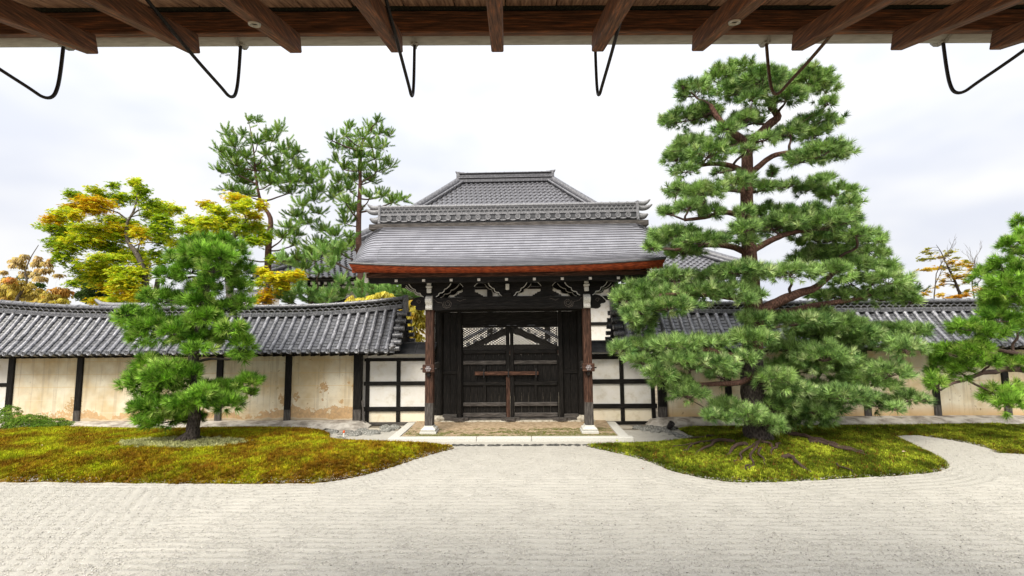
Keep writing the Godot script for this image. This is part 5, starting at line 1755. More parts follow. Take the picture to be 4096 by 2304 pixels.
func pad_tree(root: Node3D, nodes: Array, pads: Array, spec: Dictionary) -> void:
	# nodes: [point, radius] along the trunk and limbs that are already built; pads: x, y, z, rx, ry, rz, tint index
	var todo := []
	for k in range(0, pads.size(), 7):
		var c := Vector3(pads[k], pads[k + 1], pads[k + 2])
		var best := 1e9
		for q in nodes: best = minf(best, c.distance_to(q[0]) + absf(c.y - q[0].y) * 0.3)
		todo.append([best, k, c])
	todo.sort()
	for t in todo:
		var k: int = t[1]
		var c: Vector3 = t[2]
		var rad := Vector3(pads[k + 3], pads[k + 4], pads[k + 5])
		var base := c - Vector3(0, rad.y * 0.35, 0)
		var best := 1e9
		var pick = nodes[0]
		for q in nodes:
			var cost: float = base.distance_to(q[0]) * q[2] + maxf(0.0, q[0].y - base.y + spec.get("rise", 0.0)) * 1.6
			if cost < best:
				best = cost
				pick = q
		var from: Vector3 = pick[0]
		var len := from.distance_to(base)
		var m := Shape.new()
		if len > 0.03:
			var side := (base - from).cross(Vector3.UP).normalized() * rf(-0.14, 0.14) * len
			var up := Vector3(0, spec.get("arch", 0.1) * len, 0)
			var mid1 := from.lerp(base, 0.35) + side + up
			var mid2 := from.lerp(base, 0.7) - side * 0.6 + up * 0.6 + Vector3(rf(-0.05, 0.05), rf(-0.05, 0.05), 0) * len
			var r0: float = minf(pick[1] * 0.7, spec.twig * (1.4 + 1.3 * len))
			m.tube(smooth_path([from, mid1, mid2, base], 3), [r0 * 1.15, r0, r0, r0 * 0.95, r0 * 0.9, r0 * 0.85, r0 * 0.8, r0 * 0.75, r0 * 0.7, r0 * 0.6], 6, true, 0.1)
			nodes.append([mid2, r0 * 0.8, 1.1])
			nodes.append([base, r0 * 0.6, 1.12])
		var n := int(spec.density * (rad.x * rad.z + 0.7 * rad.y * (rad.x + rad.z)) + 3)
		var xfs := []
		var tints := PackedColorArray()
		var pal: Array = spec.palette[int(pads[k + 6])]
		var mood := rf(-0.22, 0.22)
		for i in n:
			var d := Vector3(rf(-1, 1), rf(-1, 1), rf(-1, 1))
			while d.length_squared() > 1.0 or d.length_squared() < 0.02: d = Vector3(rf(-1, 1), rf(-1, 1), rf(-1, 1))
			d = d.normalized()
			if d.y < -0.25 and rng.randf() < spec.get("top", 0.7): d.y = -d.y
			var p: Vector3 = c + d * rad * (rf(spec.get("inner", 0.55), 1.05) * (1.0 + spec.get("ragged", 0.0) * sin(d.x * 7.0 + k) * cos(d.z * 6.0 + d.y * 5.0 + k * 2.0)))
			var ax: Vector3 = (d * spec.get("out", 0.7) + Vector3.UP * spec.get("lift", 0.75) + Vector3(rf(-1, 1), rf(-1, 1), rf(-1, 1)) * 0.35).normalized()
			var x := ax.cross(Vector3(rf(-1, 1), rf(-1, 1), rf(-1, 1)) + Vector3(0.01, 0, 0.013)).normalized()
			var s: float = spec.size * rf(0.75, 1.2)
			xfs.append(Transform3D(Basis(x, ax, x.cross(ax)).scaled(Vector3(s, s, s)), p - ax * s * 0.3))
			var v := clampf(0.5 + mood + rf(-0.5, 0.5), 0, 1)
			var own := pal
			if rng.randf() < spec.get("mix", 0.0): own = spec.palette[clampi(int(pads[k + 6]) + (1 if rng.randf() < 0.5 else -1), 0, 3)]
			var col: Color = own[0].lerp(own[1], v)
			if rng.randf() < 0.12: col = col.lerp(pal[2], 0.7)
			tints.push_back(col * rf(spec.get("dim", 0.8), 1.15))
			if i < spec.get("twigs", 6) and len > 0.03:
				var q := p - ax * s * 0.2
				m.tube([base, base.lerp(q, 0.55) + Vector3(rf(-0.1, 0.1), rf(-0.05, 0.1), rf(-0.1, 0.1)) * rad.x, q], [spec.twig * 0.55, spec.twig * 0.4, spec.twig * 0.22], 4, false)
		if m.v.size(): part(root, "branch", m.done(), spec.bark)
		var mesh: Mesh = spec.leaf[rng.randi() % spec.leaf.size()]
		copies(root, spec.called, mesh, spec.mat, xfs, tints)

func trunk_nodes(pts: Array, radii: Array, k := 3, weight := 1.0) -> Array:
	var sp := smooth_path(pts, k)
	var out := []
	for i in sp.size():
		var f := float(i) / (sp.size() - 1) * (radii.size() - 1)
		var j := mini(int(f), radii.size() - 2)
		out.append([sp[i], lerpf(radii[j], radii[j + 1], f - j), weight])
	return out

func limb(root: Node3D, called: String, nodes: Array, mat: Material, sides := 12, wobble := 0.1) -> void:
	var m := Shape.new()
	var pts := []
	var rs := []
	for q in nodes:
		pts.append(q[0])
		rs.append(q[1])
	m.tube(pts, rs, sides, true, wobble)
	part(root, called, m.done(), mat)

func make_garden_trees() -> void:
	make_leaf_meshes()
	# the clipped young pine on the left moss bed
	var fresh := [[Color(0.08, 0.22, 0.025), Color(0.43, 0.76, 0.1), Color(0.68, 0.86, 0.24)]]
	var t := thing("garden_pine", "young bright green clipped pine in layered pads on the left moss bed", "tree", Vector3(-5.4, 0.15, -7.5))
	var tn := trunk_nodes([Vector3(-5.33, 0.10, -7.50), Vector3(-5.33, 0.25, -7.50), Vector3(-5.31, 0.55, -7.50), Vector3(-5.33, 0.82, -7.50), Vector3(-5.33, 1.14, -7.50), Vector3(-5.38, 1.58, -7.50), Vector3(-5.32, 2.00, -7.50), Vector3(-5.28, 2.31, -7.50), Vector3(-5.22, 2.62, -7.50), Vector3(-5.26, 2.99, -7.50), Vector3(-5.25, 3.28, -7.50)], [0.13, 0.1, 0.088, 0.08, 0.075, 0.07, 0.06, 0.05, 0.035], 4)
	limb(t, "trunk", tn, mats.bark_lower, 14, 0.12)
	for k in 6:
		var a := k * 1.05 + 0.3
		var m := Shape.new()
		m.tube([Vector3(-5.4, 0.3, -7.5), Vector3(-5.4 + cos(a) * 0.14, 0.2, -7.5 + sin(a) * 0.14), Vector3(-5.4 + cos(a) * 0.3, 0.14, -7.5 + sin(a) * 0.3)], [0.05, 0.045, 0.015], 7, true, 0.15)
		part(t, "root", m.done(), mats.bark_lower)
	pad_tree(t, tn, [-5.38, 3.48, -7.46, 0.19, 0.18, 0.19, 0, -5.10, 3.56, -7.64, 0.20, 0.17, 0.18, 0, -4.91, 3.26, -7.23, 0.28, 0.19, 0.29, 0, -4.89, 3.34, -7.75, 0.23, 0.24, 0.19, 0, -5.92, 3.31, -7.80, 0.25, 0.21, 0.22, 0, -4.77, 3.05, -7.82, 0.17, 0.21, 0.15, 0, -5.42, 3.06, -7.40, 0.29, 0.18, 0.24, 0, -5.80, 2.96, -7.38, 0.23, 0.14, 0.22, 0, -5.19, 2.94, -7.82, 0.34, 0.19, 0.31, 0, -5.37, 2.75, -7.66, 0.30, 0.13, 0.26, 0, -4.74, 2.77, -7.65, 0.18, 0.17, 0.18, 0, -6.02, 2.55, -7.54, 0.29, 0.16, 0.24, 0, -5.47, 2.48, -7.47, 0.18, 0.14, 0.18, 0, -4.63, 2.51, -7.63, 0.15, 0.13, 0.13, 0, -4.93, 2.39, -7.58, 0.27, 0.13, 0.27, 0, -5.94, 2.60, -7.18, 0.09, 0.09, 0.08, 0, -6.33, 2.31, -7.23, 0.13, 0.12, 0.13, 0, -6.50, 2.21, -7.58, 0.30, 0.20, 0.23, 0, -5.98, 2.04, -7.40, 0.37, 0.25, 0.34, 0, -5.62, 2.03, -7.59, 0.33, 0.24, 0.27, 0, -5.26, 2.14, -7.56, 0.30, 0.20, 0.26, 0, -4.85, 1.91, -7.66, 0.30, 0.18, 0.25, 0, -5.33, 1.86, -7.53, 0.35, 0.16, 0.35, 0, -4.53, 1.75, -7.44, 0.19, 0.21, 0.16, 0, -4.66, 1.57, -7.65, 0.15, 0.11, 0.14, 0, -6.50, 1.90, -7.70, 0.21, 0.17, 0.17, 0, -6.17, 1.45, -7.49, 0.22, 0.18, 0.17, 0, -6.25, 1.15, -7.51, 0.28, 0.23, 0.24, 0, -5.62, 1.27, -7.36, 0.36, 0.25, 0.35, 0, -5.29, 1.27, -7.37, 0.15, 0.19, 0.14, 0, -6.62, 1.14, -7.59, 0.10, 0.15, 0.09, 0, -5.98, 1.02, -7.61, 0.33, 0.18, 0.30, 0, -4.50, 1.11, -7.62, 0.25, 0.14, 0.23, 0, -5.19, 0.94, -7.80, 0.42, 0.18, 0.35, 0, -5.13, 0.87, -7.18, 0.39, 0.15, 0.32, 0, -5.85, 0.76, -7.37, 0.40, 0.18, 0.38, 0, -4.70, 0.81, -7.35, 0.27, 0.12, 0.24, 0, -5.81, 0.53, -7.43, 0.37, 0.13, 0.29, 0, -5.54, 0.49, -7.79, 0.22, 0.11, 0.18, 0, -4.51, 0.91, -7.74, 0.11, 0.09, 0.09, 0, -5.87, 0.58, -7.75, 0.30, 0.15, 0.28, 0, -6.43, 0.70, -7.71, 0.16, 0.11, 0.16, 0] + [-5.10, 2.49, -7.20, 0.19, 0.12, 0.14, 0, -5.00, 2.75, -7.17, 0.22, 0.14, 0.15, 0, -4.81, 3.01, -7.08, 0.21, 0.15, 0.15, 0, -5.01, 2.24, -7.25, 0.25, 0.14, 0.21, 0, -5.02, 1.71, -7.11, 0.19, 0.09, 0.14, 0, -4.88, 1.01, -7.06, 0.21, 0.12, 0.16, 0, -5.54, 2.00, -7.23, 0.22, 0.14, 0.16, 0, -5.75, 1.26, -7.22, 0.25, 0.14, 0.22, 0, -5.05, 0.86, -7.07, 0.21, 0.09, 0.16, 0, -4.53, 2.05, -7.17, 0.22, 0.12, 0.16, 0, -4.71, 3.21, -7.11, 0.22, 0.13, 0.15, 0, -5.22, 3.27, -7.12, 0.19, 0.12, 0.13, 0], {"leaf": tufts, "mat": mats.needle, "palette": fresh, "called": "needle_pad", "density": 500.0, "size": 0.132, "twig": 0.011, "bark": mats.bark_dark, "arch": 0.06, "twigs": 8, "dim": 0.68, "inner": 0.6, "ragged": 0.18, "out": 1.0, "lift": 0.55})
	# the great old pine on the right
	var old := [[Color(0.12, 0.24, 0.07), Color(0.5, 0.74, 0.25), Color(0.72, 0.86, 0.42)]]
	t = thing("old_garden_pine", "tall old pine with reddish trunk and spreading layered branches on the right moss bed", "tree", Vector3(4.0, 0.16, -7.5))
	tn = trunk_nodes([Vector3(4.01, 0.02, -7.45), Vector3(4.02, 0.24, -7.50), Vector3(3.99, 0.60, -7.50), Vector3(3.97, 1.04, -7.50), Vector3(4.01, 1.61, -7.50), Vector3(4.07, 2.18, -7.50), Vector3(4.06, 2.64, -7.50), Vector3(4.05, 3.13, -7.50), Vector3(4.05, 3.53, -7.50), Vector3(4.05, 3.96, -7.50), Vector3(4.09, 4.57, -7.50), Vector3(4.12, 5.01, -7.50), Vector3(4.11, 5.19, -7.50)], [0.27, 0.215, 0.18, 0.168, 0.155, 0.14, 0.13, 0.118, 0.108, 0.1, 0.092, 0.088, 0.08], 4)
	limb(t, "trunk", tn.slice(0, 17), mats.bark_lower, 20, 0.1)
	limb(t, "upper_trunk", tn.slice(16), mats.bark_red, 16, 0.06)
	var all := tn.duplicate()
	for l in [[[Vector3(4.08, 2.17, -7.50), Vector3(4.21, 2.28, -7.42), Vector3(4.47, 2.42, -7.35), Vector3(4.75, 2.53, -7.35), Vector3(5.04, 2.62, -7.40), Vector3(5.39, 2.85, -7.50), Vector3(5.77, 3.05, -7.60)], [0.1, 0.085, 0.075, 0.06, 0.045, 0.03]],
		[[Vector3(4.06, 2.14, -7.50), Vector3(4.34, 2.20, -7.55), Vector3(4.72, 2.24, -7.60), Vector3(5.04, 2.31, -7.65), Vector3(5.41, 2.37, -7.70), Vector3(5.86, 2.43, -7.80), Vector3(6.28, 2.52, -7.90)], [0.075, 0.065, 0.055, 0.05, 0.04, 0.025]],
		[[Vector3(3.99, 1.65, -7.45), Vector3(3.71, 1.54, -7.30), Vector3(3.49, 1.53, -7.20), Vector3(3.31, 1.57, -7.10), Vector3(3.08, 1.64, -7.00), Vector3(2.79, 1.63, -6.95)], [0.08, 0.07, 0.06, 0.045, 0.03]],
		[[Vector3(4.11, 5.12, -7.50), Vector3(3.94, 5.24, -7.45), Vector3(3.74, 5.37, -7.40), Vector3(3.60, 5.55, -7.40), Vector3(3.49, 5.78, -7.40)], [0.075, 0.06, 0.05, 0.035]],
		[[Vector3(4.11, 5.14, -7.50), Vector3(4.33, 5.27, -7.50), Vector3(4.54, 5.47, -7.55), Vector3(4.70, 5.62, -7.55), Vector3(4.55, 5.80, -7.50), Vector3(4.48, 6.03, -7.50)], [0.085, 0.075, 0.07, 0.05, 0.03]],
		[[Vector3(4.12, 4.57, -7.50), Vector3(4.27, 4.70, -7.40), Vector3(4.45, 4.83, -7.35), Vector3(4.71, 4.87, -7.30), Vector3(5.00, 4.84, -7.30)], [0.055, 0.045, 0.04, 0.03]],
		[[Vector3(4.08, 4.61, -7.50), Vector3(3.83, 4.71, -7.45), Vector3(3.56, 4.74, -7.40), Vector3(3.27, 4.72, -7.40)], [0.05, 0.04, 0.03]],
		[[Vector3(4.05, 3.79, -7.50), Vector3(3.80, 3.87, -7.40), Vector3(3.55, 3.87, -7.30), Vector3(3.22, 3.77, -7.20), Vector3(2.86, 3.71, -7.10)], [0.055, 0.045, 0.035, 0.025]],
		[[Vector3(4.05, 3.19, -7.50), Vector3(3.82, 3.32, -7.50), Vector3(3.45, 3.35, -7.40), Vector3(3.10, 3.32, -7.35), Vector3(2.75, 3.26, -7.30)], [0.06, 0.05, 0.04, 0.025]],
		[[Vector3(4.05, 3.23, -7.50), Vector3(4.32, 3.38, -7.50), Vector3(4.48, 3.46, -7.40), Vector3(4.70, 3.53, -7.35), Vector3(4.95, 3.54, -7.30)], [0.06, 0.05, 0.04, 0.025]],
		[[Vector3(4.00, 1.01, -7.55), Vector3(4.58, 0.98, -7.80), Vector3(5.21, 0.99, -8.00), Vector3(5.66, 0.96, -8.10), Vector3(6.00, 0.93, -8.15)], [0.06, 0.055, 0.05, 0.03]],
		[[Vector3(4.07, 2.43, -7.50), Vector3(3.69, 2.47, -7.40), Vector3(3.32, 2.51, -7.30), Vector3(2.93, 2.53, -7.20), Vector3(2.40, 2.50, -7.05)], [0.06, 0.05, 0.04, 0.025]],
		[[Vector3(3.94, 1.21, -7.40), Vector3(3.64, 1.12, -7.20), Vector3(3.26, 1.12, -7.05), Vector3(2.88, 1.12, -6.95)], [0.05, 0.04, 0.03]]]:
		var ln := trunk_nodes(l[0], l[1], 4, 1.02)
		limb(t, "limb", ln, mats.bark_red, 10, 0.08)
		all.append_array(ln.slice(3))
	for r in [[[Vector3(4.66, 0.10, -8.11), Vector3(4.68, 0.10, -7.84), Vector3(4.83, 0.10, -7.63), Vector3(5.00, 0.10, -7.39), Vector3(5.20, 0.10, -7.18), Vector3(5.35, 0.10, -6.97)], 0.055],
		[[Vector3(4.82, 0.10, -7.47), Vector3(4.92, 0.10, -7.21), Vector3(5.13, 0.10, -7.03), Vector3(5.31, 0.10, -6.87)], 0.040],
		[[Vector3(4.70, 0.10, -7.29), Vector3(4.97, 0.10, -7.41), Vector3(5.12, 0.10, -7.29)], 0.030],
		[[Vector3(3.67, 0.10, -7.15), Vector3(3.47, 0.10, -7.04), Vector3(3.19, 0.10, -6.82)], 0.045],
		[[Vector3(3.90, 0.10, -7.22), Vector3(3.68, 0.10, -6.95), Vector3(3.41, 0.10, -6.51), Vector3(3.29, 0.10, -6.24)], 0.030],
		[[Vector3(3.83, 0.10, -7.15), Vector3(3.57, 0.10, -6.95), Vector3(3.34, 0.10, -6.69), Vector3(3.21, 0.10, -6.51)], 0.028],
		[[Vector3(3.55, 0.10, -7.30), Vector3(3.33, 0.10, -7.33), Vector3(3.07, 0.10, -7.16), Vector3(2.77, 0.10, -6.89)], 0.040],
		[[Vector3(3.39, 0.10, -7.38), Vector3(3.13, 0.10, -7.42), Vector3(2.76, 0.10, -7.16), Vector3(2.68, 0.10, -7.08)], 0.026],
		[[Vector3(3.43, 0.10, -7.74), Vector3(3.18, 0.10, -7.74), Vector3(2.91, 0.10, -7.68)], 0.026],
		[[Vector3(3.07, 0.10, -7.36), Vector3(2.84, 0.10, -7.38), Vector3(2.58, 0.10, -7.31)], 0.022],
		[[Vector3(3.94, 0.10, -7.22), Vector3(3.98, 0.10, -7.08), Vector3(3.98, 0.10, -6.88)], 0.030],
		[[Vector3(4.16, 0.10, -7.15), Vector3(3.98, 0.10, -6.95), Vector3(3.83, 0.10, -6.75)], 0.030],
		[[Vector3(3.96, 0.10, -6.69), Vector3(4.01, 0.10, -6.51), Vector3(4.02, 0.10, -6.20)], 0.045],
		[[Vector3(3.76, 0.10, -6.95), Vector3(3.61, 0.10, -6.63), Vector3(3.59, 0.10, -6.40)], 0.020],
		[[Vector3(4.52, 0.10, -6.45), Vector3(4.58, 0.10, -6.31), Vector3(4.62, 0.10, -6.18)], 0.016],
		[[Vector3(4.77, 0.10, -7.79), Vector3(5.00, 0.10, -7.75)], 0.020],
		[[Vector3(3.34, 0.10, -6.40), Vector3(3.22, 0.10, -6.29), Vector3(3.16, 0.10, -6.24)], 0.015]]:
		var rn := []
		var sp := smooth_path(r[0], 4)
		for i in sp.size():
			var p: Vector3 = sp[i]
			var fz := float(i) / (sp.size() - 1)
			p.x += 0.03 * sin(i * 1.3 + r[1] * 90.0)
			p.z += 0.025 * cos(i * 1.1 + r[1] * 130.0)
			p.y = right_height(edge_distance(Vector2(p.x, p.z), right_bed), p.x, p.z) + 0.012 + r[1] * 0.75 * sin(PI * clampf(fz * 1.2, 0, 1)) + 0.01 * sin(i * 2.1 + p.x * 7.0) - (0.02 if i == sp.size() - 1 else 0.0)
			rn.append([p, r[1] * 0.85 * (1.0 - 0.6 * fz), 1.0])
		limb(t, "root", rn, mats.root, 8, 0.22)
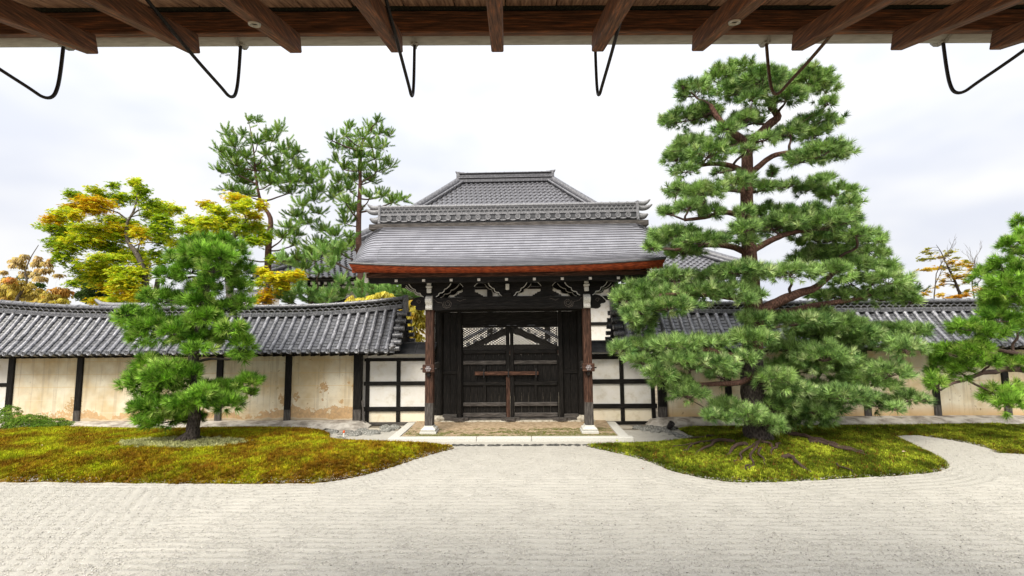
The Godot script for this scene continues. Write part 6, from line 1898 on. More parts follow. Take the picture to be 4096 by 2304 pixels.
	pad_tree(t, all, [4.20, 6.62, -7.81, 0.28, 0.16, 0.28, 0, 3.85, 6.46, -7.82, 0.31, 0.20, 0.32, 0, 3.29, 6.06, -7.51, 0.28, 0.20, 0.26, 0, 4.29, 6.06, -7.21, 0.40, 0.16, 0.37, 0, 5.36, 6.31, -7.72, 0.43, 0.22, 0.35, 0, 5.83, 6.30, -7.96, 0.22, 0.23, 0.21, 0, 4.05, 6.10, -7.57, 0.42, 0.14, 0.34, 0, 4.58, 5.70, -7.08, 0.35, 0.13, 0.29, 0, 5.60, 5.85, -7.59, 0.17, 0.09, 0.14, 0, 4.66, 6.14, -7.36, 0.22, 0.14, 0.21, 0, 3.04, 6.10, -7.39, 0.08, 0.08, 0.07, 0, 3.14, 5.70, -7.74, 0.36, 0.15, 0.30, 0, 3.49, 5.75, -7.69, 0.31, 0.14, 0.25, 0, 4.37, 5.68, -7.87, 0.30, 0.15, 0.31, 0, 3.52, 5.14, -6.99, 0.21, 0.07, 0.17, 0, 5.65, 5.71, -8.02, 0.45, 0.12, 0.37, 0, 4.73, 5.18, -7.28, 0.26, 0.11, 0.25, 0, 5.61, 5.46, -8.03, 0.26, 0.15, 0.24, 0, 2.95, 5.80, -8.05, 0.12, 0.10, 0.11, 0, 3.09, 5.03, -7.35, 0.29, 0.14, 0.31, 0, 3.02, 4.97, -7.76, 0.21, 0.19, 0.21, 0, 3.27, 4.78, -7.09, 0.35, 0.15, 0.36, 0, 4.11, 5.33, -8.05, 0.32, 0.12, 0.29, 0, 4.99, 4.71, -6.97, 0.39, 0.13, 0.34, 0, 4.80, 4.68, -7.16, 0.22, 0.12, 0.20, 0, 2.95, 4.55, -7.20, 0.20, 0.10, 0.18, 0, 3.87, 4.82, -8.02, 0.14, 0.08, 0.11, 0, 4.76, 4.75, -7.93, 0.07, 0.10, 0.06, 0, 5.33, 4.67, -6.99, 0.12, 0.09, 0.11, 0, 4.20, 5.04, -7.15, 0.19, 0.07, 0.18, 0, 2.85, 4.27, -7.35, 0.20, 0.11, 0.20, 0, 3.15, 4.12, -7.03, 0.32, 0.13, 0.33, 0, 3.71, 4.32, -7.14, 0.24, 0.13, 0.19, 0, 4.36, 4.36, -7.65, 0.33, 0.11, 0.26, 0, 5.05, 4.28, -7.45, 0.23, 0.09, 0.22, 0, 5.63, 4.62, -7.99, 0.22, 0.07, 0.18, 0, 5.68, 4.26, -7.65, 0.36, 0.14, 0.30, 0, 5.51, 3.96, -7.17, 0.17, 0.10, 0.15, 0, 4.72, 4.33, -7.35, 0.13, 0.08, 0.12, 0, 2.67, 3.91, -7.41, 0.14, 0.07, 0.15, 0, 2.89, 3.89, -7.01, 0.21, 0.12, 0.17, 0, 3.30, 3.82, -7.12, 0.22, 0.09, 0.18, 0, 4.60, 3.99, -7.94, 0.37, 0.18, 0.32, 0, 4.81, 3.77, -7.49, 0.42, 0.20, 0.43, 0, 5.48, 3.75, -7.64, 0.38, 0.21, 0.29, 0, 5.42, 3.74, -7.10, 0.19, 0.12, 0.15, 0, 4.50, 3.65, -7.52, 0.49, 0.14, 0.49, 0, 4.07, 3.64, -7.48, 0.23, 0.13, 0.20, 0, 5.67, 3.88, -7.17, 0.03, 0.05, 0.03, 0, 2.84, 3.52, -7.42, 0.42, 0.13, 0.36, 0, 3.09, 3.32, -6.97, 0.39, 0.10, 0.38, 0, 3.87, 3.54, -7.99, 0.14, 0.15, 0.12, 0, 2.51, 3.38, -7.55, 0.15, 0.09, 0.14, 0, 5.37, 3.45, -7.68, 0.43, 0.14, 0.37, 0, 5.48, 3.41, -7.04, 0.19, 0.10, 0.20, 0] + [4.76, 6.62, -8.27, 0.37, 0.13, 0.35, 0, 5.43, 6.39, -7.82, 0.35, 0.15, 0.35, 0, 3.10, 6.26, -7.72, 0.07, 0.05, 0.06, 0, 3.61, 5.80, -7.80, 0.25, 0.10, 0.21, 0, 4.44, 5.90, -8.27, 0.26, 0.10, 0.23, 0, 4.02, 5.61, -7.91, 0.19, 0.06, 0.20, 0, 4.98, 5.42, -7.86, 0.22, 0.08, 0.18, 0, 3.03, 5.80, -7.99, 0.09, 0.07, 0.09, 0, 3.43, 5.40, -8.12, 0.26, 0.10, 0.26, 0, 2.99, 4.99, -7.77, 0.17, 0.13, 0.16, 0, 5.92, 5.14, -8.16, 0.37, 0.10, 0.38, 0, 5.33, 5.07, -8.07, 0.20, 0.09, 0.16, 0, 4.84, 4.75, -8.11, 0.05, 0.07, 0.05, 0, 4.60, 5.35, -7.76, 0.17, 0.05, 0.13, 0, 3.14, 4.51, -8.18, 0.18, 0.08, 0.18, 0, 3.43, 4.43, -7.96, 0.30, 0.10, 0.28, 0, 5.43, 4.49, -7.72, 0.17, 0.04, 0.15, 0, 6.32, 4.30, -8.27, 0.16, 0.08, 0.13, 0, 2.94, 4.12, -8.23, 0.13, 0.05, 0.13, 0, 3.34, 4.13, -7.89, 0.19, 0.09, 0.15, 0, 5.79, 3.86, -8.30, 0.33, 0.15, 0.28, 0, 4.74, 3.80, -8.08, 0.42, 0.10, 0.37, 0, 2.85, 3.59, -7.78, 0.35, 0.09, 0.34, 0] + [3.61, 2.85, -7.01, 0.40, 0.13, 0.32, 0, 4.45, 2.81, -7.08, 0.43, 0.15, 0.32, 0, 3.54, 2.85, -7.79, 0.29, 0.13, 0.26, 0, 2.74, 2.79, -7.37, 0.33, 0.16, 0.28, 0, 2.28, 2.61, -7.57, 0.40, 0.16, 0.36, 0, 1.96, 2.46, -7.46, 0.22, 0.16, 0.20, 0, 2.51, 2.48, -7.38, 0.45, 0.16, 0.40, 0, 3.16, 2.52, -7.25, 0.44, 0.16, 0.44, 0, 3.58, 2.58, -7.08, 0.29, 0.12, 0.24, 0, 3.60, 2.37, -6.77, 0.11, 0.08, 0.11, 0, 5.51, 3.17, -7.85, 0.48, 0.21, 0.44, 0, 5.13, 2.83, -7.10, 0.29, 0.15, 0.27, 0, 2.34, 3.28, -7.19, 0.14, 0.07, 0.12, 0, 3.05, 3.28, -7.78, 0.31, 0.10, 0.30, 0, 2.15, 2.25, -7.25, 0.33, 0.12, 0.25, 0, 2.50, 2.31, -6.93, 0.37, 0.12, 0.36, 0, 2.21, 2.03, -7.39, 0.26, 0.14, 0.23, 0, 1.94, 2.11, -7.05, 0.13, 0.10, 0.12, 0, 1.69, 1.65, -6.71, 0.17, 0.13, 0.14, 0, 2.28, 1.66, -7.40, 0.32, 0.18, 0.26, 0, 2.59, 1.71, -6.90, 0.41, 0.15, 0.37, 0, 3.17, 1.72, -7.24, 0.37, 0.12, 0.37, 0, 2.14, 1.45, -7.20, 0.25, 0.12, 0.21, 0, 3.78, 1.80, -6.94, 0.28, 0.14, 0.21, 0, 4.59, 1.63, -7.65, 0.29, 0.15, 0.27, 0, 4.66, 2.06, -7.29, 0.52, 0.12, 0.41, 0, 5.37, 1.85, -7.86, 0.56, 0.20, 0.48, 0, 5.61, 1.73, -7.71, 0.26, 0.19, 0.24, 0, 4.56, 2.10, -7.86, 0.25, 0.10, 0.20, 0, 2.63, 1.48, -6.81, 0.36, 0.13, 0.32, 0, 3.04, 1.43, -6.76, 0.33, 0.13, 0.32, 0, 2.29, 1.30, -6.81, 0.24, 0.11, 0.18, 0, 2.53, 1.15, -7.03, 0.30, 0.12, 0.26, 0, 3.37, 1.22, -7.25, 0.21, 0.12, 0.19, 0, 2.71, 0.99, -6.82, 0.26, 0.13, 0.24, 0, 2.79, 0.95, -7.51, 0.20, 0.13, 0.19, 0, 4.08, 1.24, -7.59, 0.19, 0.13, 0.15, 0, 4.16, 1.18, -7.12, 0.32, 0.15, 0.27, 0, 4.91, 1.26, -7.90, 0.50, 0.17, 0.45, 0, 5.41, 1.38, -7.89, 0.56, 0.23, 0.50, 0, 5.17, 0.87, -7.80, 0.56, 0.17, 0.41, 0, 4.34, 1.02, -7.09, 0.29, 0.14, 0.21, 0, 3.40, 0.73, -7.14, 0.25, 0.14, 0.20, 0, 3.20, 0.63, -6.99, 0.22, 0.07, 0.20, 0, 4.25, 0.68, -7.45, 0.38, 0.21, 0.33, 0, 4.94, 0.44, -7.93, 0.50, 0.17, 0.46, 0, 5.27, 0.66, -7.84, 0.40, 0.17, 0.34, 0, 4.68, 0.35, -8.01, 0.27, 0.10, 0.22, 0, 2.99, 0.67, -6.79, 0.13, 0.08, 0.11, 0, 3.69, 0.63, -7.10, 0.16, 0.10, 0.13, 0] + [5.05, 3.61, -7.23, 0.42, 0.20, 0.41, 0, 5.54, 3.66, -7.23, 0.20, 0.11, 0.17, 0, 5.50, 3.17, -7.87, 0.53, 0.18, 0.38, 0, 6.05, 3.40, -7.67, 0.32, 0.18, 0.27, 0, 6.16, 3.18, -7.58, 0.25, 0.14, 0.21, 0, 6.23, 2.92, -7.54, 0.28, 0.14, 0.25, 0, 6.15, 2.71, -7.34, 0.28, 0.16, 0.25, 0, 5.79, 2.95, -7.48, 0.34, 0.16, 0.29, 0, 6.70, 2.56, -7.81, 0.23, 0.15, 0.22, 0, 6.84, 2.39, -7.77, 0.16, 0.15, 0.13, 0, 6.55, 2.47, -8.03, 0.37, 0.15, 0.36, 0, 5.78, 2.51, -7.97, 0.47, 0.12, 0.38, 0, 6.07, 2.75, -8.03, 0.34, 0.13, 0.26, 0, 5.50, 1.98, -7.71, 0.51, 0.20, 0.50, 0, 5.16, 2.11, -7.75, 0.29, 0.17, 0.29, 0, 6.72, 1.87, -8.07, 0.47, 0.15, 0.38, 0, 6.85, 1.87, -7.72, 0.19, 0.12, 0.18, 0, 6.19, 1.62, -7.16, 0.24, 0.16, 0.19, 0, 6.29, 1.69, -7.67, 0.24, 0.14, 0.19, 0, 5.01, 1.50, -7.30, 0.43, 0.21, 0.38, 0, 5.76, 1.68, -8.03, 0.47, 0.17, 0.41, 0, 5.99, 1.23, -7.30, 0.34, 0.17, 0.24, 0, 5.91, 1.04, -7.64, 0.45, 0.18, 0.42, 0, 5.13, 0.91, -7.11, 0.42, 0.15, 0.36, 0, 6.35, 0.63, -8.06, 0.24, 0.15, 0.20, 0, 6.81, 0.73, -7.91, 0.26, 0.13, 0.23, 0, 5.95, 1.23, -7.88, 0.39, 0.18, 0.30, 0, 6.74, 0.78, -7.56, 0.09, 0.07, 0.07, 0, 4.90, 0.63, -7.37, 0.28, 0.14, 0.27, 0, 5.95, 0.71, -7.16, 0.13, 0.08, 0.11, 0, 5.72, 1.85, -7.50, 0.34, 0.14, 0.31, 0] + [3.90, 4.33, -7.16, 0.18, 0.09, 0.13, 0, 3.80, 3.80, -7.06, 0.16, 0.10, 0.12, 0, 3.98, 5.41, -7.19, 0.16, 0.09, 0.14, 0, 3.97, 4.89, -7.17, 0.14, 0.06, 0.12, 0, 3.75, 3.52, -7.00, 0.21, 0.12, 0.18, 0, 3.83, 3.35, -7.14, 0.18, 0.11, 0.15, 0, 4.08, 5.74, -7.17, 0.21, 0.11, 0.17, 0] + [3.81, 2.85, -7.03, 0.25, 0.14, 0.25, 0, 3.77, 2.47, -6.94, 0.19, 0.11, 0.17, 0, 3.75, 1.82, -7.08, 0.28, 0.15, 0.22, 0, 3.88, 2.09, -7.11, 0.26, 0.12, 0.24, 0, 3.63, 0.66, -6.98, 0.25, 0.13, 0.23, 0, 4.06, 0.50, -7.12, 0.23, 0.10, 0.22, 0, 3.63, 1.51, -6.92, 0.17, 0.11, 0.13, 0], {"leaf": tufts, "mat": mats.needle, "palette": old, "called": "needle_pad", "density": 600.0, "size": 0.115, "twig": 0.012, "bark": mats.bark_branch, "arch": 0.03, "twigs": 12, "dim": 0.68, "top": 0.75, "inner": 0.6, "ragged": 0.3, "out": 1.0, "lift": 0.6})
	# the pine reaching in from the right edge
	t = thing("edge_pine", "bright green pine reaching in over the wall from the right edge of the view", "tree", Vector3(9.4, 0.1, -8.0))
	tn = trunk_nodes([Vector3(9.4, 0, -8.0), Vector3(9.3, 1.2, -8.0), Vector3(9.45, 2.4, -8.05), Vector3(9.3, 3.4, -8.0), Vector3(9.35, 4.6, -8.0)], [0.15, 0.13, 0.11, 0.08, 0.04], 4)
	limb(t, "trunk", tn, mats.bark_lower, 12, 0.1)
	all = tn.duplicate()
	for l in [[[Vector3(9.06, 1.17, -8.00), Vector3(8.79, 1.21, -7.95), Vector3(8.42, 1.23, -7.90), Vector3(8.21, 1.19, -7.85), Vector3(7.94, 1.18, -7.80), Vector3(7.68, 1.07, -7.80), Vector3(7.38, 1.01, -7.75), Vector3(7.14, 0.91, -7.70)], [0.06, 0.05, 0.045, 0.04, 0.03, 0.02, 0.015]],
		[[Vector3(9.08, 1.39, -8.00), Vector3(8.67, 1.48, -7.90), Vector3(8.34, 1.55, -7.85), Vector3(8.11, 1.64, -7.80)], [0.05, 0.04, 0.03, 0.02]]]:
		var ln := trunk_nodes(l[0], l[1], 4, 1.02)
		limb(t, "limb", ln, mats.bark_branch, 8, 0.1)
		all.append_array(ln.slice(2))
	pad_tree(t, all, [9.32, 3.81, -8.24, 0.11, 0.14, 0.10, 0, 8.78, 3.37, -7.90, 0.23, 0.15, 0.18, 0, 9.16, 3.23, -8.15, 0.18, 0.14, 0.15, 0, 8.67, 2.98, -7.96, 0.25, 0.19, 0.20, 0, 8.71, 2.97, -8.19, 0.11, 0.12, 0.09, 0, 8.41, 2.83, -8.13, 0.14, 0.14, 0.14, 0, 8.31, 2.67, -7.58, 0.28, 0.14, 0.22, 0, 8.67, 2.85, -7.76, 0.17, 0.19, 0.16, 0, 8.33, 2.49, -7.62, 0.30, 0.18, 0.29, 0, 8.31, 2.28, -7.87, 0.19, 0.23, 0.18, 0, 8.78, 2.28, -7.98, 0.23, 0.19, 0.22, 0, 8.19, 2.08, -7.67, 0.34, 0.15, 0.30, 0, 7.57, 1.93, -7.59, 0.23, 0.11, 0.23, 0, 7.89, 1.83, -7.56, 0.30, 0.17, 0.24, 0, 8.67, 1.92, -7.88, 0.17, 0.15, 0.18, 0, 7.54, 1.51, -7.79, 0.31, 0.18, 0.31, 0, 7.66, 1.52, -7.57, 0.23, 0.20, 0.19, 0, 7.58, 1.24, -8.08, 0.21, 0.23, 0.22, 0, 7.02, 1.03, -7.62, 0.13, 0.13, 0.13, 0, 7.26, 0.94, -8.01, 0.10, 0.08, 0.09, 0, 7.63, 1.23, -7.82, 0.19, 0.18, 0.17, 0, 8.57, 1.31, -7.92, 0.23, 0.15, 0.20, 0, 7.92, 1.36, -7.64, 0.22, 0.11, 0.18, 0, 8.15, 0.82, -7.77, 0.24, 0.15, 0.23, 0, 8.12, 0.69, -7.60, 0.23, 0.17, 0.18, 0, 8.49, 0.85, -7.80, 0.17, 0.15, 0.16, 0, 8.98, 3.47, -7.93, 0.14, 0.17, 0.11, 0], {"leaf": tufts, "mat": mats.needle, "palette": [[Color(0.08, 0.21, 0.025), Color(0.41, 0.72, 0.1), Color(0.66, 0.84, 0.22)]], "called": "needle_pad", "density": 540.0, "size": 0.122, "twig": 0.011, "bark": mats.bark_branch, "arch": 0.03, "twigs": 7, "dim": 0.68, "inner": 0.6, "ragged": 0.25, "out": 1.0, "lift": 0.6})
	# azalea at the left
	t = thing("azalea_bush", "low rounded light green azalea bush against the wall at the left edge", "bush", Vector3(-9.9, 0.15, -8.75))
	pad_tree(t, [[Vector3(-9.9, 0.1, -8.75), 0.02, 1.0]], [-9.95, 0.25, -8.69, 0.33, 0.21, 0.22, 0, -9.53, 0.24, -8.72, 0.34, 0.17, 0.27, 0, -9.15, 0.19, -8.75, 0.34, 0.13, 0.23, 0, -8.94, 0.15, -8.82, 0.19, 0.10, 0.16, 0, -10.08, 0.42, -8.83, 0.19, 0.15, 0.13, 0, -10.11, 0.15, -8.71, 0.29, 0.17, 0.25, 0, -9.79, 0.15, -8.87, 0.39, 0.14, 0.30, 0, -9.16, 0.15, -8.68, 0.29, 0.10, 0.23, 0], {"leaf": [clusters.small], "mat": mats.leaf, "palette": [[Color(0.1, 0.2, 0.03), Color(0.26, 0.42, 0.06), Color(0.45, 0.56, 0.14)]], "called": "leaf_clump", "density": 1500.0, "size": 0.04, "twig": 0.006, "bark": mats.bark_dark, "twigs": 3, "inner": 0.75})

func make_back_trees() -> void:
	var maple_cols := [
		[Color(0.2, 0.34, 0.02), Color(0.46, 0.62, 0.05), Color(0.72, 0.7, 0.06)],
		[Color(0.46, 0.6, 0.03), Color(0.78, 0.86, 0.09), Color(0.88, 0.76, 0.08)],
		[Color(0.64, 0.58, 0.02), Color(0.88, 0.82, 0.06), Color(0.88, 0.6, 0.05)],
		[Color(0.5, 0.32, 0.015), Color(0.8, 0.56, 0.025), Color(0.8, 0.4, 0.04)],
		[Color(0.06, 0.12, 0.03), Color(0.14, 0.24, 0.05), Color(0.26, 0.34, 0.08)]]
	var spec := {"leaf": [clusters.maple], "mat": mats.leaf, "palette": maple_cols, "called": "leaf_spray", "density": 900.0, "size": 0.092, "twig": 0.009, "bark": mats.bark_grey, "arch": 0.12, "twigs": 6, "out": 0.25, "lift": 0.9, "inner": 0.35, "top": 0.45, "rise": 0.15, "mix": 0.4, "ragged": 0.35}
	var t := thing("maple_tree", "large maple turning yellow and orange behind the left wall", "tree", Vector3(-13.2, 0, -15.0))
	var tn := trunk_nodes([Vector3(-12.62, 0.56, -15.00), Vector3(-12.74, 2.14, -15.00), Vector3(-12.86, 3.46, -15.00), Vector3(-12.96, 4.08, -15.00), Vector3(-13.26, 4.74, -15.00), Vector3(-13.61, 5.18, -15.00), Vector3(-13.69, 5.78, -15.00), Vector3(-13.45, 6.33, -15.00), Vector3(-13.35, 7.08, -15.00)], [0.15, 0.12, 0.1, 0.08, 0.055, 0.035, 0.02], 4)
	limb(t, "trunk", tn, mats.bark_grey, 10, 0.08)
	pad_tree(t, tn, [-14.82, 7.41, -15.58, 0.25, 0.19, 0.18, 0, -14.98, 7.07, -15.07, 0.30, 0.15, 0.27, 1, -15.94, 6.94, -15.14, 0.28, 0.21, 0.24, 0, -16.27, 7.02, -15.88, 0.38, 0.22, 0.32, 0, -12.78, 6.99, -14.21, 0.22, 0.22, 0.21, 1, -13.03, 7.25, -14.59, 0.12, 0.10, 0.09, 1, -12.56, 6.76, -14.29, 0.28, 0.24, 0.27, 0, -14.61, 6.90, -15.60, 0.45, 0.32, 0.40, 0, -14.15, 7.01, -15.86, 0.33, 0.27, 0.25, 0, -15.05, 6.91, -15.33, 0.24, 0.21, 0.18, 0, -14.38, 6.44, -14.53, 0.54, 0.25, 0.50, 3, -16.01, 6.49, -15.28, 0.32, 0.21, 0.26, 3, -15.74, 6.56, -15.70, 0.74, 0.22, 0.55, 3, -12.48, 6.32, -14.62, 0.42, 0.30, 0.37, 0, -13.00, 6.54, -15.80, 0.58, 0.27, 0.50, 1, -12.02, 6.33, -15.18, 0.20, 0.16, 0.19, 1, -15.99, 5.90, -14.61, 0.35, 0.20, 0.31, 3, -15.81, 6.09, -14.91, 0.51, 0.31, 0.50, 1, -14.68, 5.90, -14.12, 0.26, 0.19, 0.21, 2, -16.69, 5.78, -15.47, 0.57, 0.27, 0.53, 0, -14.96, 6.10, -15.79, 0.54, 0.27, 0.44, 1, -14.32, 6.05, -15.77, 0.37, 0.16, 0.30, 0, -13.63, 6.31, -15.77, 0.25, 0.27, 0.20, 0, -12.01, 5.80, -14.48, 0.34, 0.20, 0.33, 0, -11.71, 5.65, -14.47, 0.19, 0.20, 0.17, 0, -14.83, 5.60, -14.79, 0.66, 0.25, 0.54, 1, -16.57, 5.50, -15.60, 0.37, 0.27, 0.31, 0, -15.67, 5.03, -14.58, 0.42, 0.30, 0.31, 0, -15.35, 5.62, -15.86, 0.63, 0.27, 0.58, 1, -13.95, 5.64, -15.36, 0.73, 0.26, 0.66, 2, -12.74, 5.30, -14.58, 0.35, 0.35, 0.34, 2, -14.11, 5.34, -15.18, 0.48, 0.26, 0.39, 1, -14.81, 5.09, -14.45, 0.53, 0.30, 0.49, 1, -14.58, 5.14, -14.72, 0.35, 0.20, 0.33, 2, -15.50, 4.91, -14.74, 0.47, 0.30, 0.46, 1, -14.57, 5.03, -15.30, 0.56, 0.21, 0.52, 0, -11.85, 5.34, -14.19, 0.34, 0.29, 0.27, 0, -12.56, 5.64, -14.80, 0.16, 0.30, 0.13, 0, -12.26, 5.47, -15.07, 0.28, 0.36, 0.21, 0, -13.13, 5.35, -15.87, 0.33, 0.33, 0.31, 0, -11.95, 5.06, -15.09, 0.32, 0.26, 0.28, 1, -15.40, 4.55, -14.57, 0.35, 0.30, 0.29, 0, -16.35, 4.75, -15.24, 0.16, 0.21, 0.12, 0, -14.00, 4.52, -14.47, 0.42, 0.20, 0.40, 1, -13.56, 4.49, -14.58, 0.42, 0.20, 0.40, 1, -14.53, 4.28, -14.73, 0.54, 0.30, 0.49, 1, -13.72, 4.76, -15.55, 0.49, 0.32, 0.46, 1, -13.32, 4.42, -15.30, 0.36, 0.31, 0.30, 1, -14.54, 4.18, -15.33, 0.53, 0.32, 0.46, 1, -13.22, 4.04, -14.71, 0.62, 0.30, 0.54, 1, -14.71, 3.88, -15.33, 0.53, 0.32, 0.41, 1, -13.06, 3.69, -14.38, 0.57, 0.30, 0.46, 1, -13.05, 3.95, -15.11, 0.28, 0.47, 0.21, 1, -15.13, 4.04, -15.36, 0.65, 0.32, 0.48, 0, -15.67, 4.26, -15.28, 0.20, 0.31, 0.18, 0, -14.59, 3.62, -14.15, 0.26, 0.15, 0.23, 0, -14.43, 3.63, -15.41, 0.53, 0.26, 0.47, 2, -13.23, 3.45, -14.77, 0.58, 0.30, 0.55, 2, -13.54, 3.14, -14.94, 0.59, 0.20, 0.57, 1, -12.72, 4.68, -15.15, 0.36, 0.26, 0.29, 0, -12.36, 4.43, -14.97, 0.24, 0.15, 0.23, 0, -12.77, 3.25, -14.60, 0.50, 0.30, 0.43, 2, -14.41, 3.08, -15.01, 0.47, 0.18, 0.42, 2, -14.05, 3.05, -15.09, 0.32, 0.13, 0.28, 2], spec)
	t = thing("maple_tree", "yellow topped maple between the left garden pine and the taller thin pine", "tree", Vector3(-9.6, 0, -14.0))
	tn = trunk_nodes([Vector3(-8.98, 0.79, -14.00), Vector3(-9.10, 2.43, -14.00), Vector3(-9.33, 4.44, -14.00), Vector3(-9.09, 5.19, -14.00), Vector3(-8.77, 5.59, -14.00)], [0.14, 0.12, 0.1, 0.07, 0.04], 4)
	limb(t, "trunk", tn, mats.bark_grey, 10, 0.08)
	pad_tree(t, tn, [-10.46, 6.28, -14.48, 0.31, 0.17, 0.28, 2, -9.98, 6.05, -14.33, 0.38, 0.19, 0.33, 1, -9.60, 6.54, -14.68, 0.43, 0.22, 0.41, 2, -8.42, 5.92, -13.44, 0.28, 0.24, 0.21, 1, -8.63, 5.83, -13.36, 0.32, 0.18, 0.24, 1, -10.82, 5.63, -14.30, 0.41, 0.24, 0.37, 1, -9.61, 5.42, -13.38, 0.42, 0.24, 0.40, 1, -9.87, 5.79, -14.70, 0.58, 0.27, 0.50, 1, -8.81, 5.30, -13.93, 0.33, 0.28, 0.28, 0, -10.45, 5.20, -13.62, 0.40, 0.18, 0.30, 0, -9.95, 5.12, -13.63, 0.47, 0.22, 0.34, 1, -9.90, 5.42, -14.51, 0.50, 0.24, 0.37, 1, -10.06, 5.05, -14.27, 0.45, 0.19, 0.41, 0, -8.59, 5.74, -14.04, 0.33, 0.23, 0.31, 2, -8.60, 5.45, -14.29, 0.34, 0.24, 0.31, 1, -8.13, 5.99, -13.72, 0.25, 0.20, 0.20, 2, -8.26, 5.09, -14.23, 0.30, 0.23, 0.30, 0, -7.72, 4.29, -13.83, 0.22, 0.18, 0.21, 0, -8.26, 4.83, -13.63, 0.36, 0.20, 0.34, 0], spec)
	t = thing("maple_tree", "small bright yellow maple right of the left garden pine, just above the wall", "tree", Vector3(-7.3, 0, -12.5))
	tn = trunk_nodes([Vector3(-7.14, 0.60, -12.50), Vector3(-7.18, 2.15, -12.50), Vector3(-7.15, 2.85, -12.50), Vector3(-7.05, 3.33, -12.50)], [0.09, 0.08, 0.06, 0.035], 4)
	limb(t, "trunk", tn, mats.bark_grey, 8, 0.08)
	pad_tree(t, tn, [-7.11, 3.66, -12.31, 0.26, 0.17, 0.21, 2, -6.69, 3.50, -12.27, 0.37, 0.17, 0.37, 2, -6.12, 3.56, -12.17, 0.33, 0.17, 0.28, 2, -7.04, 3.04, -12.42, 0.23, 0.21, 0.21, 3, -6.59, 3.27, -12.40, 0.30, 0.15, 0.28, 2, -7.53, 3.41, -12.82, 0.19, 0.21, 0.16, 1, -7.58, 3.77, -12.81, 0.16, 0.16, 0.15, 2, -7.21, 2.86, -12.59, 0.23, 0.11, 0.21, 3, -7.46, 2.95, -12.67, 0.15, 0.19, 0.13, 1], spec)
	# tall thin pines
	var pine := [[Color(0.12, 0.25, 0.05), Color(0.36, 0.56, 0.13), Color(0.56, 0.7, 0.24)]]
	var ps := {"leaf": feathers, "mat": mats.needle, "palette": pine, "called": "needle_spray", "density": 190.0, "size": 0.27, "twig": 0.012, "bark": mats.bark_branch, "arch": -0.04, "twigs": 14, "ragged": 0.5, "out": 0.8, "lift": 0.7, "inner": 0.1, "rise": 0.25, "top": 0.4}
	t = thing("tall_pine", "tall sparse pine with reddish trunk, left of the pair behind the left wall", "tree", Vector3(-8.8, 0, -16.0))
	tn = trunk_nodes([Vector3(-8.90, -1.26, -16.00), Vector3(-9.03, 1.68, -16.00), Vector3(-9.17, 4.31, -16.00), Vector3(-9.17, 5.35, -16.00), Vector3(-9.15, 6.18, -16.00), Vector3(-9.54, 6.82, -16.00), Vector3(-9.77, 7.78, -16.00), Vector3(-9.88, 8.69, -16.00), Vector3(-10.09, 9.78, -16.00)], [0.15, 0.13, 0.115, 0.1, 0.06, 0.045, 0.03, 0.015], 4)
	limb(t, "trunk", tn, mats.bark_red, 10, 0.05)
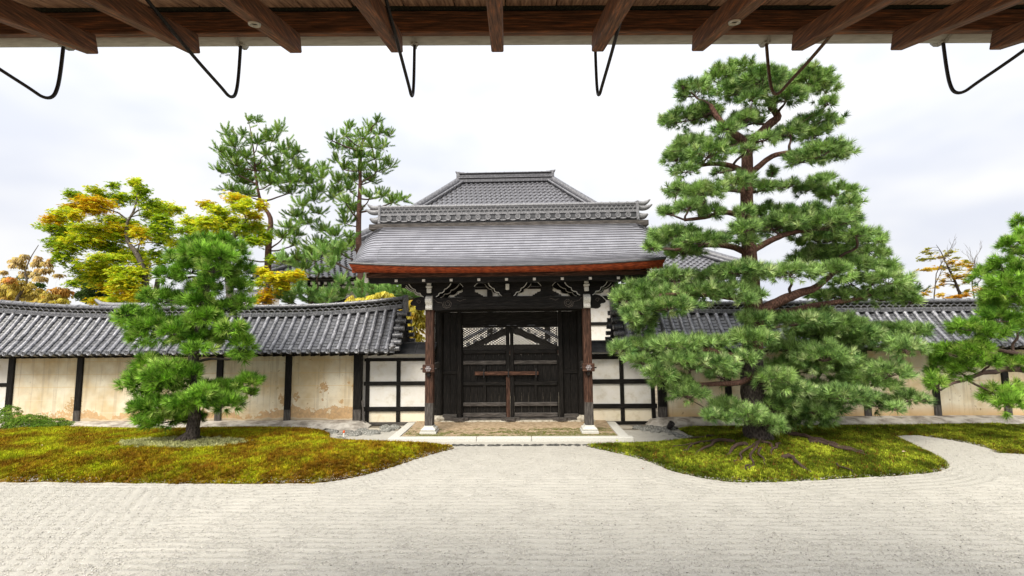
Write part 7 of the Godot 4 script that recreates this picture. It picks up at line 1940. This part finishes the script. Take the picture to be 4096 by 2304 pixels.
	pad_tree(t, tn, [-10.14, 9.99, -15.97, 0.11, 0.20, 0.10, 0, -9.41, 9.66, -15.33, 0.12, 0.22, 0.09, 0, -11.23, 9.69, -16.34, 0.18, 0.26, 0.18, 0, -10.80, 9.24, -15.98, 0.20, 0.20, 0.16, 0, -10.30, 9.43, -15.93, 0.25, 0.20, 0.20, 0, -10.27, 8.79, -15.45, 0.35, 0.20, 0.28, 0, -9.70, 9.09, -15.93, 0.36, 0.20, 0.26, 0, -9.25, 9.29, -15.69, 0.23, 0.19, 0.18, 0, -8.52, 9.22, -15.22, 0.22, 0.24, 0.18, 0, -8.95, 9.01, -15.55, 0.27, 0.18, 0.25, 0, -10.69, 8.54, -15.33, 0.27, 0.13, 0.20, 0, -10.98, 8.75, -16.36, 0.42, 0.19, 0.35, 0, -9.99, 8.41, -15.69, 0.40, 0.18, 0.32, 0, -9.19, 8.53, -15.64, 0.27, 0.18, 0.25, 0, -9.10, 9.02, -16.57, 0.29, 0.24, 0.24, 0, -8.19, 8.63, -15.30, 0.11, 0.22, 0.08, 0, -7.91, 8.57, -15.56, 0.25, 0.15, 0.18, 0, -8.22, 8.33, -15.58, 0.30, 0.14, 0.27, 0, -9.06, 8.36, -16.17, 0.39, 0.19, 0.38, 0, -10.61, 8.31, -16.09, 0.46, 0.15, 0.36, 0, -11.32, 8.12, -16.27, 0.29, 0.11, 0.26, 0, -10.60, 7.99, -16.26, 0.57, 0.19, 0.42, 0, -9.85, 8.17, -16.33, 0.37, 0.19, 0.36, 0, -9.07, 8.11, -16.38, 0.52, 0.19, 0.44, 0, -7.90, 7.95, -15.58, 0.35, 0.16, 0.34, 0, -7.99, 8.16, -16.58, 0.37, 0.19, 0.29, 0, -7.48, 8.29, -16.66, 0.24, 0.19, 0.19, 0, -6.85, 7.41, -15.11, 0.29, 0.17, 0.23, 0, -10.61, 7.82, -16.70, 0.53, 0.19, 0.46, 0, -9.20, 7.58, -16.08, 0.51, 0.23, 0.47, 0, -8.30, 7.51, -15.78, 0.50, 0.23, 0.45, 0, -8.10, 7.74, -16.63, 0.43, 0.24, 0.37, 0, -7.68, 7.42, -16.68, 0.37, 0.24, 0.28, 0, -10.78, 7.35, -16.09, 0.36, 0.15, 0.30, 0, -9.86, 7.06, -15.58, 0.40, 0.13, 0.29, 0, -8.72, 7.30, -16.40, 0.42, 0.19, 0.32, 0, -7.50, 6.88, -15.98, 0.36, 0.18, 0.31, 0, -7.84, 6.61, -15.75, 0.35, 0.13, 0.27, 0, -7.40, 6.40, -16.15, 0.31, 0.13, 0.26, 0, -8.56, 6.47, -16.75, 0.48, 0.14, 0.42, 0, -7.98, 6.12, -16.49, 0.42, 0.12, 0.31, 0, -8.00, 5.65, -15.16, 0.39, 0.13, 0.29, 0, -8.42, 5.40, -15.59, 0.40, 0.17, 0.34, 0, -8.52, 5.70, -16.73, 0.37, 0.16, 0.32, 0, -8.29, 5.20, -16.12, 0.26, 0.11, 0.22, 0, -9.06, 5.43, -15.22, 0.29, 0.13, 0.29, 0, -9.87, 5.40, -15.71, 0.30, 0.13, 0.25, 0], ps)
	t = thing("tall_pine", "tall narrow pine beside the gate roof, right of the pair", "tree", Vector3(-5.8, 0, -16.5))
	tn = trunk_nodes([Vector3(-5.72, -1.37, -16.50), Vector3(-5.81, 1.64, -16.50), Vector3(-5.88, 3.71, -16.50), Vector3(-6.00, 5.29, -16.50), Vector3(-6.01, 6.47, -16.50), Vector3(-5.99, 7.55, -16.50), Vector3(-5.99, 8.64, -16.50), Vector3(-5.87, 9.36, -16.50), Vector3(-5.45, 10.02, -16.50)], [0.16, 0.13, 0.11, 0.09, 0.06, 0.04, 0.02], 4)
	limb(t, "trunk", tn, mats.bark_red, 10, 0.05)
	pad_tree(t, tn, [-5.20, 9.80, -15.94, 0.16, 0.21, 0.13, 0, -5.91, 10.13, -17.21, 0.27, 0.20, 0.22, 0, -6.62, 10.04, -16.86, 0.27, 0.19, 0.23, 0, -5.38, 9.77, -16.81, 0.27, 0.23, 0.22, 0, -5.09, 9.79, -17.12, 0.19, 0.23, 0.15, 0, -5.67, 9.17, -15.83, 0.35, 0.18, 0.28, 0, -6.43, 9.38, -16.15, 0.23, 0.19, 0.22, 0, -6.89, 9.17, -16.01, 0.23, 0.18, 0.18, 0, -7.12, 9.33, -17.03, 0.33, 0.16, 0.24, 0, -6.64, 9.41, -17.24, 0.39, 0.20, 0.30, 0, -5.26, 8.73, -15.70, 0.35, 0.18, 0.29, 0, -4.97, 8.94, -16.08, 0.26, 0.19, 0.22, 0, -6.06, 8.69, -16.48, 0.42, 0.19, 0.41, 0, -5.64, 8.88, -17.12, 0.38, 0.20, 0.32, 0, -7.12, 8.78, -17.07, 0.25, 0.25, 0.21, 0, -6.79, 8.39, -16.82, 0.32, 0.19, 0.28, 0, -5.96, 8.11, -16.23, 0.36, 0.19, 0.30, 0, -5.29, 8.06, -16.30, 0.42, 0.19, 0.37, 0, -4.92, 8.39, -16.63, 0.27, 0.19, 0.22, 0, -6.93, 7.84, -16.68, 0.32, 0.24, 0.27, 0, -6.47, 8.01, -17.17, 0.38, 0.20, 0.28, 0, -5.86, 7.99, -17.18, 0.38, 0.20, 0.35, 0, -7.17, 7.59, -17.25, 0.33, 0.25, 0.28, 0, -7.31, 7.32, -17.09, 0.25, 0.25, 0.18, 0, -6.33, 7.37, -16.28, 0.31, 0.19, 0.26, 0, -6.20, 6.68, -15.74, 0.35, 0.23, 0.28, 0, -6.37, 6.71, -16.99, 0.33, 0.24, 0.29, 0, -6.76, 6.54, -16.74, 0.24, 0.19, 0.22, 0, -5.44, 6.96, -16.03, 0.31, 0.13, 0.26, 0, -5.25, 7.27, -16.87, 0.38, 0.19, 0.27, 0, -4.49, 7.04, -16.71, 0.37, 0.16, 0.28, 0, -4.64, 6.77, -16.14, 0.31, 0.13, 0.26, 0, -6.53, 6.14, -16.47, 0.37, 0.19, 0.33, 0, -7.39, 5.87, -16.62, 0.37, 0.19, 0.33, 0, -6.68, 5.51, -15.98, 0.41, 0.18, 0.34, 0, -6.12, 5.43, -15.88, 0.25, 0.18, 0.20, 0, -7.60, 5.16, -17.13, 0.49, 0.25, 0.36, 0, -6.50, 4.96, -15.83, 0.46, 0.23, 0.41, 0, -7.69, 5.40, -16.95, 0.38, 0.22, 0.33, 0, -7.51, 4.88, -15.83, 0.40, 0.23, 0.39, 0, -7.14, 4.76, -17.10, 0.38, 0.25, 0.31, 0, -6.44, 5.31, -16.83, 0.27, 0.24, 0.23, 0, -8.16, 4.68, -16.11, 0.46, 0.19, 0.37, 0, -8.70, 4.61, -16.33, 0.42, 0.14, 0.36, 0, -7.70, 4.27, -15.83, 0.35, 0.20, 0.27, 0], ps)
	# soft low pines just behind the wall
	var low := ps.duplicate()
	low.density = 150.0
	low.size = 0.3
	low.palette = [[Color(0.16, 0.32, 0.09), Color(0.42, 0.66, 0.22), Color(0.6, 0.76, 0.32)]]
	t = thing("young_pine", "soft feathery green pine just above the wall, left of the gate", "tree", Vector3(-6.2, 0, -13.0))
	tn = trunk_nodes([Vector3(-6.2, 0, -13.0), Vector3(-6.15, 1.6, -13.0), Vector3(-6.0, 3.1, -13.0)], [0.08, 0.06, 0.03], 4)
	limb(t, "trunk", tn, mats.bark_branch, 8)
	pad_tree(t, tn, [-6.96, 3.10, -13.22, 0.36, 0.14, 0.31, 0, -6.40, 3.12, -12.96, 0.39, 0.18, 0.29, 0, -5.96, 3.06, -13.11, 0.31, 0.16, 0.25, 0, -5.42, 3.00, -12.85, 0.33, 0.17, 0.25, 0, -5.22, 3.07, -13.34, 0.32, 0.16, 0.31, 0, -6.08, 2.91, -12.95, 0.31, 0.10, 0.23, 0, -6.95, 2.99, -12.82, 0.25, 0.12, 0.19, 0, -6.73, 2.89, -13.20, 0.30, 0.08, 0.24, 0, -5.62, 2.84, -12.84, 0.29, 0.08, 0.24, 0, -6.49, 3.39, -13.23, 0.19, 0.13, 0.16, 0, -5.87, 4.41, -13.30, 0.23, 0.15, 0.23, 0, -5.99, 4.12, -12.95, 0.23, 0.12, 0.19, 0, -5.49, 4.53, -13.15, 0.15, 0.09, 0.11, 0, -5.36, 3.91, -12.80, 0.22, 0.10, 0.19, 0, -5.74, 3.73, -12.79, 0.18, 0.10, 0.17, 0, -5.46, 4.31, -13.34, 0.17, 0.11, 0.15, 0, -7.14, 4.16, -13.36, 0.19, 0.09, 0.17, 0, -6.61, 3.54, -13.04, 0.21, 0.10, 0.18, 0, -5.11, 3.42, -12.87, 0.19, 0.12, 0.17, 0], low)
	t = thing("young_pine", "soft green pine filling the gap under the left corner of the gate roof", "tree", Vector3(-3.6, 0, -13.4))
	tn = trunk_nodes([Vector3(-3.6, 0, -13.4), Vector3(-3.55, 1.6, -13.4), Vector3(-3.5, 3.0, -13.4)], [0.08, 0.06, 0.03], 4)
	limb(t, "trunk", tn, mats.bark_branch, 8)
	pad_tree(t, tn, [-4.77, 3.25, -13.56, 0.30, 0.21, 0.26, 0, -4.48, 3.32, -13.65, 0.26, 0.14, 0.19, 0, -3.68, 3.14, -13.17, 0.36, 0.12, 0.32, 0, -3.30, 3.11, -13.29, 0.34, 0.16, 0.30, 0, -4.19, 3.24, -13.77, 0.26, 0.15, 0.22, 0, -4.57, 2.94, -13.04, 0.29, 0.12, 0.21, 0, -4.18, 3.06, -13.11, 0.25, 0.10, 0.24, 0, -3.21, 3.23, -13.76, 0.20, 0.11, 0.18, 0, -3.84, 2.99, -13.36, 0.32, 0.11, 0.28, 0, -3.08, 2.99, -13.41, 0.19, 0.13, 0.15, 0], low)
	var hang := {"leaf": [clusters.droop], "mat": mats.leaf, "palette": [[Color(0.7, 0.6, 0.1), Color(0.9, 0.82, 0.22), Color(0.85, 0.55, 0.1)], [Color(0.5, 0.4, 0.1), Color(0.78, 0.64, 0.22), Color(0.7, 0.42, 0.12)], [Color(0.66, 0.36, 0.1), Color(0.8, 0.52, 0.18), Color(0.75, 0.3, 0.12)], [Color(0.62, 0.47, 0.27), Color(0.82, 0.68, 0.4), Color(0.7, 0.45, 0.25)]], "called": "leaf_spray", "density": 380.0, "size": 0.16, "twig": 0.008, "bark": mats.bark_grey, "arch": 0.1, "twigs": 6, "out": 0.3, "lift": 1.0, "inner": 0.3}
	t = thing("yellow_shrub", "shrub with drooping yellow leaves in the gap between left wall and gate", "bush", Vector3(-3.0, 0, -11.8))
	tn = trunk_nodes([Vector3(-2.6, 0, -11.8), Vector3(-2.65, 1.0, -11.8), Vector3(-2.75, 1.8, -11.8)], [0.03, 0.025, 0.015], 4)
	limb(t, "stem", tn, mats.bark_grey, 6)
	pad_tree(t, tn, [-2.77, 2.62, -11.72, 0.20, 0.20, 0.15, 0, -2.64, 2.31, -11.61, 0.19, 0.20, 0.13, 0, -2.74, 1.99, -11.62, 0.17, 0.20, 0.14, 0, -2.59, 1.79, -11.72, 0.17, 0.17, 0.15, 0, -2.92, 2.46, -11.92, 0.17, 0.21, 0.11, 0, -3.71, 2.86, -11.73, 0.24, 0.11, 0.20, 0, -3.50, 2.97, -11.68, 0.19, 0.09, 0.12, 0, -4.22, 2.81, -11.99, 0.24, 0.10, 0.17, 0, -4.34, 2.83, -11.71, 0.12, 0.11, 0.10, 0, -3.38, 2.90, -11.95, 0.17, 0.10, 0.14, 0, -2.43, 2.18, -11.70, 0.17, 0.27, 0.12, 0, -2.52, 2.54, -11.65, 0.17, 0.20, 0.14, 0], hang)
	hang = hang.duplicate()
	hang.size = 0.15
	hang.density = 330.0
	hang.inner = 0.0
	hang.ragged = 0.6
	hang.twigs = 12
	t = thing("autumn_tree", "tan and orange leaved tree with a thin bare top at the far left", "tree", Vector3(-15.8, 0, -15.0))
	tn = trunk_nodes([Vector3(-17.33, 1.39, -15.00), Vector3(-17.44, 2.70, -15.00), Vector3(-17.45, 3.11, -15.00), Vector3(-17.28, 3.50, -15.00), Vector3(-17.15, 3.83, -15.00), Vector3(-17.23, 4.13, -15.00), Vector3(-17.09, 4.62, -15.00), Vector3(-16.83, 5.10, -15.00)], [0.08, 0.06, 0.045, 0.03, 0.018, 0.008], 4)
	limb(t, "trunk", tn, mats.bark_grey, 8)
	pad_tree(t, tn, [-18.39, 3.35, -15.48, 0.42, 0.27, 0.39, 1, -17.68, 3.45, -15.30, 0.42, 0.29, 0.31, 1, -17.05, 3.32, -15.20, 0.36, 0.24, 0.27, 1, -17.23, 3.65, -14.79, 0.35, 0.17, 0.33, 1, -17.10, 3.84, -14.42, 0.18, 0.14, 0.16, 2, -17.44, 3.70, -15.34, 0.22, 0.12, 0.19, 1, -16.26, 3.26, -14.95, 0.29, 0.19, 0.22, 1, -16.45, 3.38, -15.46, 0.35, 0.20, 0.30, 1, -16.16, 3.47, -15.42, 0.25, 0.15, 0.21, 2, -16.19, 3.54, -15.14, 0.19, 0.09, 0.18, 2, -18.12, 3.62, -15.15, 0.19, 0.19, 0.19, 1, -16.18, 3.08, -14.67, 0.33, 0.11, 0.29, 1, -15.66, 3.11, -14.86, 0.26, 0.11, 0.23, 0, -17.57, 4.77, -15.28, 0.12, 0.15, 0.11, 3, -17.86, 4.62, -15.26, 0.19, 0.11, 0.18, 3, -17.95, 4.46, -15.52, 0.20, 0.11, 0.18, 3, -16.80, 4.46, -14.94, 0.17, 0.11, 0.15, 3, -17.10, 4.10, -15.18, 0.19, 0.11, 0.15, 3, -16.49, 4.21, -14.95, 0.24, 0.10, 0.18, 3, -15.99, 4.39, -14.61, 0.12, 0.11, 0.11, 3, -17.83, 4.21, -15.55, 0.20, 0.11, 0.15, 3, -18.42, 4.52, -15.59, 0.12, 0.06, 0.12, 3, -16.65, 4.59, -14.88, 0.08, 0.10, 0.06, 3, -16.51, 4.63, -15.16, 0.07, 0.08, 0.07, 3, -16.08, 4.07, -15.06, 0.14, 0.04, 0.14, 3, -18.53, 4.25, -15.44, 0.10, 0.10, 0.09, 3, -16.06, 3.88, -14.49, 0.16, 0.09, 0.16, 3], hang)
	var ever := {"leaf": [clusters.small], "mat": mats.leaf, "palette": [[Color(0.03, 0.06, 0.018), Color(0.09, 0.15, 0.04), Color(0.16, 0.23, 0.07)]], "called": "leaf_clump", "density": 700.0, "size": 0.13, "twig": 0.014, "bark": mats.bark_dark, "twigs": 3, "inner": 0.6}
	t = thing("evergreen_tree", "dark green evergreen filling in beneath the large maple", "tree", Vector3(-15.2, 0, -18.0))
	tn = trunk_nodes([Vector3(-15.2, 0, -18), Vector3(-15.1, 2.0, -18), Vector3(-15.0, 4.2, -18)], [0.2, 0.15, 0.08], 4)
	limb(t, "trunk", tn, mats.bark_dark, 8)
	pad_tree(t, tn, [-17.81, 4.10, -17.91, 0.40, 0.37, 0.39, 0, -17.20, 3.77, -17.61, 0.45, 0.31, 0.42, 0, -18.48, 3.57, -18.46, 0.41, 0.22, 0.37, 0, -17.38, 3.53, -18.12, 0.27, 0.22, 0.24, 0, -16.66, 5.32, -17.84, 0.31, 0.16, 0.24, 0, -16.71, 5.24, -18.23, 0.23, 0.15, 0.21, 0, -17.41, 3.36, -17.72, 0.40, 0.16, 0.38, 0, -16.84, 3.35, -17.73, 0.23, 0.14, 0.17, 0], ever)
	t = thing("evergreen_shrub", "dark green shrub mixed into the tan tree at the far left", "bush", Vector3(-17.5, 0, -16.5))
	tn = trunk_nodes([Vector3(-17.5, 0, -16.5), Vector3(-17.4, 1.6, -16.5), Vector3(-17.4, 3.2, -16.5)], [0.1, 0.08, 0.04], 4)
	limb(t, "trunk", tn, mats.bark_dark, 8)
	pad_tree(t, tn, [-18.67, 3.83, -16.77, 0.16, 0.11, 0.13, 0, -18.11, 3.52, -16.37, 0.16, 0.13, 0.11, 0, -19.26, 4.18, -16.68, 0.16, 0.09, 0.12, 0, -19.77, 4.04, -16.62, 0.19, 0.13, 0.17, 0, -18.54, 3.41, -16.61, 0.16, 0.09, 0.14, 0, -20.13, 3.47, -16.76, 0.16, 0.11, 0.15, 0], ever)
	# right of the big pine
	var thin := hang.duplicate()
	thin.palette = [[Color(0.5, 0.38, 0.05), Color(0.8, 0.6, 0.1), Color(0.8, 0.42, 0.06)], [Color(0.3, 0.32, 0.06), Color(0.55, 0.5, 0.1), Color(0.6, 0.42, 0.08)], [Color(0.62, 0.34, 0.04), Color(0.75, 0.48, 0.06), Color(0.75, 0.3, 0.06)]]
	thin.leaf = [clusters.maple]
	thin.density = 330.0
	thin.size = 0.095
	thin.twig = 0.009
	thin.bark = mats.bark_dark
	t = thing("sparse_tree", "sparse brown and gold leaved tree above the right wall", "tree", Vector3(15.2, 0, -15.0))
	tn = trunk_nodes([Vector3(14.36, -0.57, -15.00), Vector3(14.51, 1.63, -15.00), Vector3(14.57, 2.89, -15.00), Vector3(14.54, 3.10, -15.00), Vector3(14.44, 3.46, -15.00), Vector3(14.32, 3.76, -15.00), Vector3(14.19, 4.13, -15.00), Vector3(14.09, 4.41, -15.00), Vector3(13.97, 4.63, -15.00)], [0.06, 0.055, 0.045, 0.036, 0.028, 0.02, 0.012, 0.005], 4)
	limb(t, "trunk", tn, mats.bark_dark, 8)
	pad_tree(t, tn, [13.94, 4.56, -15.29, 0.15, 0.07, 0.12, 1, 13.65, 4.43, -15.08, 0.12, 0.05, 0.11, 1, 14.07, 4.42, -15.33, 0.15, 0.07, 0.12, 1, 13.69, 4.20, -15.23, 0.24, 0.09, 0.22, 1, 14.01, 4.23, -15.28, 0.15, 0.07, 0.14, 1, 14.89, 4.46, -15.49, 0.20, 0.09, 0.17, 1, 13.99, 4.25, -14.69, 0.12, 0.07, 0.11, 1, 14.36, 4.27, -15.31, 0.12, 0.15, 0.09, 0, 14.14, 4.00, -14.73, 0.19, 0.14, 0.18, 0, 14.41, 4.17, -14.80, 0.12, 0.07, 0.09, 1, 14.39, 3.93, -14.73, 0.19, 0.14, 0.17, 0, 14.99, 4.07, -15.11, 0.17, 0.14, 0.15, 1, 15.05, 3.90, -15.07, 0.17, 0.14, 0.15, 0, 14.86, 3.77, -14.80, 0.17, 0.11, 0.12, 0, 13.20, 3.77, -14.58, 0.26, 0.10, 0.25, 0, 13.74, 3.82, -14.82, 0.19, 0.11, 0.18, 0, 14.54, 3.92, -15.47, 0.17, 0.15, 0.13, 1, 14.15, 3.76, -14.62, 0.21, 0.14, 0.19, 1, 14.25, 3.60, -14.99, 0.17, 0.14, 0.13, 0, 14.54, 3.53, -15.02, 0.19, 0.14, 0.16, 0, 14.24, 3.46, -15.19, 0.12, 0.15, 0.09, 0, 14.07, 3.31, -15.06, 0.12, 0.11, 0.09, 0, 15.09, 3.62, -15.46, 0.22, 0.11, 0.20, 1, 14.58, 3.56, -14.65, 0.16, 0.11, 0.12, 0, 14.80, 3.29, -15.37, 0.15, 0.11, 0.12, 1, 15.11, 3.42, -15.30, 0.15, 0.11, 0.14, 1, 14.68, 3.06, -14.89, 0.14, 0.14, 0.12, 1, 14.79, 3.05, -14.52, 0.21, 0.17, 0.19, 0, 15.83, 3.15, -15.28, 0.15, 0.11, 0.11, 0, 13.79, 3.22, -14.96, 0.10, 0.07, 0.08, 0, 13.23, 3.06, -14.59, 0.09, 0.10, 0.07, 0, 13.59, 3.01, -15.19, 0.15, 0.09, 0.11, 0, 13.72, 2.97, -14.76, 0.17, 0.09, 0.16, 0, 14.25, 2.90, -14.76, 0.35, 0.09, 0.27, 2, 14.43, 2.93, -14.64, 0.16, 0.11, 0.12, 2, 14.37, 2.88, -15.14, 0.19, 0.07, 0.19, 2], thin)
	for b in [["thin bare tree left of the gold leaved tree above the right wall", Vector3(13.26, 2.25, -14.50), Vector2(-0.05, 0.0), 5], ["thin bare tree between the gold leaved tree and the edge pine", Vector3(14.65, 2.25, -14.70), Vector2(0.15, 0.0), 11]]:
		bare_tree(b)
	var far := ps.duplicate()
	far.density = 40.0
	far.size = 0.4
	far.palette = [[Color(0.09, 0.13, 0.06), Color(0.17, 0.21, 0.09), Color(0.26, 0.26, 0.12)]]
	t = thing("distant_pine", "small distant umbrella shaped pine right behind the big pine's edge", "tree", Vector3(20.5, 0, -22.0))
	tn = trunk_nodes([Vector3(18.85, 0.17, -22.00), Vector3(19.10, 3.13, -22.00), Vector3(19.07, 3.70, -22.00)], [0.14, 0.1, 0.05], 4)
	limb(t, "trunk", tn, mats.bark_dark, 8)
	pad_tree(t, tn, [19.07, 3.80, -21.99, 0.35, 0.13, 0.34, 0, 18.78, 3.95, -21.79, 0.24, 0.09, 0.19, 0, 19.45, 3.62, -22.22, 0.28, 0.13, 0.26, 0, 19.03, 3.73, -22.27, 0.25, 0.11, 0.21, 0], far)

func bare_tree(b: Array) -> void:
	var t := thing("bare_tree", b[0], "tree", b[1])
	var m := Shape.new()
	var r := RandomNumberGenerator.new()
	r.seed = b[3]
	grow(m, r, b[1], Vector3(b[2].x, 1, b[2].y).normalized(), 1.35, 0.022, 0)
	part(t, "trunk_and_twigs", m.done(), mats.bark_grey)

func grow(m: Shape, r: RandomNumberGenerator, p: Vector3, d: Vector3, len: float, rad: float, depth: int) -> void:
	var pts := [p]
	var q := p
	var dd := d
	for k in 4:
		dd = (dd + Vector3(r.randf_range(-0.12, 0.12), 0.06, r.randf_range(-0.12, 0.12))).normalized()
		q += dd * len / 4.0
		pts.append(q)
	m.tube(pts, [rad, rad * 0.9, rad * 0.8, rad * 0.7, rad * 0.6], 5, false)
	if depth >= 4: return
	for k in 3 if depth > 0 else 2:
		var dir := (dd + Vector3(r.randf_range(-0.75, 0.75), r.randf_range(0.0, 0.35), r.randf_range(-0.6, 0.6))).normalized()
		grow(m, r, pts[4 - (k % 3)], dir, len * r.randf_range(0.45, 0.62), rad * 0.55, depth + 1)


# ---------------------------------------------------------------- small things
func make_small_things() -> void:
	var s := thing("marker_stake", "small white stake with an orange-red tip at the edge of the left moss bed", "stake", Vector3(-3.13, 0, -8.42))
	part(s, "stake", box2(-3.143, -3.117, -0.02, 0.09, -8.433, -8.407, 0.004), mats.white_paint)
	part(s, "red_tip", box2(-3.148, -3.112, 0.09, 0.135, -8.438, -8.402, 0.008), plain(Color(0.7, 0.13, 0.04), 0.6))
	var l := thing("garden_spotlight", "black round spotlight lying among stones at the foot of the right wall", "lamp", Vector3(3.06, 0.08, -8.88))
	var m := Shape.new()
	var tilt := Basis.from_euler(Vector3(0.7, 0.5, 0))
	m.lathe([Vector2(0.0, -0.08), Vector2(0.045, -0.075), Vector2(0.055, -0.02), Vector2(0.06, 0.06), Vector2(0.052, 0.06), Vector2(0.05, 0.03), Vector2(0.0, 0.028)], Transform3D(tilt, Vector3(3.06, 0.11, -8.88)), 16)
	part(l, "housing", m.done(), mats.iron)
	m = Shape.new()
	m.tube([Vector3(3.06, 0.0, -8.88), Vector3(3.06, 0.06, -8.89)], [0.012], 6)
	part(l, "spike", m.done(), mats.iron)
	m = Shape.new()
	m.tube(smooth_path([Vector3(3.04, 0.09, -8.93), Vector3(2.95, 0.07, -8.95), Vector3(2.88, 0.04, -8.93), Vector3(2.85, 0.03, -8.98)], 3), [0.006], 5)
	part(l, "cable", m.done(), mats.iron)
	var p := thing("leaning_plank", "narrow weathered plank leaning against the left wall's corner post", "plank", Vector3(-3.08, 0.08, -9.3))
	m = Shape.new()
	m.box(Transform3D(Basis.from_euler(Vector3(-0.1, 0, 0.16)), Vector3(-3.1, 0.31, -9.33)), Vector3(0.035, 0.46, 0.02), 0.003)
	part(p, "board", m.done(), mats.grey_v)
	m = Shape.new()
	var t := Transform3D(Basis(), Vector3(4.02, 0.11, -6.75))
	m.lathe([Vector2(0.0, 0.012), Vector2(0.018, 0.01), Vector2(0.024, 0.0), Vector2(0.018, -0.008)], t, 10)
	var w := thing("white_pebble", "single small white pebble on the moss among the pine roots", "stone", Vector3(4.02, 0.11, -6.75))
	part(w, "pebble", m.done(), mats.white_paint)
	var fallen := [[-7.6, -7.2, "dry pinkish fallen leaf on the left moss bed, farther from the gravel"], [-7.75, -6.5, "dry fallen leaf on the left moss bed, near the gravel edge"], [5.9, -7.0, "dry pinkish fallen leaf on the right moss bed right of the pine roots"]]
	for k in fallen.size():
		var x: float = fallen[k][0]
		var z: float = fallen[k][1]
		m = Shape.new()
		m.face(Vector3(-0.03, 0, 0), Vector3(0, 0.012, -0.018), Vector3(0.035, 0.004, 0), Vector3(0, 0.01, 0.02), Vector3.UP)
		var y := (left_height(0.5, x, z) if x < 0 else right_height(0.5, x, z)) + 0.04
		var o := thing("fallen_leaf", fallen[k][2], "leaf", Vector3(x, y, z), "fallen leaves on the moss")
		part(o, "blade", m.done(), plain(Color(0.62, 0.45, 0.34), 0.8), at(Vector3(x, y, z)))
